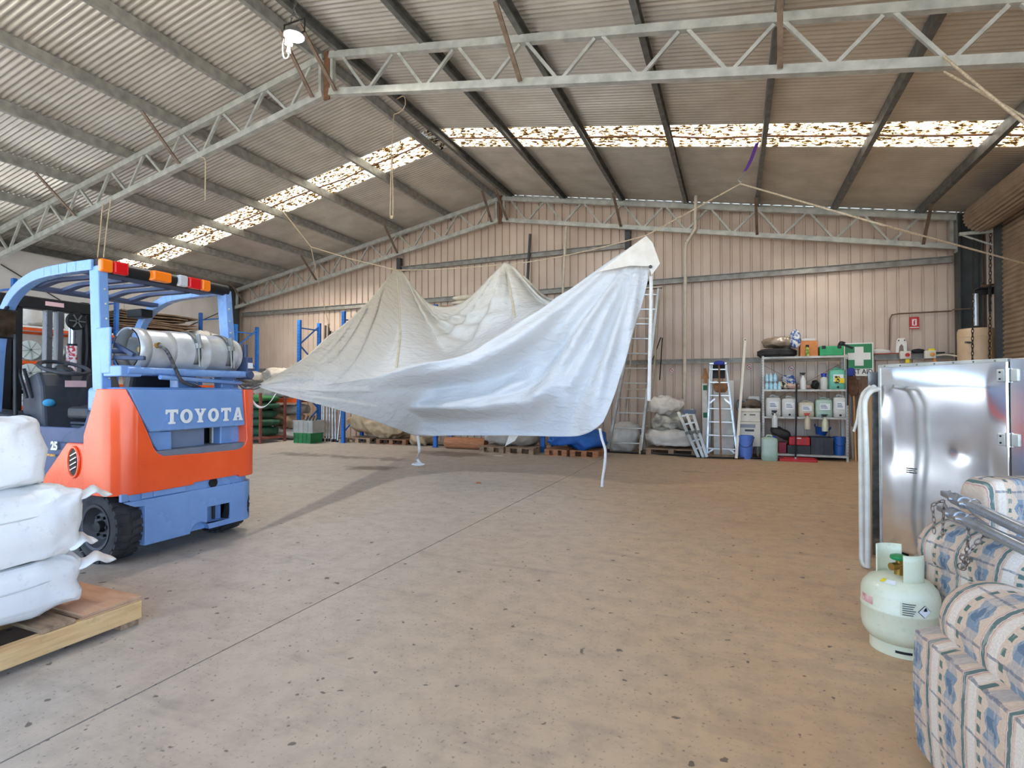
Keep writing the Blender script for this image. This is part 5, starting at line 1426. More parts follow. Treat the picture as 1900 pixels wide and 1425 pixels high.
tag(b.build('timber_offcut', carton), 'brown timber offcuts sticking up behind the foam panel', 'offcuts')
# leaning white pole
a = PY(1366, 846, 10.70); a.z = .02; c = PY(1383, 628, 11.62)
t = thing('white_pole', 'long flat white pole leaning on the wall right of the step ladder', 'pole', (a.x, a.y, 0))
MB().bar(a, c, .05, .03, up=(0, -1, 0)).build('pole', M('white painted timber', (232, 226, 214), .5), t, bevel=.006)
MB().cyl(c + (a - c) * .012 + Vector((0, -.016, 0)), c + (a - c) * .012 + Vector((0, -.022, 0)), .012, 10).build('end_hole', blk, t)
# white chest on wheels with a carton-like lid box
wch = M('off-white chest', (230, 222, 206), .5, 0, scale=5, col2=(212, 202, 184), dirt=.15)
xa, xb = PY(1370, 800, 11.1).x, PY(1411.5, 800, 11.1).x
z0, z1, z2 = zof(832, 11.1), zof(785, 11.1), zof(759, 11.1)
t = thing('wheeled_chest', 'lower off-white chest on castors between the step ladder and the shelving', 'chest', ((xa + xb) / 2, 11.3, 0))
MB().box(xa, xb, 11.12, 11.52, z0, z1).build('body', wch, t, bevel=.012)
MB().box(xa + .02, xa + .30, 11.114, 11.12, zof(796, 11.1), zof(789, 11.1)).build('label_strip', M('grey print', (150, 152, 158), .6), t)
m = MB(); text_mesh(m, 'FISH', .06, plane_fn(((xa + xb) / 2 + .03, 11.118, zof(801, 11.1)), (1, 0, 0), (0, 0, 1)), bold=.002) if False else m.box((xa+xb)/2 - .08, (xa+xb)/2 + .08, 11.114, 11.12, zof(803, 11.1), zof(799, 11.1)); m.build('dark_print', M('dark print', (70, 70, 72), .6), t)
for xx in (xa + .05, xb - .05):
    for yy in (11.17, 11.46):
        b = MB(); b.cyl((xx - .015, yy, .06), (xx + .015, yy, .06), .055, 14); b.box(xx - .022, xx + .022, yy - .02, yy + .02, .07, z0 + .005); b.build('castor', galv_d, t, smooth=True)
t2 = thing('white_chest', 'upper off-white lidded box on the wheeled chest', 'chest', ((xa + xb) / 2, 11.3, z1 + .003))
MB().box(xa + .005, xb - .005, 11.13, 11.5, z1 + .003, z2 - .06).build('body', wch, t2, bevel=.012); MB().box(xa - .005, xb + .005, 11.115, 11.51, z2 - .06, z2).build('lid', wch, t2, bevel=.012)
MB().box(xa + .1, xa + .14, 11.125, 11.13, zof(772, 11.1), zof(770, 11.1)).build('dark_print', M('dark print', (70, 70, 72), .6), t2); MB().box(xa + .2, xa + .3, 11.125, 11.13, zof(772, 11.1), zof(770, 11.1)).build('dark_print', M('dark print', (70, 70, 72), .6), t2)
tag(soft(((xa + xb) / 2 + .02, 11.3, z2 + .001), (.40, .3, .16), (.7, .8), .04, 5, 17, n=44, m=20).build('brown_cloth', M('brown cloth', (120, 104, 90), .9, 0, col2=(90, 76, 64)), None, smooth=True, angle=180), 'brown cloth heaped on the upper white box', 'cloth')
q = PY(1377, 752, 11.25)
b = MB(); b.tube(curve_pts([q + Vector((-.06, 0, -.10)), q + Vector((-.08, 0, 0)), q + Vector((-.05, 0, .08)), q + Vector((.03, 0, .09)), q + Vector((.08, 0, .02)), q + Vector((.09, 0, -.08))], 24), [.035 + .004 * ((i) % 2) for i in range(25)], 12)
tag(b.build('ribbed_hose', M('grey ribbed hose', (110, 112, 116), .5), None, smooth=True), 'grey ribbed hose looped on the upper white box', 'hose')
q0 = PY(1388, 755, 11.4); q1 = PY(1410, 735, 11.4)
tag(MB().box(q0.x, q1.x, 11.42, 11.58, z2 + .001, q1.z).build('white_tub', foam, None, bevel=.02), 'white tub with dark handles behind the brown cloth', 'tub')
# ---- shelving
YS = 11.08; YE = 11.52
xl, xr = PY(1414, 800, YS).x, PY(1575, 800, YS).x
SZ = [zof(843, YS), zof(773.5, YS), zof(722.5, YS), zof(661, YS)]
shm = M('galvanised shelving', (190, 186, 176), .45, .3, scale=7, col2=(160, 152, 140), dirt=.3)
t = thing('shelving_unit', 'galvanised four-tier shelving unit stacked with cleaning drums', 'shelf', ((xl + xr) / 2, (YS + YE) / 2, 0))
for x in (xl, xr):
    for y in (YS, YE):
        s1 = 1 if x == xl else -1; s2 = 1 if y == YS else -1
        b = MB(); b.box(min(x, x + .04 * s1), max(x, x + .04 * s1), min(y, y + .003 * s2), max(y, y + .003 * s2), 0, SZ[3] + .02); b.box(min(x, x + .003 * s1), max(x, x + .003 * s1), min(y, y + .04 * s2), max(y, y + .04 * s2), 0, SZ[3] + .02)
        p = b.build('upright', shm, t)
        b = MB(); z = .1
        if y == YS:
            while z < SZ[3]: b.box(x + .015 * s1 - .004 + (.0 if s1 > 0 else 0), x + .015 * s1 + .004, y - .001, y + .0005, z, z + .02); z += .05
            b.build('slot', blk, p)['kind'] = 'stuff'
for z in SZ:
    b = MB(); b.box(xl + .004, xr - .004, YS + .004, YE - .004, z - .004, z); b.box(xl + .004, xr - .004, YS + .003, YS + .006, z - .035, z); b.box(xl + .004, xr - .004, YE - .006, YE - .003, z - .035, z); b.build('shelf_board', shm, t)
for a, c in (((xl, YE + .005, SZ[3] - .1), (xr, YE + .005, SZ[2] - .35)), ((xr, YE + .012, SZ[3] - .1), (xl, YE + .012, SZ[2] - .35))): MB().bar(a, c, .005, .03, up=(0, -1, 0)).build('cross_brace', rustm, t)
def IX(a, b_, Y=YS): p = PY(a, 700, Y); q = PY(b_, 700, Y); return (p.x + q.x) / 2, q.x - p.x
white = M('white label', (236, 236, 232), .6)
def jerry(px0_, px1_, z, h, mat, label, liq=None, lh=.0, lab=True, Y=YS + .02, d=.26, tap=True, labm=None):
    x, w = IX(px0_, px1_, Y)
    t = thing('plastic_drum', label, 'drum', (x, Y + d / 2, z))
    b = MB(); hw = w / 2; hd = d / 2
    def sec(zz, s): 
        pts = []
        for k in range(24):
            a = 2 * pi * k / 24; pts.append((hw * s * spow(cos(a), .35), hd * s * spow(sin(a), .35), zz))
        return pts
    prof = [(0, .92), (.02, 1), (h * .30, 1), (h * .31, .985), (h * .78, 1), (h * .86, .96), (h * .90, .80), (h * .93, .42), (h * .935, .25)]
    vs = [p for zz, s in prof for p in sec(zz, s)]; n = 24
    fs = [[i * n + k, i * n + (k + 1) % n, (i + 1) * n + (k + 1) % n, (i + 1) * n + k] for i in range(len(prof) - 1) for k in range(n)] + [list(range(n))[::-1], list(range((len(prof) - 1) * n, len(prof) * n))]
    b.add(vs, fs); b.build('body', mat, t, world=False, smooth=True)
    b = MB(); b.tube(curve_pts([(-hw * .35, 0, h * .90), (-hw * .25, 0, h * .99), (hw * .25, 0, h * .99), (hw * .35, 0, h * .90)], 12), .016, 8); b.build('handle', mat, t, world=False, smooth=True)
    MB().lathe([(.028, h * .9), (.03, h * .97), (0, h * .975)], (hw * .62, 0, 0), (0, 0, 1), 14).build('cap', labm or mat, t, world=False, smooth=True)
    if lab: 
        l_ = MB().box(-hw * .52, hw * .68, -hd - .004, -hd + .02, h * .36, h * .70).build('label', white, t, world=False)
        b = MB()
        for k in range(3): b.box(-hw * .42, hw * (.2 + .1 * k), -hd - .0055, -hd - .003, h * (.60 - .07 * k), h * (.63 - .07 * k))
        b.build('print', M('blue grey print', (70, 96, 130), .6), l_, world=False)
    if tap: MB().lathe([(.018, 0), (.02, .02), (0, .024)], (.0, -hd - .0, h * .10), (0, -1, 0), 12).build('tap', blk, t, world=False, smooth=True)
    return t
clr = M('milky drum plastic', (206, 204, 196), .4, 0, scale=4, col2=(190, 188, 178))
clr2 = M('yellowish drum plastic', (204, 194, 170), .4, 0, scale=4, col2=(186, 176, 150))
clr3 = M('greenish drum plastic', (176, 196, 178), .4, 0, scale=4, col2=(150, 176, 156))
gdr = M('pale green drum', (112, 190, 160), .4, 0, scale=4, col2=(90, 168, 138))
hz_ = lambda y0: zof(y0, YS + .02) - SZ[1]
jerry(1420, 1449, SZ[1] + .001, hz_(734), clr, 'milky square drum at the left end of the middle shelf')
jerry(1450, 1479, SZ[1] + .001, hz_(736), clr, 'milky drum with teal print, second from left on the middle shelf')
jerry(1481, 1511, SZ[1] + .001, hz_(744), clr2, 'short yellowish drum in the centre of the middle shelf')
jerry(1513, 1545, SZ[1] + .001, hz_(738), clr3, 'greenish yellow drum, fourth along on the middle shelf')
jerry(1546, 1571, SZ[1] + .001, hz_(733), clr, 'tall milky drum at the right end of the middle shelf')
gd = jerry(1539, 1570, SZ[2] + .001, zof(684, YS) - SZ[2], gdr, 'green drum with colourful hazard label at the right end of the upper shelf')
MB().box(PY(1549, 700, YS).x, PY(1558, 700, YS).x, YS + .008, YS + .014, SZ[2] + .11, SZ[2] + .24).build('colour_label', M('hazard label print', (236, 214, 60), .6, 0, scale=30, col2=(40, 40, 44), lo=.48, hi=.52), gd)
MB().box(PY(1558, 700, YS).x, PY(1567, 700, YS).x, YS + .008, YS + .014, SZ[2] + .11, SZ[2] + .20).build('colour_label', M('yellow label', (244, 206, 30), .6), gd)
def spray(px_, z, h, w, mat, trig, label, Y=YS + .1, hang=False):
    x = PY(px_, 700, Y).x
    t = thing('spray_bottle', label, 'bottle', (x, Y, z))
    MB().lathe([(0, 0), (w / 2, 0), (w / 2, h * .5), (w * .36, h * .66), (w * .16, h * .76), (w * .16, h * .84)], (0, 0, 0), (0, 0, 1), 16).build('body', mat, t, world=False, smooth=True)
    b = MB(); b.box(-w * .25, w * .25, -.014, .014, h * .84, h * .92); b.box(-w * .55, w * .40, -.012, .012, h * .92, h); b.bar((-w * .35, 0, h * .92), (-w * .5, 0, h * .78), .012, .012); b.build('trigger', trig, t, world=False, bevel=.003)
    return t
spray(1490, SZ[2] + .001, .31, .10, M('white bottle plastic', (226, 226, 222), .4), blk, 'white spray bottle with black trigger on the upper shelf')
redp = M('red trigger', (190, 60, 50), .5)
hb = M('clear bottle plastic', (210, 212, 206), .35); hb2 = M('amber liquid bottle', (206, 190, 160), .35); hb3 = M('yellow liquid bottle', (206, 208, 176), .35)
for px_, y0, y1, m_, tr_, lb in ((1437, 762, 794, hb, blk, 'clear spray bottle hooked on the edge of the middle shelf, left'), (1497.5, 766, 796, hb2, redp, 'amber spray bottle with red trigger hooked on the middle shelf edge'), (1530, 768, 799, hb3, blk, 'yellow tinted spray bottle hooked on the middle shelf edge, right')):
    zb0, zb1 = zof(y1, YS - .06), zof(y0, YS - .06); spray(px_, zb0, zb1 - zb0, .10, m_, tr_, lb, YS - .055)
# upper shelf: water pack, cloths
x, w = IX(1418, 1449)
t = thing('water_pack', 'shrink-wrapped pack of blue water bottles on the upper shelf', 'bottles', (x, YS + .15, SZ[2]))
wb = M('blue water plastic', (150, 206, 226), .2, 0, scale=20, col2=(210, 236, 244))
for i in range(4):
    for j in range(2):
        for k in range(2 if i < 3 else 1):
            MB().lathe([(0, 0), (.034, 0), (.034, .10), (.012, .135), (.012, .15), (0, .15)], (x - w / 2 + .045 + .072 * i, YS + .07 + .08 * j, SZ[2] + .001 + .152 * k), (0, 0, 1), 10).build('bottle', wb, t, smooth=True)
ctn = M('blue white cloth', (58, 96, 160), .85, 0, scale=18, col2=(226, 224, 220), lo=.46, hi=.56)
chk = M('black white cloth', (40, 44, 40), .85, 0, scale=22, col2=(214, 206, 180), lo=.46, hi=.54)
pink = M('pinkish cloth', (206, 176, 160), .85, 0, scale=9, col2=(180, 148, 132))
def blob(name, label, cat, a, b_, ytop, z, mat, Y=YS + .16, d=.26, seed=1, fold=.035, fs=5, e=(.7, .8)):
    x, w = IX(a, b_, Y - d / 2)
    return tag(soft((x, Y, z + .001), (w, d, zof(ytop, Y - d / 2) - z), e, fold, fs, seed, n=48, m=22).build(name, mat, None, smooth=True, angle=180), label, cat)
blob('cloth', 'dark patterned cloth on the upper shelf beside the water pack', 'cloth', 1445, 1464, 707, SZ[2], chk, seed=3)
blob('cloth', 'pinkish cloth in the middle of the upper shelf', 'cloth', 1460, 1480, 710, SZ[2], pink, seed=4, Y=YS + .12, d=.2)
blob('cloth', 'blue and white cloth heaped behind on the upper shelf', 'cloth', 1449, 1478, 693, SZ[2], ctn, seed=5, Y=YS + .36, d=.14)
blob('cloth', 'flat pinkish cloth under the white spray bottle', 'cloth', 1482, 1507, 715, SZ[2], pink, seed=6, Y=YS + .30, d=.2)
blob('black_glove', 'black rag clump right of the spray bottle on the upper shelf', 'rag', 1508, 1518, 707, SZ[2], blk, seed=7, Y=YS + .14, d=.12)
x, w = IX(1525, 1537)
t = thing('blue_cap_bottle', 'milky bottle with big blue cap on the upper shelf', 'bottle', (x, YS + .16, SZ[2]))
h = zof(692, YS + .1) - SZ[2]
MB().lathe([(0, .001), (.062, .001), (.064, h * .55), (.055, h * .66), (.04, h * .74), (.04, h * .78)], (x, YS + .16, SZ[2]), (0, 0, 1), 20).build('body', clr, t, smooth=True)
MB().lathe([(.042, h * .74), (.046, h * .96), (.0, h * .97)], (x, YS + .16, SZ[2]), (0, 0, 1), 16).build('cap', M('royal blue cap', (36, 60, 170), .4), t, smooth=True)
# top of the shelving: tyre, wrapped bundle, orange box, can, green case
x, w = IX(1406, 1482, YS - .02); R = w / 2
t = thing('spare_tyre', 'black spare tyre lying flat on top of the shelving', 'tyre', (x, YS + .26, SZ[3])); zt0 = SZ[3] + .001
MB().lathe([(R * .55, .0), (R * .80, .0), (R * .97, .035), (R, .075), (R * .97, .125), (R * .80, .155), (R * .55, .155), (R * .5, .12), (R * .5, .03), (R * .55, 0)], (x, YS + .26, zt0), (0, 0, 1), 44, cap=False).build('tyre', rub, t, smooth=True)
b = MB()
for k in range(3): b.lathe([(R * .985, 0), (R * 1.006, .004), (R * 1.006, .018), (R * .985, .022)], (x, YS + .26, zt0 + .04 + .03 * k), (0, 0, 1), 44, cap=False)
b.build('tread_rib', rub, t, smooth=True)
wr = M('brown shrink wrap', (176, 160, 140), .25, 0, scale=6, col2=(140, 120, 100), bump=.3, bscale=12)
tag(soft((x + .02, YS + .26, SZ[3] + .158), (R * 1.7, .6, .24), (.8, .95), .05, 3.5, 101, n=64, m=28).build('wrapped_bundle', wr, None, smooth=True, angle=180), 'brown plastic-wrapped bundle lying on the spare tyre', 'bundle')
xb_ = PY(1477, 640, YS + .1).x
b = soft((xb_ - .02, YS + .04, SZ[3] + .158), (.15, .14, .34), (.7, .8), .035, 7, 102, n=36, m=22)
tag(b.build('blue_cloth', ctn, None, smooth=True, angle=180), 'blue and white patterned cloth propped on the tyre beside the orange box', 'cloth')
ob = M('orange leatherette box', (214, 138, 74), .6, 0, scale=6, col2=(186, 110, 54), dirt=.1)
o, xa, xb = bx('orange_box', 'orange box with a pale lid on top of the shelving', 'box', 1486, 1519, YS + .06, YS + .34, SZ[3] + .001, zof(633, YS + .06), ob)
p0 = SZ[3]; z_ = zof(633, YS + .06)
MB().box(xa + .015, xb - .03, YS + .08, YS + .32, z_, z_ + .05).build('lid', M('pale grey lid', (206, 204, 200), .5), o, world=True, bevel=.01)
x, w = IX(1495, 1502, YS + .02)
t = thing('spray_can', 'spray can with white cap standing before the orange box', 'can', (x, YS + .025, SZ[3]))
MB().lathe([(0, .001), (.033, .001), (.033, .15), (.028, .165)], (x, YS + .025, SZ[3]), (0, 0, 1), 16).build('body', M('green spray can', (96, 130, 60), .4, 0, scale=25, col2=(214, 196, 90), lo=.45, hi=.55), t, smooth=True)
MB().lathe([(.028, .165), (.026, .205), (0, .21)], (x, YS + .025, SZ[3]), (0, 0, 1), 16).build('cap', blk, t, smooth=True)
gc_ = M('bright green case', (26, 160, 90), .4, 0, scale=6, col2=(18, 136, 72))
o, xa, xb = bx('green_case', 'bright green plastic case on top of the shelving', 'case', 1522, 1567, YS + .04, YS + .30, SZ[3] + .001, zof(643.5, YS + .04), gc_, .015)
zc = zof(643.5, YS + .04)
for f in (.18, .82): MB().box(lerp(xa, xb, f) - .03, lerp(xa, xb, f) + .03, YS + .028, YS + .05, zc - .05, zc + .006).build('latch', blk, o, world=True, bevel=.004)
b = MB(); q = PY(1567, 643, YS + .15); b.ball((q.x - .04, YS + .17, zc + .035), .035, 12, 8, (1.5, .8, 1)); b.bar((q.x - .02, YS + .17, zc + .03), (q.x + .12, YS + .10, zc - .05), .03, .04); b.tube(curve_pts([(q.x - .1, YS + .17, zc + .012), (q.x - .06, YS + .17, zc + .08), (q.x + .02, YS + .17, zc + .06)], 8), .01, 6)
tag(b.build('hand_tool', blk, None, smooth=True), 'black hand tool lying over the end of the green case', 'tool')
# bottom shelf: bag, red box, crate, tub, bucket
bagm = M('dark brown bag', (62, 58, 54), .8, 0, scale=6, col2=(44, 40, 38), bump=.3, bscale=14)
x, w = IX(1424, 1464, YS)
b = soft((x, YS + .17, SZ[0] + .30), (w, .26, .17), (.6, .8), .03, 5, 111, n=60, m=26, sagz=.0)
q = Vector((x, YS + .17, SZ[0] + .30)); Ry = Matrix.Rotation(radians(28), 3, 'Y')
b.v = [q + Ry @ (p - q) for p in b.v]
tag(b.build('dark_bag', bagm, None, smooth=True, angle=180), 'dark brown bag slumped across the red toolbox on the bottom shelf', 'bag')
rd = M('red toolbox plastic', (206, 30, 34), .4, 0, scale=6, col2=(176, 22, 26))
o, xa, xb = bx('red_toolbox', 'red plastic box with a dark lower half on the bottom shelf', 'box', 1464, 1503, YS + .06, YS + .36, SZ[0] + .16, zof(811, YS + .06), rd, .012)
MB().box(xa - .03, xb + .01, YS + .05, YS + .37, SZ[0] + .001, SZ[0] + .158).build('dark_base', M('charcoal box', (48, 52, 50), .6), o, world=True, bevel=.01)
MB().box(xa + .1, xa + .2, YS + .05, YS + .06, zof(814, YS + .06), zof(812, YS + .06)).build('label', white, o, world=True)
o, xa, xb = bx('red_tin', 'small dark red box left of the toolbox on the bottom shelf', 'box', 1444, 1459, YS + .08, YS + .3, SZ[0] + .001, zof(822, YS + .06), M('dark red box', (140, 26, 50), .5), .008)
x, w = IX(1505, 1544, YS + .04)
crate((x, YS + .24, SZ[0] + .001), w, .36, zof(811, YS + .04) - SZ[0], M('black crate plastic', (62, 62, 64), .55, 0, col2=(44, 44, 46)), 'black plastic crate on the bottom shelf', ribs=5, cols=5)
blueb = M('blue bucket plastic', (34, 92, 168), .4, 0, scale=6, col2=(26, 76, 146)); blueb2 = M('periwinkle bucket plastic', (96, 130, 206), .4, 0, scale=6, col2=(80, 112, 186))
def bucket(px0_, px1_, ytop, z, mat, label, Y, tilt=0, h=None):
    x, w = IX(px0_, px1_, Y); R = w / 2
    h = h or zof(ytop, Y) - z
    t = thing('bucket', label, 'bucket', (x, Y + R, z)); t.rotation_euler = (0, tilt, 0)
    MB().lathe([(0, .0), (R * .80, 0), (R * .95, h * .9), (R, h * .9), (R, h), (R * .96, h), (R * .78, .012), (0, .012)], (0, 0, 0), (0, 0, 1), 28).build('body', mat, t, world=False, smooth=True)
    MB().tube([(R * cos(a), -.2 * R - R * .8 * sin(a), h * .93 - h * .42 * sin(a)) for a in [pi * k / 14 for k in range(15)]], .005, 6).build('handle', blk, t, world=False, smooth=True)
    for s in (-1, 1): MB().ball((s * R, 0, h * .92), .018, 8, 6).build('lug', mat, t, world=False, smooth=True)
    return t
bucket(1545, 1571, 809, SZ[0] + .001, blueb, 'dark blue bucket at the right end of the bottom shelf', YS + .06)
x, w = IX(1508, 1538, YS + .1)
t = thing('blue_tub', 'blue flexible tub tilted on top of the black crate', 'tub', (x, YS + .26, zof(811, YS + .04) + .005)); t.rotation_euler = (0, .22, 0)
R = w / 2 * .95
MB().lathe([(0, 0), (R * .65, 0), (R * .95, .13), (R, .135), (R * .97, .14), (R * .63, .012), (0, .012)], (0, 0, .03), (0, 0, 1), 28).build('body', blueb, t, world=False, smooth=True)
for s in (-1, 1): MB().tube(curve_pts([(s * R * .97, -.05, .16), (s * R * 1.05, -.03, .20), (s * R * 1.05, .03, .20), (s * R * .97, .05, .16)], 10), .01, 6).build('handle', blueb, t, world=False, smooth=True)
bucket(1367, 1398, 812, 0, blueb2, 'periwinkle blue bucket on the floor before the white chest', 10.78)
jerry(1412, 1443, 0, zof(810, 10.7), clr3, 'large clear drum on the floor at the left foot of the shelving', Y=10.66, d=.28, lab=False, tap=False, labm=M('royal blue cap', (36, 60, 170), .4))
x, w = IX(1444, 1516, 10.75)
t = thing('red_tray', 'long flat red tray on the floor under the shelving', 'tray', (x, 10.9, 0))
b = MB(); b.box(x - w/2, x + w/2, 10.76, 11.04, 0.001, .012); b.box(x - w/2, x + w/2, 10.75, 10.765, .001, .05); b.box(x - w/2, x + w/2, 11.035, 11.05, .001, .05); b.box(x - w/2, x - w/2 + .015, 10.75, 11.05, .001, .05); b.box(x + w/2 - .015, x + w/2, 10.75, 11.05, .001, .05); b.build('tray', rd, t, bevel=.004)
a = PY(1476, 837, YS - .05); c = PY(1478, 712, YS - .02)
t = thing('black_pole', 'black broom stick leaning on the front of the shelving', 'pole', (a.x, YS - .05, 0)); a.z = .0
MB().cyl(a, c, .014, 10).build('stick', blk, t, smooth=True); MB().lathe([(.018, 0), (.018, .05), (.0, .055)], (a.x, a.y, 0.0), (0, 0, 1), 10).build('tip', white, t, smooth=True)
tag(MB().cyl(PY(1572, 666, YS - .03), PY(1573, 752, YS - .03), .012, 8).build('hanging_rod', blk, None, smooth=True), 'black rod hanging on the right upright of the shelving', 'rod')
x = PY(1578, 690, YS - .02); tag(soft((x.x, YS - .06, x.z - .08), (.12, .06, .15), (.6, .7), .01, 7, 9, n=24, m=12).build('blue_rag', M('navy rag', (40, 56, 130), .8), None, smooth=True), 'navy rag hanging on the right corner of the shelving', 'rag')
# ---- first aid sign
gsign = M('sign green', (20, 126, 66), .4)
x0 = PY(1565.5, 637, 11.56); x1 = PY(1621, 697.5, 11.56)
t = thing('first_aid_sign', 'green and white first aid sign on the back wall', 'sign', ((x0.x + x1.x) / 2, 11.56, x1.z))
zb0 = zof(684, 11.56, 1590)
MB().box(x0.x, x1.x, 11.56, 11.565, x1.z, x0.z).build('plate', M('sign white', (232, 230, 222), .45), t, bevel=.002)
MB().box(x0.x + .02, x1.x - .02, 11.557, 11.561, zb0, x0.z - .02).build('green_field', gsign, t)
cx = PY(1594, 661, 11.555); 
b = MB(); b.prism([(cx.x + x_, 11.553, cx.z + z_) for x_, z_ in ((-.07,-.175),(.07,-.175),(.07,-.065),(.18,-.065),(.18,.065),(.07,.065),(.07,.175),(-.07,.175),(-.07,.065),(-.18,.065),(-.18,-.065),(-.07,-.065))], (0, .006, 0)); b.build('white_cross', M('sign white', (232, 230, 222), .45), t)
m = MB(); text_mesh(m, 'FIRST AID', .125, plane_fn(((x0.x + x1.x) / 2, 11.559, zof(690, 11.56, 1590)), (1, 0, 0), (0, 0, 1)), bold=.002, sx=.82); m.build('lettering', blk, t)
# ---- no smoking signs
def nosmoke(px_, py_, label):
    p = PY(px_, py_, 11.80); R = .055
    t = thing('no_smoking_sign', label, 'sign', p)
    MB().lathe([(0, 0), (R * 1.15, 0), (R * 1.15, .004), (0, .004)], p, (0, -1, 0), 26).build('disc', white, t)
    b = MB(); b.lathe([(R * .78, .004), (R, .004), (R, .007), (R * .78, .007)], p, (0, -1, 0), 26, cap=False); b.bar(p + Vector((-R * .6, -.006, R * .6)), p + Vector((R * .6, -.006, -R * .6)), .003, R * .2, up=(0, 0, 1)) ; b.build('red_ring', M('sign red', (196, 40, 44), .45), t)
    b = MB(); b.bar(p + Vector((-R * .45, -.005, -R * .25)), p + Vector((R * .45, -.005, R * .2)), .002, R * .16); b.build('cigarette', blk, t)
nosmoke(1247, 687, 'round no smoking sign right of the tall ladder'); nosmoke(1390, 681, 'round no smoking sign above the white chest, left of the shelving'); nosmoke(1468.5, 683.5, 'round no smoking sign seen through the top bay of the shelving')
# ---- fire sign, conduit, pipes
p0 = PY(1687.5, 588.5, 11.80); p1 = PY(1705.5, 610, 11.80)
t = thing('fire_sign', 'small red fire extinguisher sign on the wall near the right corner', 'sign', ((p0.x + p1.x) / 2, 11.8, p1.z))
MB().box(p0.x, p1.x, 11.798, 11.803, p1.z, p0.z).build('plate', M('sign red', (196, 40, 44), .45), t)
cx = (p0.x + p1.x) / 2; zc = lerp(p1.z, p0.z, .55)
b = MB(); b.box(cx - .035, cx + .035, 11.794, 11.799, zc - .06, zc + .06); b.build('white_panel', white, t)
b = MB(); b.box(cx - .014, cx + .010, 11.790, 11.795, zc - .045, zc + .025); b.box(cx - .006, cx + .016, 11.790, 11.795, zc + .028, zc + .042); b.build('extinguisher_pictogram', M('sign red', (196, 40, 44), .45), t)
b = MB(); b.box(cx - .07, cx + .07, 11.795, 11.799, p1.z + .02, p1.z + .035); b.build('white_lettering', white, t)
cm = M('brown conduit', (112, 92, 78), .6, .2)
pts = [PY(1650, 652, 11.78), PY(1651, 592, 11.78), PY(1655, 584, 11.78), PY(1668, 582, 11.78), PY(1764, 577, 11.78), PY(1770, 574, 11.36), PY(1800, 573, 11.36)]
b = MB(); b.tube(pts, .012, 8); tag(b.build('conduit', cm, None, smooth=True), 'brown electrical conduit rising from the ledge and running to the corner column', 'conduit')
wp = M('cream plastic pipe', (214, 204, 186), .5, 0, scale=8, col2=(196, 184, 164), dirt=.15)
b = MB(); b.tube([PY(1291, 363, 11.3), PY(1290, 425, 11.38), PY(1274, 450, 11.5), PY(1272, 460, 11.52), PY(1270, 770, 11.58)], .035, 12)
t = tag(b.build('downpipe', wp, None, smooth=True), 'cream downpipe with an offset bend on the back wall right of the tarp peak', 'pipe')
for (a, c) in ((1290.4, 420), (1274, 450)): 
    q = PY(a, c, 11.4 if c == 420 else 11.5); MB().ball(q, .045, 12, 8).build('elbow', wp, t, smooth=True)
b = MB(); b.tube([PY(1051, 420, 11.45), PY(1046, 500, 11.5), PY(1041, 640, 11.55)], .03, 12)
tag(b.build('wall_pipe', wp, None, smooth=True), 'cream vertical pipe behind the hanging tarp, left of its right peak', 'pipe')
q = [PY(1224, 705, 11.5), PY(1229, 627, 11.7), PY(1226, 626, 11.7), PY(1211, 668, 11.6)]
b = MB(); b.tube(q, .012, 6); tag(b.build('bent_rod', blk, None, smooth=True), 'thin dark bent rod leaning on the wall beside the tall ladder', 'rod')
# ---- things along the girt ledge
zl = 1.885 + .051
def PYz(px_, Y, z): p = PY(px_, 650, Y); return Vector((p.x, Y, z))
x = PYz(1632, 11.7, zl); tag(soft(x, (.32, .09, .10), (.6, .8), .02, 8, 121, n=30, m=14).build('white_cloth', fabw, None, smooth=True), 'white cloth on the wall ledge right of the first aid sign', 'cloth')
b = MB(); b.tube(curve_pts([PYz(1622, 11.66, zl + .012), PYz(1640, 11.655, zl + .012), PYz(1662, 11.66, zl + .012), PYz(1685, 11.66, zl + .012)], 14), .012, 6); tag(b.build('red_hose', M('rusty red hose', (160, 74, 52), .7), None, smooth=True), 'rusty red hose lying along the wall ledge', 'hose')
x = PYz(1673, 11.70, zl); 
t = thing('white_holder', 'white arched plastic holder standing on the wall ledge', 'holder', x)
b = MB(); P = [(-.085, 0), (-.08, .22), (-.05, .29), (.05, .29), (.08, .22), (.085, 0), (.04, 0), (.03, .14), (0, .18), (-.03, .14), (-.04, 0)]
b.prism([(a, 0, z) for a, z in P], (0, .06, 0)); b.build('body', foam, t, world=False, bevel=.008)
for s in (-1, 1): MB().lathe([(0, 0), (.012, 0), (.012, .006), (0, .006)], (s * .045, -.001, .25), (0, -1, 0), 10).build('screw', blk, t, world=False)
x = PYz(1703, 11.70, zl)
b = soft(x, (.2, .09, .09), (.7, .9), .008, 8, 3, n=26, m=12); b.box(x.x - .12, x.x + .12, 11.66, 11.70, zl, zl + .015)
tag(b.build('hat', blk, None, smooth=True), 'black cap lying on the wall ledge', 'hat')
b = MB(); b.box(PYz(1712, 11.7, 0).x, PYz(1752, 11.7, 0).x, 11.66, 11.72, zl, zl + .02); tag(b.build('dark_file', blk, None, bevel=.003), 'long dark tool on the wall ledge near the corner column', 'tool')
x = PYz(1728.5, 11.69, zl + .021); tag(MB().box(x.x - .045, x.x + .045, 11.66, 11.72, zl + .021, zl + .085).build('yellow_block', M('bright yellow', (240, 216, 30), .5), None, bevel=.006), 'small yellow block on the ledge tool', 'block')
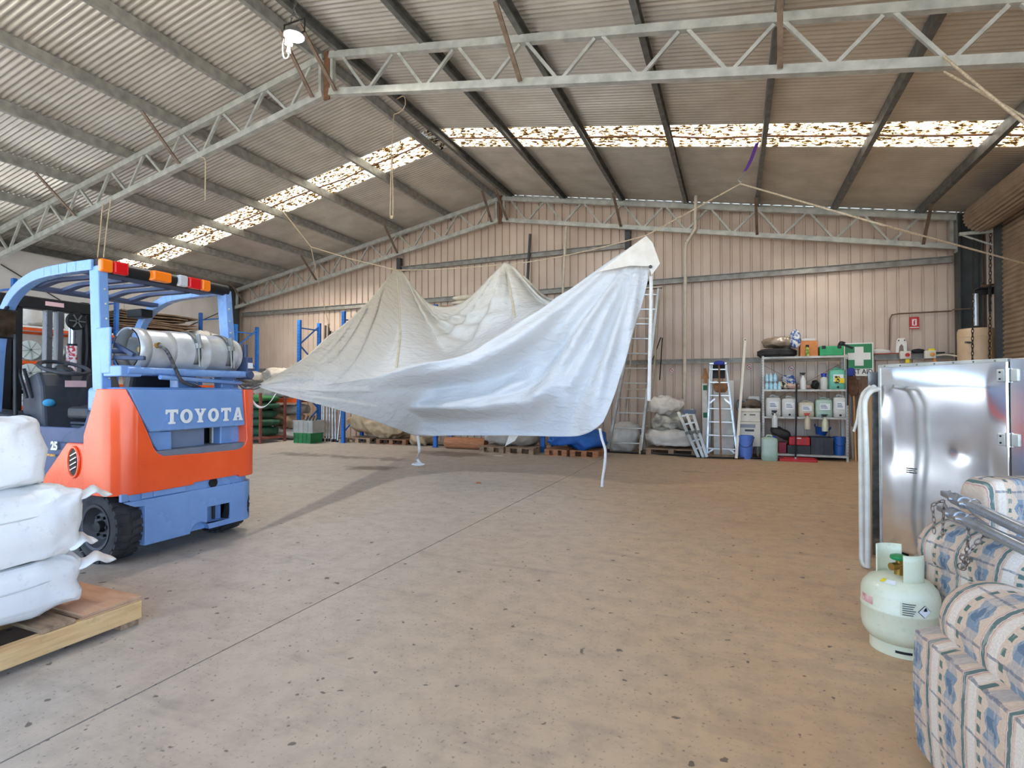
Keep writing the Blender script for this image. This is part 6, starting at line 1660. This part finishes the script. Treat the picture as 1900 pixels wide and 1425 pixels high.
for k, (px_, m2, lb) in enumerate(((1679, M('sign red', (196, 40, 44), .45), 'white switch box with red mushroom button on the ledge'), (1725, M('amber button', (226, 160, 70), .5), 'cream switch box with amber button on the ledge'))):
    q = PY(px_, 659 - k, 11.62)
    t = thing('switch_box', lb, 'switch', q)
    MB().box(q.x - .08, q.x + .08, 11.57, 11.645, q.z - .07, q.z + .07).build('body', M('cream switch plastic', (226, 220, 204), .5), t, bevel=.006)
    MB().lathe([(.02, 0), (.02, .02), (.036, .022), (.034, .04), (0, .044)], (q.x + .02, 11.57, q.z), (0, -1, 0), 16).build('button', m2, t, smooth=True)
    if k == 0: MB().box(q.x + .0, q.x + .06, 11.575, 11.62, q.z - .14, q.z - .075).build('yellow_tag', M('bright yellow', (240, 216, 30), .5), t)
    else: MB().box(q.x + .045, q.x + .075, 11.575, 11.58, q.z - .22, q.z - .07).build('orange_strap', M('orange strap', (226, 140, 60), .6), t)
b = MB(); b.tube(curve_pts([PY(1735, 660, 11.6), PY(1755, 658, 11.5), PY(1778, 661, 11.3), PY(1786, 662, 11.1)], 12), .014, 6); tag(b.build('white_hose', wp, None, smooth=True), 'white pipe from the ledge to the beige water heater', 'pipe')
# ---- water heater, wall bracket, broom at the right corner
c = Vector((3.665, 11.06, 0)); t = thing('water_heater', 'beige cylindrical water heater in the right corner by the roller door', 'heater', c)
hm = M('beige heater steel', (206, 178, 144), .45, .05, scale=5, col2=(188, 160, 126), dirt=.15)
MB().lathe([(0, .88), (.235, .88), (.242, .9), (.242, 2.24), (.225, 2.285), (0, 2.29)], c, (0, 0, 1), 40).build('tank', hm, t, smooth=True)
MB().lathe([(.244, 2.14), (.246, 2.145), (.246, 2.155), (.244, 2.16)], c, (0, 0, 1), 40, cap=False).build('band', hm, t, smooth=True)
b = MB(); b.box(c.x - .07, c.x + .07, c.y - .256, c.y - .20, 1.5, 1.78); b.build('access_cover', hm, t, bevel=.02, seg=3)
for zz in (2.05, 1.2): MB().cyl((c.x - .13, c.y - .19, zz), (c.x - .22, c.y - .26, zz), .018, 10).build('pipe_stub', galv_d, t, smooth=True)
b = MB()
for xx in (-.18, .18):
    for yy in (-.18, .18): b.box(c.x + xx - .02, c.x + xx + .02, c.y + yy - .02, c.y + yy + .02, 0, .88)
b.box(c.x - .2, c.x + .2, c.y - .2, c.y + .2, .84, .88); b.build('stand', darkst, t)
p = PX(1845, 530, 3.80)
t = thing('wall_bracket', 'dark rusty bracket shelf on the right wall above the broom', 'bracket', (3.8, p.y, p.z))
b = MB(); b.box(3.62, 3.94, 10.95, 11.0, p.z - .10, p.z - .02); b.box(3.62, 3.94, 10.80, 11.02, p.z - .02, p.z); b.build('shelf', blk, t)
b = MB(); b.bar((3.68, 10.86, p.z + .02), (3.93, 10.9, p.z + .05), .05, .03); b.build('timber', rustm, t)
x = PY(1840, 600, 10.79)
t = thing('corner_broom', 'wooden handled brush hanging upright by the roller door', 'broom', (x.x, 10.79, 0.9))
MB().cyl((x.x, 10.79, .92), (x.x - .02, 10.79, PY(1840, 578, 10.79).z), .014, 10).build('handle', M('honey wood', (206, 150, 90), .5, 0, stretch=(20, 20, 2)), t, smooth=True)
MB().cyl((x.x - .02, 10.79, PY(1840, 578, 10.79).z), (x.x - .022, 10.79, p.z - .03), .018, 10).build('ferrule', blk, t, smooth=True)
q = PY(1816, 575, 10.9); tag(MB().cyl((3.60, 10.86, q.z - .26), (3.60, 10.86, q.z + .26), .035, 14).build('clear_tube', M('clear plastic sleeve', (190, 192, 192), .12, .3), None, smooth=True), 'shiny clear plastic sleeve hanging in the right corner', 'tube')
# ---- tools and boards right of the shelving
a = PY(1588, 845, 11.25); a.z = 0; c = PY(1584, 735, 11.5); d_ = PY(1579, 695, 11.55)
t = thing('shovel', 'long wooden handled shovel standing blade up right of the shelving', 'shovel', (a.x, a.y, 0))
MB().cyl(a, c, .018, 10).build('handle', M('honey wood', (206, 150, 90), .5, 0, stretch=(20, 20, 2)), t, smooth=True)
b = MB()
def blade(u, v): return c + (d_ - c) * (u * 1.05) + Vector(((v - .5) * .2 * (1 - .35 * u * u) * min(1, .4 + 2.5 * u), .03 * sin(pi * v), 0))
b.grid(blade, 10, 8); b.build('blade', rustm, t, smooth=True, solid=.004, angle=180)
brd = M('dark brown board', (122, 90, 66), .7, 0, stretch=(10, 10, 1.5), scale=4, col2=(92, 66, 48))
for k, (xb0, xt, yt, w_, lb) in enumerate(((1602, 1600, 705, .12, 'wide dark brown board standing right of the shovel'), (1612, 1606, 700, .09, 'narrow dark brown board at the right edge of the boards'))):
    a = PY(xb0, 846, 11.35 + .05 * k); a.z = 0; c = PY(xt, yt, 11.6)
    tag(MB().bar(a, c, w_ * 1.2, .03, up=(0, -1, 0)).build('board', brd), lb, 'board', 'brown boards by the shelving')
a = PY(1568, 845, 11.6); 
b = MB()
for k in range(3): b.bar((PY(1583 + 5 * k, 845, 11.6).x, 11.62, 0), (PY(1581 + 6 * k, 800, 11.6).x, 11.66, .6), .04, .03, up=(0, -1, 0))
tag(b.build('timber_offcut', M('pale timber', (200, 180, 150), .7), None), 'pale short timber offcuts behind the shovel', 'offcuts')['kind'] = 'stuff'

# ================================================================== right foreground
tubm = M('white painted tube', (224, 220, 206), .4, .1, scale=8, col2=(202, 196, 180), dirt=.25)
steel = M('polished stainless', (240, 241, 244), .13, 1.0, scale=2.5, col2=(206, 208, 212), rvar=.05)
A0 = Vector((0.985, 4.71, 0)); A1 = Vector((1.505, 4.02, 0)); fd = (A1 - A0).normalized(); fn_ = Vector((fd.y, -fd.x, 0))   # towards the camera
if fn_.y > 0: fn_ = -fn_
fl_ = (A1 - A0).length; zt_ = 1.445; dp = .72
t = thing('steel_cabinet', 'large polished stainless steel cabinet with a buckled door, right foreground', 'cabinet', (A0 + A1) / 2 - fn_ * dp / 2)
def FP(s, out, z): return A0 + fd * s + fn_ * out + Vector((0, 0, z))
def obox(s0, s1, o0, o1, z0, z1, b=None):
    b = b or MB(); vs = [FP(s, o, z) for z in (z0, z1) for s, o in ((s0, o0), (s1, o0), (s1, o1), (s0, o1))]
    return b.add(vs, [[0,1,2,3],[7,6,5,4],[0,4,5,1],[1,5,6,2],[2,6,7,3],[3,7,4,0]])
L_ = fl_ - .03
obox(.012, fl_ + .25, -dp, -.035, .10, zt_ - .01).build('body', galv_b, t, bevel=.004)
b = MB()
def dr(u, v):
    s = u * L_; z = lerp(.11, zt_, v)
    e = min(1, 8 * u) * min(1, 8 * (1 - u)) * min(1, 8 * v) * min(1, 8 * (1 - v))
    d = .011 * sin(2 * pi * (1.15 * v + .10 * u + .05)) + .004 * noise.noise(Vector((u * 1.6 + .3, v * 2.4, 1.1))) + .0015 * noise.noise(Vector((u * 4, v * 6, 7.1)))
    r2 = ((s - L_ * .66) ** 2 + (z - .86) ** 2); d -= .004 * math.exp(-r2 / .003)
    return FP(s, -.004 + d * e, z)
b.grid(dr, 60, 90); b.build('door', steel, t, smooth=True, solid=.006, offs=-1, angle=180)
b = MB(); obox(-.004, L_, -.034, .003, zt_ - .018, zt_ + .004, b); obox(-.006, .012, -.034, .002, .10, zt_, b); b.build('door_edge', galv_b, t, bevel=.002)
obox(L_ + .012, fl_ + .3, -.034, .0, .10, zt_).build('door_jamb', steel, t, bevel=.003)
for k in range(7): MB().ball(FP(.05 + k * .12, .003, zt_ - .008), .006, 8, 6).build('rivet', galv_d, t, smooth=True)
for zz in (PD(1882, 697, 3.2).z, PD(1882, 815, 3.2).z):
    b = MB(); obox(L_ - .055, L_ - .008, -.002, .010, zz - .038, zz + .038, b); obox(L_ + .018, L_ + .06, -.002, .010, zz - .038, zz + .038, b)
    h_ = b.build('hinge', galv_b, t, bevel=.006); b = MB(); b.cyl(FP(L_ + .005, .012, zz - .042), FP(L_ + .005, .012, zz + .042), .012, 12); b.build('hinge_pin', chrome, h_, smooth=True)
    b = MB()
    for q in (-.02, .02): b.ball(FP(L_ - .035, .011, zz + q), .006, 8, 6)
    b.build('screw', blk, h_, smooth=True)
q = PD(1703, 874, 3.75); s_ = (q - A0).dot(fd)
b = MB()
for k in range(3): obox(s_ - .03, s_ + .025 - .01 * (k % 2), .004, .006, q.z - .012 + k * .014, q.z - .006 + k * .014, b)
b.build('maker_print', M('dark print', (70, 70, 72), .6), t)
for s in (.08, fl_ + .18):
    for o in (-.1, -dp + .1):
        b = MB(); p = FP(s, o, .05); b.cyl(p - fd * .015, p + fd * .015, .05, 16); b.box(p.x - .02, p.x + .02, p.y - .02, p.y + .02, .06, .10); b.build('castor', blk, t, smooth=True)
# galvanised sheet standing against the cabinet's left edge
g0 = PY(1613, 900, 4.86); g1 = PY(1642, 900, 4.86)
tag(MB().box(g0.x, g1.x, 4.86, 4.885, 0.0, PY(1613, 690, 4.86).z).build('galvanised_sheet', M('weathered galvanised sheet', (150, 152, 154), .3, .75, scale=12, col2=(96, 98, 100), dirt=.3), None, bevel=.003), 'weathered galvanised sheet on edge behind the left side of the steel cabinet', 'sheet')
tag(MB().bar((PY(1612, 900, 4.80).x, 4.80, 0), (PY(1613, 730, 4.84).x, 4.84, PY(1612, 722, 4.84).z), .03, .03, up=(0, -1, 0)).build('timber_strip', M('brown timber strip', (176, 132, 84), .7, 0, stretch=(20, 20, 2)), None), 'thin brown timber strip between the white tubes and the galvanised sheet', 'timber')
def bent(pxs, Y, label, r=.018):
    pts = [PY(a, b_, Y + dy) for a, b_, dy in pxs]
    pts[0].z = .012
    b = MB(); b.tube(curve_pts(pts, 60), r, 10)
    return tag(b.build('bent_tube_frame', tubm, None, smooth=True), label, 'frame', 'bent white tube frames')
bent([(1610, 1066, 0), (1610, 1000, 0), (1609, 900, 0), (1606, 800, 0), (1604, 757, 0), (1607, 738, 0.02), (1616, 726, .04), (1628, 722, .1)], 4.45, 'right white bent tube frame standing beside the steel cabinet')
lf = bent([(1608, 1058, .02), (1600, 1040, .05), (1599, 1000, .06), (1598, 900, .06), (1597, 800, .06), (1597, 757, .06), (1600, 738, .08), (1606, 727, .1), (1622, 718, .18)], 4.45, 'left white bent tube frame with flaking paint beside the steel cabinet')
b = MB(); b.tube(curve_pts([PY(1584, 800, 4.75), PY(1590, 780, 4.72), PY(1594, 752, 4.7), PY(1602, 728, 4.7), PY(1615, 716, 4.7)], 20), .010, 6)
b.build('frayed_strap', tubm, lf, smooth=True)['label'] = 'thin frayed white strap'
# ---- gas bottle
c = PD(1667, 900, 2.62); c.z = 0; R = .160
gm2 = M('pale green-white paint', (226, 224, 194), .4, 0, scale=5, col2=(208, 208, 176), coat=.15, dirt=.25)
t = thing('gas_bottle', 'pale green gas bottle with a green valve wheel beside the plaid sofa', 'gas bottle', c)
bd_ = MB().lathe([(0, .045), (.10, .045), (.135, .06), (.155, .095), (R, .13), (R, .200), (R + .002, .203), (R + .002, .212), (R, .215), (R, .275), (.152, .305), (.128, .335), (.09, .352), (.04, .358), (0, .36)], c, (0, 0, 1), 48).build('body', gm2, t, smooth=True)
b = MB(); b.lathe([(.118, .0), (.125, .0), (.125, .055), (.118, .06)], c, (0, 0, 1), 40, cap=False); fr_ = b.build('foot_ring', gm2, t, smooth=True)
def cpatch(a0, a1, z0, z1, r, mat, name, par, n=8):
    b = MB(); b.grid(lambda u, v: c + Vector((r * cos(lerp(a0, a1, u)), r * sin(lerp(a0, a1, u)), lerp(z0, z1, v))), n, 1); return b.build(name, mat, par, smooth=True, angle=180)
va = atan2(-c.y, -c.x)            # direction from the bottle to the viewer
cpatch(va - .15, va + .38, .022, .034, .1262, blk, 'slot', fr_)
for a0, a1 in ((va + 1.0, va + 2.6), (va - 2.0, va - .05 )):
    pass
def coll(a0, a1, z1):
    b = MB(); b.grid(lambda u, v: c + Vector((.098 * cos(lerp(a0, a1, u)), .098 * sin(lerp(a0, a1, u)), lerp(.335, z1, v))), 20, 4)
    return b.build('collar', gm2, t, smooth=True, solid=.006, angle=180)
coll(va - 2.75 - .5, va - 1.9, .485); coll(va + .15, va + 1.25, .475)
b = MB(); b.lathe([(.022, .355), (.022, .40), (.015, .405), (.015, .44)], c, (0, 0, 1), 14); dv = Vector((cos(va - .7), sin(va - .7), 0)); b.cyl(c + Vector((0, 0, .40)), c + dv * .05 + Vector((0, 0, .40)), .018, 12); b.build('valve', M('brass valve', (176, 140, 70), .35, .8), t, smooth=True)
b = MB(); b.lathe([(0, .455), (.02, .455), (.038, .448), (.04, .44), (.036, .432), (.012, .432)], c, (0, 0, 1), 10); b.build('valve_wheel', M('green valve wheel', (24, 140, 76), .4), t, smooth=True)
lb_ = cpatch(va + .02, va + .40, .21, .275, R + .0012, gm2, 'text_label', bd_)
b = MB()
for k in range(6):
    z = .268 - k * .010; a1 = va + .38 - .03 * (k % 3)
    b.grid(lambda u, v, z=z, a1=a1: c + Vector(((R + .003) * cos(lerp(va + .06, a1, u)), (R + .003) * sin(lerp(va + .06, a1, u)), z + .004 * v)), 6, 1)
b.build('print_line', M('dark print', (70, 70, 72), .6), lb_)
# hazard diamond
ad = va - .32 + .85; 
def onb(a, z, r=R + .0025): return c + Vector((r * cos(a), r * sin(a), z))
for (sz, mt, nm, rr_) in ((.030, blk, 'diamond_border', R + .0015), (.027, white, 'diamond', R + .003)):
    b = MB(); a_ = va + .62; b.add([onb(a_ - sz / R, .24, rr_), onb(a_, .24 - sz, rr_), onb(a_ + sz / R, .24, rr_), onb(a_, .24 + sz, rr_)], [[0, 1, 2, 3]]); b.build(nm, mt, bd_)
b = MB(); a_ = va + .62; b.add([onb(a_ - .05, .244, R + .0045), onb(a_ + .05, .244, R + .0045), onb(a_ + .045, .254, R + .0045), onb(a_ + .01, .262, R + .0045), onb(a_ - .02, .256, R + .0045)], [[0, 1, 2, 3, 4]]); b.build('flame_mark', blk, bd_)
cpatch(va - 1.2, va - .72, .225, .262, R + .0012, M('faded pink label', (232, 196, 186), .5, 0, scale=30, col2=(200, 120, 110)), 'pink_label', bd_)
b = MB(); b.grid(lambda u, v: c + Vector((lerp(.10, .128, v) * cos(va - .62 + .5 * u), lerp(.10, .128, v) * sin(va - .62 + .5 * u), lerp(.350, .338, v))), 6, 1); b.build('top_label', white, bd_)
b = MB(); b.grid(lambda u, v: c + Vector((lerp(.102, .126, v) * cos(va - .66 + .16 * u), lerp(.102, .126, v) * sin(va - .66 + .16 * u), lerp(.3512, .340, v))), 3, 1); b.build('yellow_label', M('bright yellow', (240, 216, 30), .5), bd_)
# ---- plaid sofas
def plaid():
    m = bpy.data.materials.new('plaid upholstery'); m.use_nodes = True
    n, l = m.node_tree.nodes, m.node_tree.links
    b = n['Principled BSDF']; b.inputs['Roughness'].default_value = .85; b.inputs['Specular IOR Level'].default_value = .2
    uv = n.new('ShaderNodeUVMap'); sx = n.new('ShaderNodeSeparateXYZ')
    nzv = n.new('ShaderNodeTexNoise'); nzv.inputs['Scale'].default_value = 38; l.new(uv.outputs[0], nzv.inputs['Vector'])
    va_ = n.new('ShaderNodeVectorMath'); va_.operation = 'MULTIPLY_ADD'; va_.inputs[1].default_value = (.011, .011, 0); l.new(nzv.outputs['Color'], va_.inputs[0]); l.new(uv.outputs[0], va_.inputs[2])
    l.new(va_.outputs[0], sx.inputs[0])
    def math_(op, a, c=None, d=None):
        x = n.new('ShaderNodeMath'); x.operation = op
        for i, s in enumerate((a, c, d)):
            if s is None: continue
            if isinstance(s, (int, float)): x.inputs[i].default_value = s
            else: l.new(s, x.inputs[i])
        return x.outputs[0]
    def band(src, per, a, c_, off=0.0):
        f = math_('FRACT', math_('ADD', math_('DIVIDE', src, per), off))
        return math_('MULTIPLY', math_('GREATER_THAN', f, a), math_('LESS_THAN', f, c_))
    def mix(f, a, c_):
        x = n.new('ShaderNodeMix'); x.data_type = 'RGBA'
        for s_, k in ((f, 0), (a, 6), (c_, 7)):
            if isinstance(s_, (tuple, float)): x.inputs[k].default_value = s_
            else: l.new(s_, x.inputs[k])
        return x.outputs[2]
    u, v = sx.outputs[0], sx.outputs[1]
    P = .21
    nb = n.new('ShaderNodeTexNoise'); nb.inputs['Scale'].default_value = 7; nb.inputs['Detail'].default_value = 5; l.new(uv.outputs[0], nb.inputs['Vector'])
    col = mix(nb.outputs[0], srgb(232, 206, 176), srgb(206, 168, 132))
    # pale band and ikat-like blue band
    col = mix(band(u, P, .62, .80), col, srgb(232, 216, 196))
    zig = math_('ADD', u, math_('MULTIPLY', math_('PINGPONG', v, .035), .55))
    col = mix(math_('MULTIPLY', band(zig, P, .06, .34), math_('ADD', .45, math_('MULTIPLY', band(v, .16, .0, .62), .55))), col, srgb(116, 134, 148))
    col = mix(math_('MULTIPLY', band(zig, P, .12, .26), band(v, .16, .14, .46)), col, srgb(72, 100, 124))
    col = mix(math_('MULTIPLY', band(v, .16, .80, .86), .7), col, srgb(70, 84, 104))
    col = mix(math_('MULTIPLY', band(u, P, .84, .92), band(v, .045, .0, .5)), col, srgb(60, 96, 82))
    col = mix(band(u, P, .43, .58), col, srgb(196, 140, 124))
    col = mix(band(u, P, .445, .565), col, srgb(222, 196, 176))
    col = mix(band(u, P, .465, .545), col, srgb(74, 104, 92))
    stm = n.new('ShaderNodeMapping'); stm.inputs['Scale'].default_value = (70, 14, 1); l.new(uv.outputs[0], stm.inputs[0])
    stn = n.new('ShaderNodeTexNoise'); stn.inputs['Scale'].default_value = 1.0; stn.inputs['Detail'].default_value = 3; l.new(stm.outputs[0], stn.inputs['Vector'])
    col = mix(math_('MULTIPLY', math_('GREATER_THAN', stn.outputs[0], .54), .32), col, srgb(228, 206, 182))
    wv = n.new('ShaderNodeTexNoise'); wv.inputs['Scale'].default_value = 160; l.new(uv.outputs[0], wv.inputs['Vector'])
    mx = n.new('ShaderNodeMix'); mx.data_type = 'RGBA'; mx.blend_type = 'MULTIPLY'; mx.inputs[0].default_value = .45
    l.new(col, mx.inputs[6]); l.new(wv.outputs[0], mx.inputs[7])
    br = n.new('ShaderNodeBrightContrast'); br.inputs[1].default_value = .08; l.new(mx.outputs[2], br.inputs[0])
    l.new(br.outputs[0], b.inputs['Base Color'])
    bp = n.new('ShaderNodeBump'); bp.inputs['Strength'].default_value = .25; bp.inputs['Distance'].default_value = .003; l.new(wv.outputs[0], bp.inputs['Height']); l.new(bp.outputs[0], b.inputs['Normal'])
    return m
pl_ = plaid()
rgt = Vector((_c, _s, 0)); fwd = Vector((-_s, _c, 0))
def RF(r, f, z): return rgt * r + fwd * f + Vector((0, 0, z))
def sofa(label, r0, f0, length, wid, arm_h=.52, R=.135, back_h=.86, back=True, dirv=(0.04, -1.0), po=None):
    """left arm roll starts at (r0, f0) and runs along dirv towards the viewer"""
    dx, df = dirv; D = (rgt * dx + fwd * df).normalized(); S = Vector((-D.y, D.x, 0))
    if S.dot(rgt) < 0: S = -S
    O = RF(r0, f0, 0)
    t = thing('plaid_sofa', label, 'sofa', O + S * wid / 2 + D * length / 2)
    RP_ = R; R = R * .86
    def arm(base, nm_):
        b = MB()
        N = 40
        def roll(u, v):
            # rounded ends: radius swells in over the first and last 8 cm
            s = u * length; e = .10
            k = 1.0
            if s < e: k = sqrt(max(0, 1 - ((e - s) / e) ** 2))
            if s > length - e: k = sqrt(max(0, 1 - ((s - length + e) / e) ** 2))
            a = 2 * pi * v
            rr_ = R * (.35 + .65 * k) if 0 < u < 1 else R * .02
            return base + D * (s - .02 * (1 - k)) + S * (.052 + rr_ * cos(a)) + Vector((0, 0, arm_h + rr_ * 1.0 * sin(a)))
        vs0 = len(b.v); b.grid(roll, N, 32)
        for i in range(N + 1):
            for j in range(33): b.uv[vs0 + i * 33 + j] = (i / N * length, j / 32 * 2 * pi * R)
        b.build(nm_, pl_, t, smooth=True, angle=180)
        b = MB()
        def side(u, v, o): return base + D * (.03 + u * (length - .05)) + S * (o * (1 - .8 * sm(.90, 1, v)) + .03 * sm(.9, 1, v)) + Vector((0, 0, lerp(.05, arm_h - .01, v)))
        def panel(u, v):
            # closed skin round the arm box
            q = u * 4
            w_ = po or RP_ * .82
            if q < 1: s, o = lerp(0, 1, q), -w_
            elif q < 2: s, o = 1, lerp(-w_, w_, q - 1)
            elif q < 3: s, o = lerp(1, 0, q - 2), w_
            else: s, o = 0, lerp(w_, -w_, q - 3)
            rr_ = .03
            return side(s, v, o) - S * (0.012 * sin(pi * v) * (1 if o < 0 else 0))
        vs0 = len(b.v); nu, nv = 80, 30
        b.grid(panel, nu, nv, cu=True)
        for i in range(nu):
            for j in range(nv + 1):
                q = i / nu * 4; uu = (q % 1) * length if int(q) % 2 == 0 else (q % 1) * R * 1.6
                if int(q) == 2: uu = length - uu
                b.uv[vs0 + i * (nv + 1) + j] = (uu, j / nv * .5)
        b.build('arm_panel', pl_, t, smooth=True, angle=60)
        # piping where roll meets panel
        b = MB(); b.tube([base + D * (.04 + k / 20 * (length - .08)) - S * (R * .60) + Vector((0, 0, arm_h - R * .62)) for k in range(21)], .006, 6); b.build('piping', M('dark piping', (96, 92, 96), .8), t, smooth=True)
    arm(O, 'arm_roll'); arm(O + S * wid, 'arm_roll')
    def cushion(nm_, c0, su, sv, sw, seed):
        b = MB(); n_, m_ = 56, 26
        def fnc(u, v):
            a = 2 * pi * u; q = pi * (v - .5)
            x = spow(cos(q), .3) * spow(cos(a), .3); y = spow(cos(q), .3) * spow(sin(a), .3); z = spow(sin(q), .45)
            return c0 + su * x + sv * y + sw * z
        o0 = len(b.v); b.grid(fnc, n_, m_, cu=True)
        for i in range(n_):
            for j in range(m_ + 1):
                p = b.v[o0 + i * (m_ + 1) + j] - c0; b.uv[o0 + i * (m_ + 1) + j] = (p.dot(su.normalized()) + 2, p.dot(sv.normalized()) * .5 + p.dot(sw.normalized()) + 2)
        b.build(nm_, pl_, t, smooth=True, angle=180)
    n_c = max(1, int(round((wid - 2 * R) / .62)))
    cwid = (wid - 2 * R * .82) / n_c
    for k in range(n_c):
        cc = O + S * (R * .82 + cwid * (k + .5)) + D * (length * .56)
        cushion('seat_cushion', cc + Vector((0, 0, .39)), S * (cwid / 2 - .004), D * (length * .42), Vector((0, 0, .085)), k)
        if back: cushion('back_cushion', O + S * (R * .82 + cwid * (k + .5)) + D * .10 + Vector((0, 0, .60)), S * (cwid / 2 - .004), D * .095, Vector((0, 0, back_h - .60)), k)
    b = MB(); p = [O + S * (R * .8) + D * .02, O + S * (wid - R * .8) + D * .02, O + S * (wid - R * .8) + D * (length - .03), O + S * (R * .8) + D * (length - .03)]
    b.prism([q + Vector((0, 0, .06)) for q in p], (0, 0, .25)); b.build('base', pl_, t, bevel=.01)
    b = MB()
    for s in (.0, wid):
        for d in (.08, length - .1): q = O + S * s + D * d; b.box(q.x - .03, q.x + .03, q.y - .03, q.y + .03, 0, .06)
    b.build('foot', M('dark wood foot', (60, 44, 34), .5), t)
    return t
sofa('faded plaid sofa nearest the viewer, cut off by the right edge', 1.516, 1.82, .85, .95, arm_h=.495, R=.17, back=False, dirv=(-.25, -1))
sofa('plaid sofa behind the nearest one, with steel props lying on its arm', 2.175, 2.80, .62, .78, po=.10, arm_h=.45, R=.186, dirv=(-.02, -1), back_h=.82)
# ---- steel tent legs lying across the second sofa
legm = M('galvanised tent leg', (190, 198, 206), .28, .75, scale=8, col2=(158, 166, 176), dirt=.1)
def leg(label, pa, fa, pb_, fb_, r, group):
    a = PD(pa[0], pa[1], fa); c = PD(pb_[0], pb_[1], fb_); d = (c - a).normalized()
    t = thing('steel_prop', label, 'pole', a, 0, group)
    MB().cyl(a + d * .16, c, r, 20).build('tube', legm, t, smooth=True)
    b = MB(); b.cyl(a + d * .12, a + d * .22, r * 1.25, 18); b.bar(a, a + d * .16, r * 1.5, r * 1.1); b.build('end_fitting', legm, t, smooth=True, bevel=.004)
    u = d.cross(Vector((0, 0, 1))).normalized(); 
    b = MB(); b.cyl(a + d * .14 - u * r * 1.5 + Vector((0, 0, .0)), a + d * .14 + u * r * 1.5, .012, 12); b.cyl(a + d * .25 - u * r * 1.6, a + d * .25 + u * r * 1.6, .012, 12); b.build('pin', chrome, t, smooth=True)
    def ring(c_, R_, ax): 
        ax = Vector(ax).normalized(); e = ax.orthogonal().normalized(); g_ = ax.cross(e)
        return [c_ + e * R_ * cos(2*pi*k/20) + g_ * R_ * sin(2*pi*k/20) for k in range(20)]
    MB().tube(ring(a + d * .25 - fwd * r * 1.4, .030, -fwd), .0035, 6, closed=True).build('split_ring', chrome, t, smooth=True); MB().tube(ring(a + d * .02 - fwd * r, .022, -fwd + rgt), .003, 6, closed=True).build('split_ring', chrome, t, smooth=True)
    return t, a, d
t1_, a1, d1 = leg('lower galvanised steel prop lying on the plaid sofa arm', (1745, 942), 2.72, (1925, 1030), 1.96, .0245, 'steel props on the sofa')
t2_, a2, d2 = leg('upper galvanised steel prop lying on the other prop', (1752, 915), 2.76, (1925, 996), 2.02, .0245, 'steel props on the sofa')
lk = M('rusty steel chain', (150, 140, 130), .4, .7, scale=40, col2=(110, 84, 66))
m = MB(); q = PD(1731, 938, 2.655); chain(m, curve_pts([PD(1748, 930, 2.667), q, PD(1733, 965, 2.650), PD(1733, 992, 2.644)], 10), .026, .0026, .0072); m.build('chain', lk, t1_, smooth=True)
m = MB(); chain(m, curve_pts([PD(1752, 938, 2.632), PD(1750, 965, 2.626), PD(1749, 998, 2.609)], 8), .026, .0026, .0072); m.build('chain', lk, t1_, smooth=True)
m = MB(); chain(m, curve_pts([PD(1797, 968, 2.468), PD(1798, 985, 2.444), PD(1795, 1015, 2.409), PD(1792, 1035, 2.385), PD(1786, 1050, 2.373)], 14), .028, .003, .0082); chain(m, curve_pts([PD(1830, 992, 2.373), PD(1815, 1005, 2.362), PD(1806, 1016, 2.362), PD(1792, 1032, 2.362)], 10), .028, .003, .0082); m.build('chain', lk, t2_, smooth=True)
m = MB(); rr = random.Random(4); q = PD(1785, 1040, 2.350)
for k in range(7):
    a = q + rgt * rr.uniform(-.02, .03) + Vector((0, 0, rr.uniform(-.03, .02))) - fwd * rr.uniform(0, .02); ax = Vector((rr.uniform(-1, 1), rr.uniform(-1, 1), rr.uniform(-1, 1))).normalized(); e = ax.orthogonal().normalized(); g_ = ax.cross(e); R_ = rr.uniform(.010, .016)
    m.tube([a + e * R_ * cos(2*pi*k2/12) + g_ * R_ * sin(2*pi*k2/12) for k2 in range(12)], .0028, 6, closed=True)
m.build('shackle', lk, t2_, smooth=True)
# ---- litter on the floor
def lit(px_, py_, w, d, h, mat, label, name='leaf', cat='litter'):
    p = PZ(px_, py_); b = MB(); b.prism([(p.x - w, p.y, 0.001), (p.x, p.y - d, 0.001), (p.x + w, p.y, .001), (p.x + .1 * w, p.y + d, .001)], (0, 0, h)); tag(b.build(name, mat), label, cat)
lit(888, 897, .04, .03, .015, M('dry leaf', (186, 120, 70), .8), 'small dry orange leaf on the open floor')
lit(925, 846, .09, .04, .006, foam, 'scrap of white foam on the floor under the tarp', 'foam_scrap')
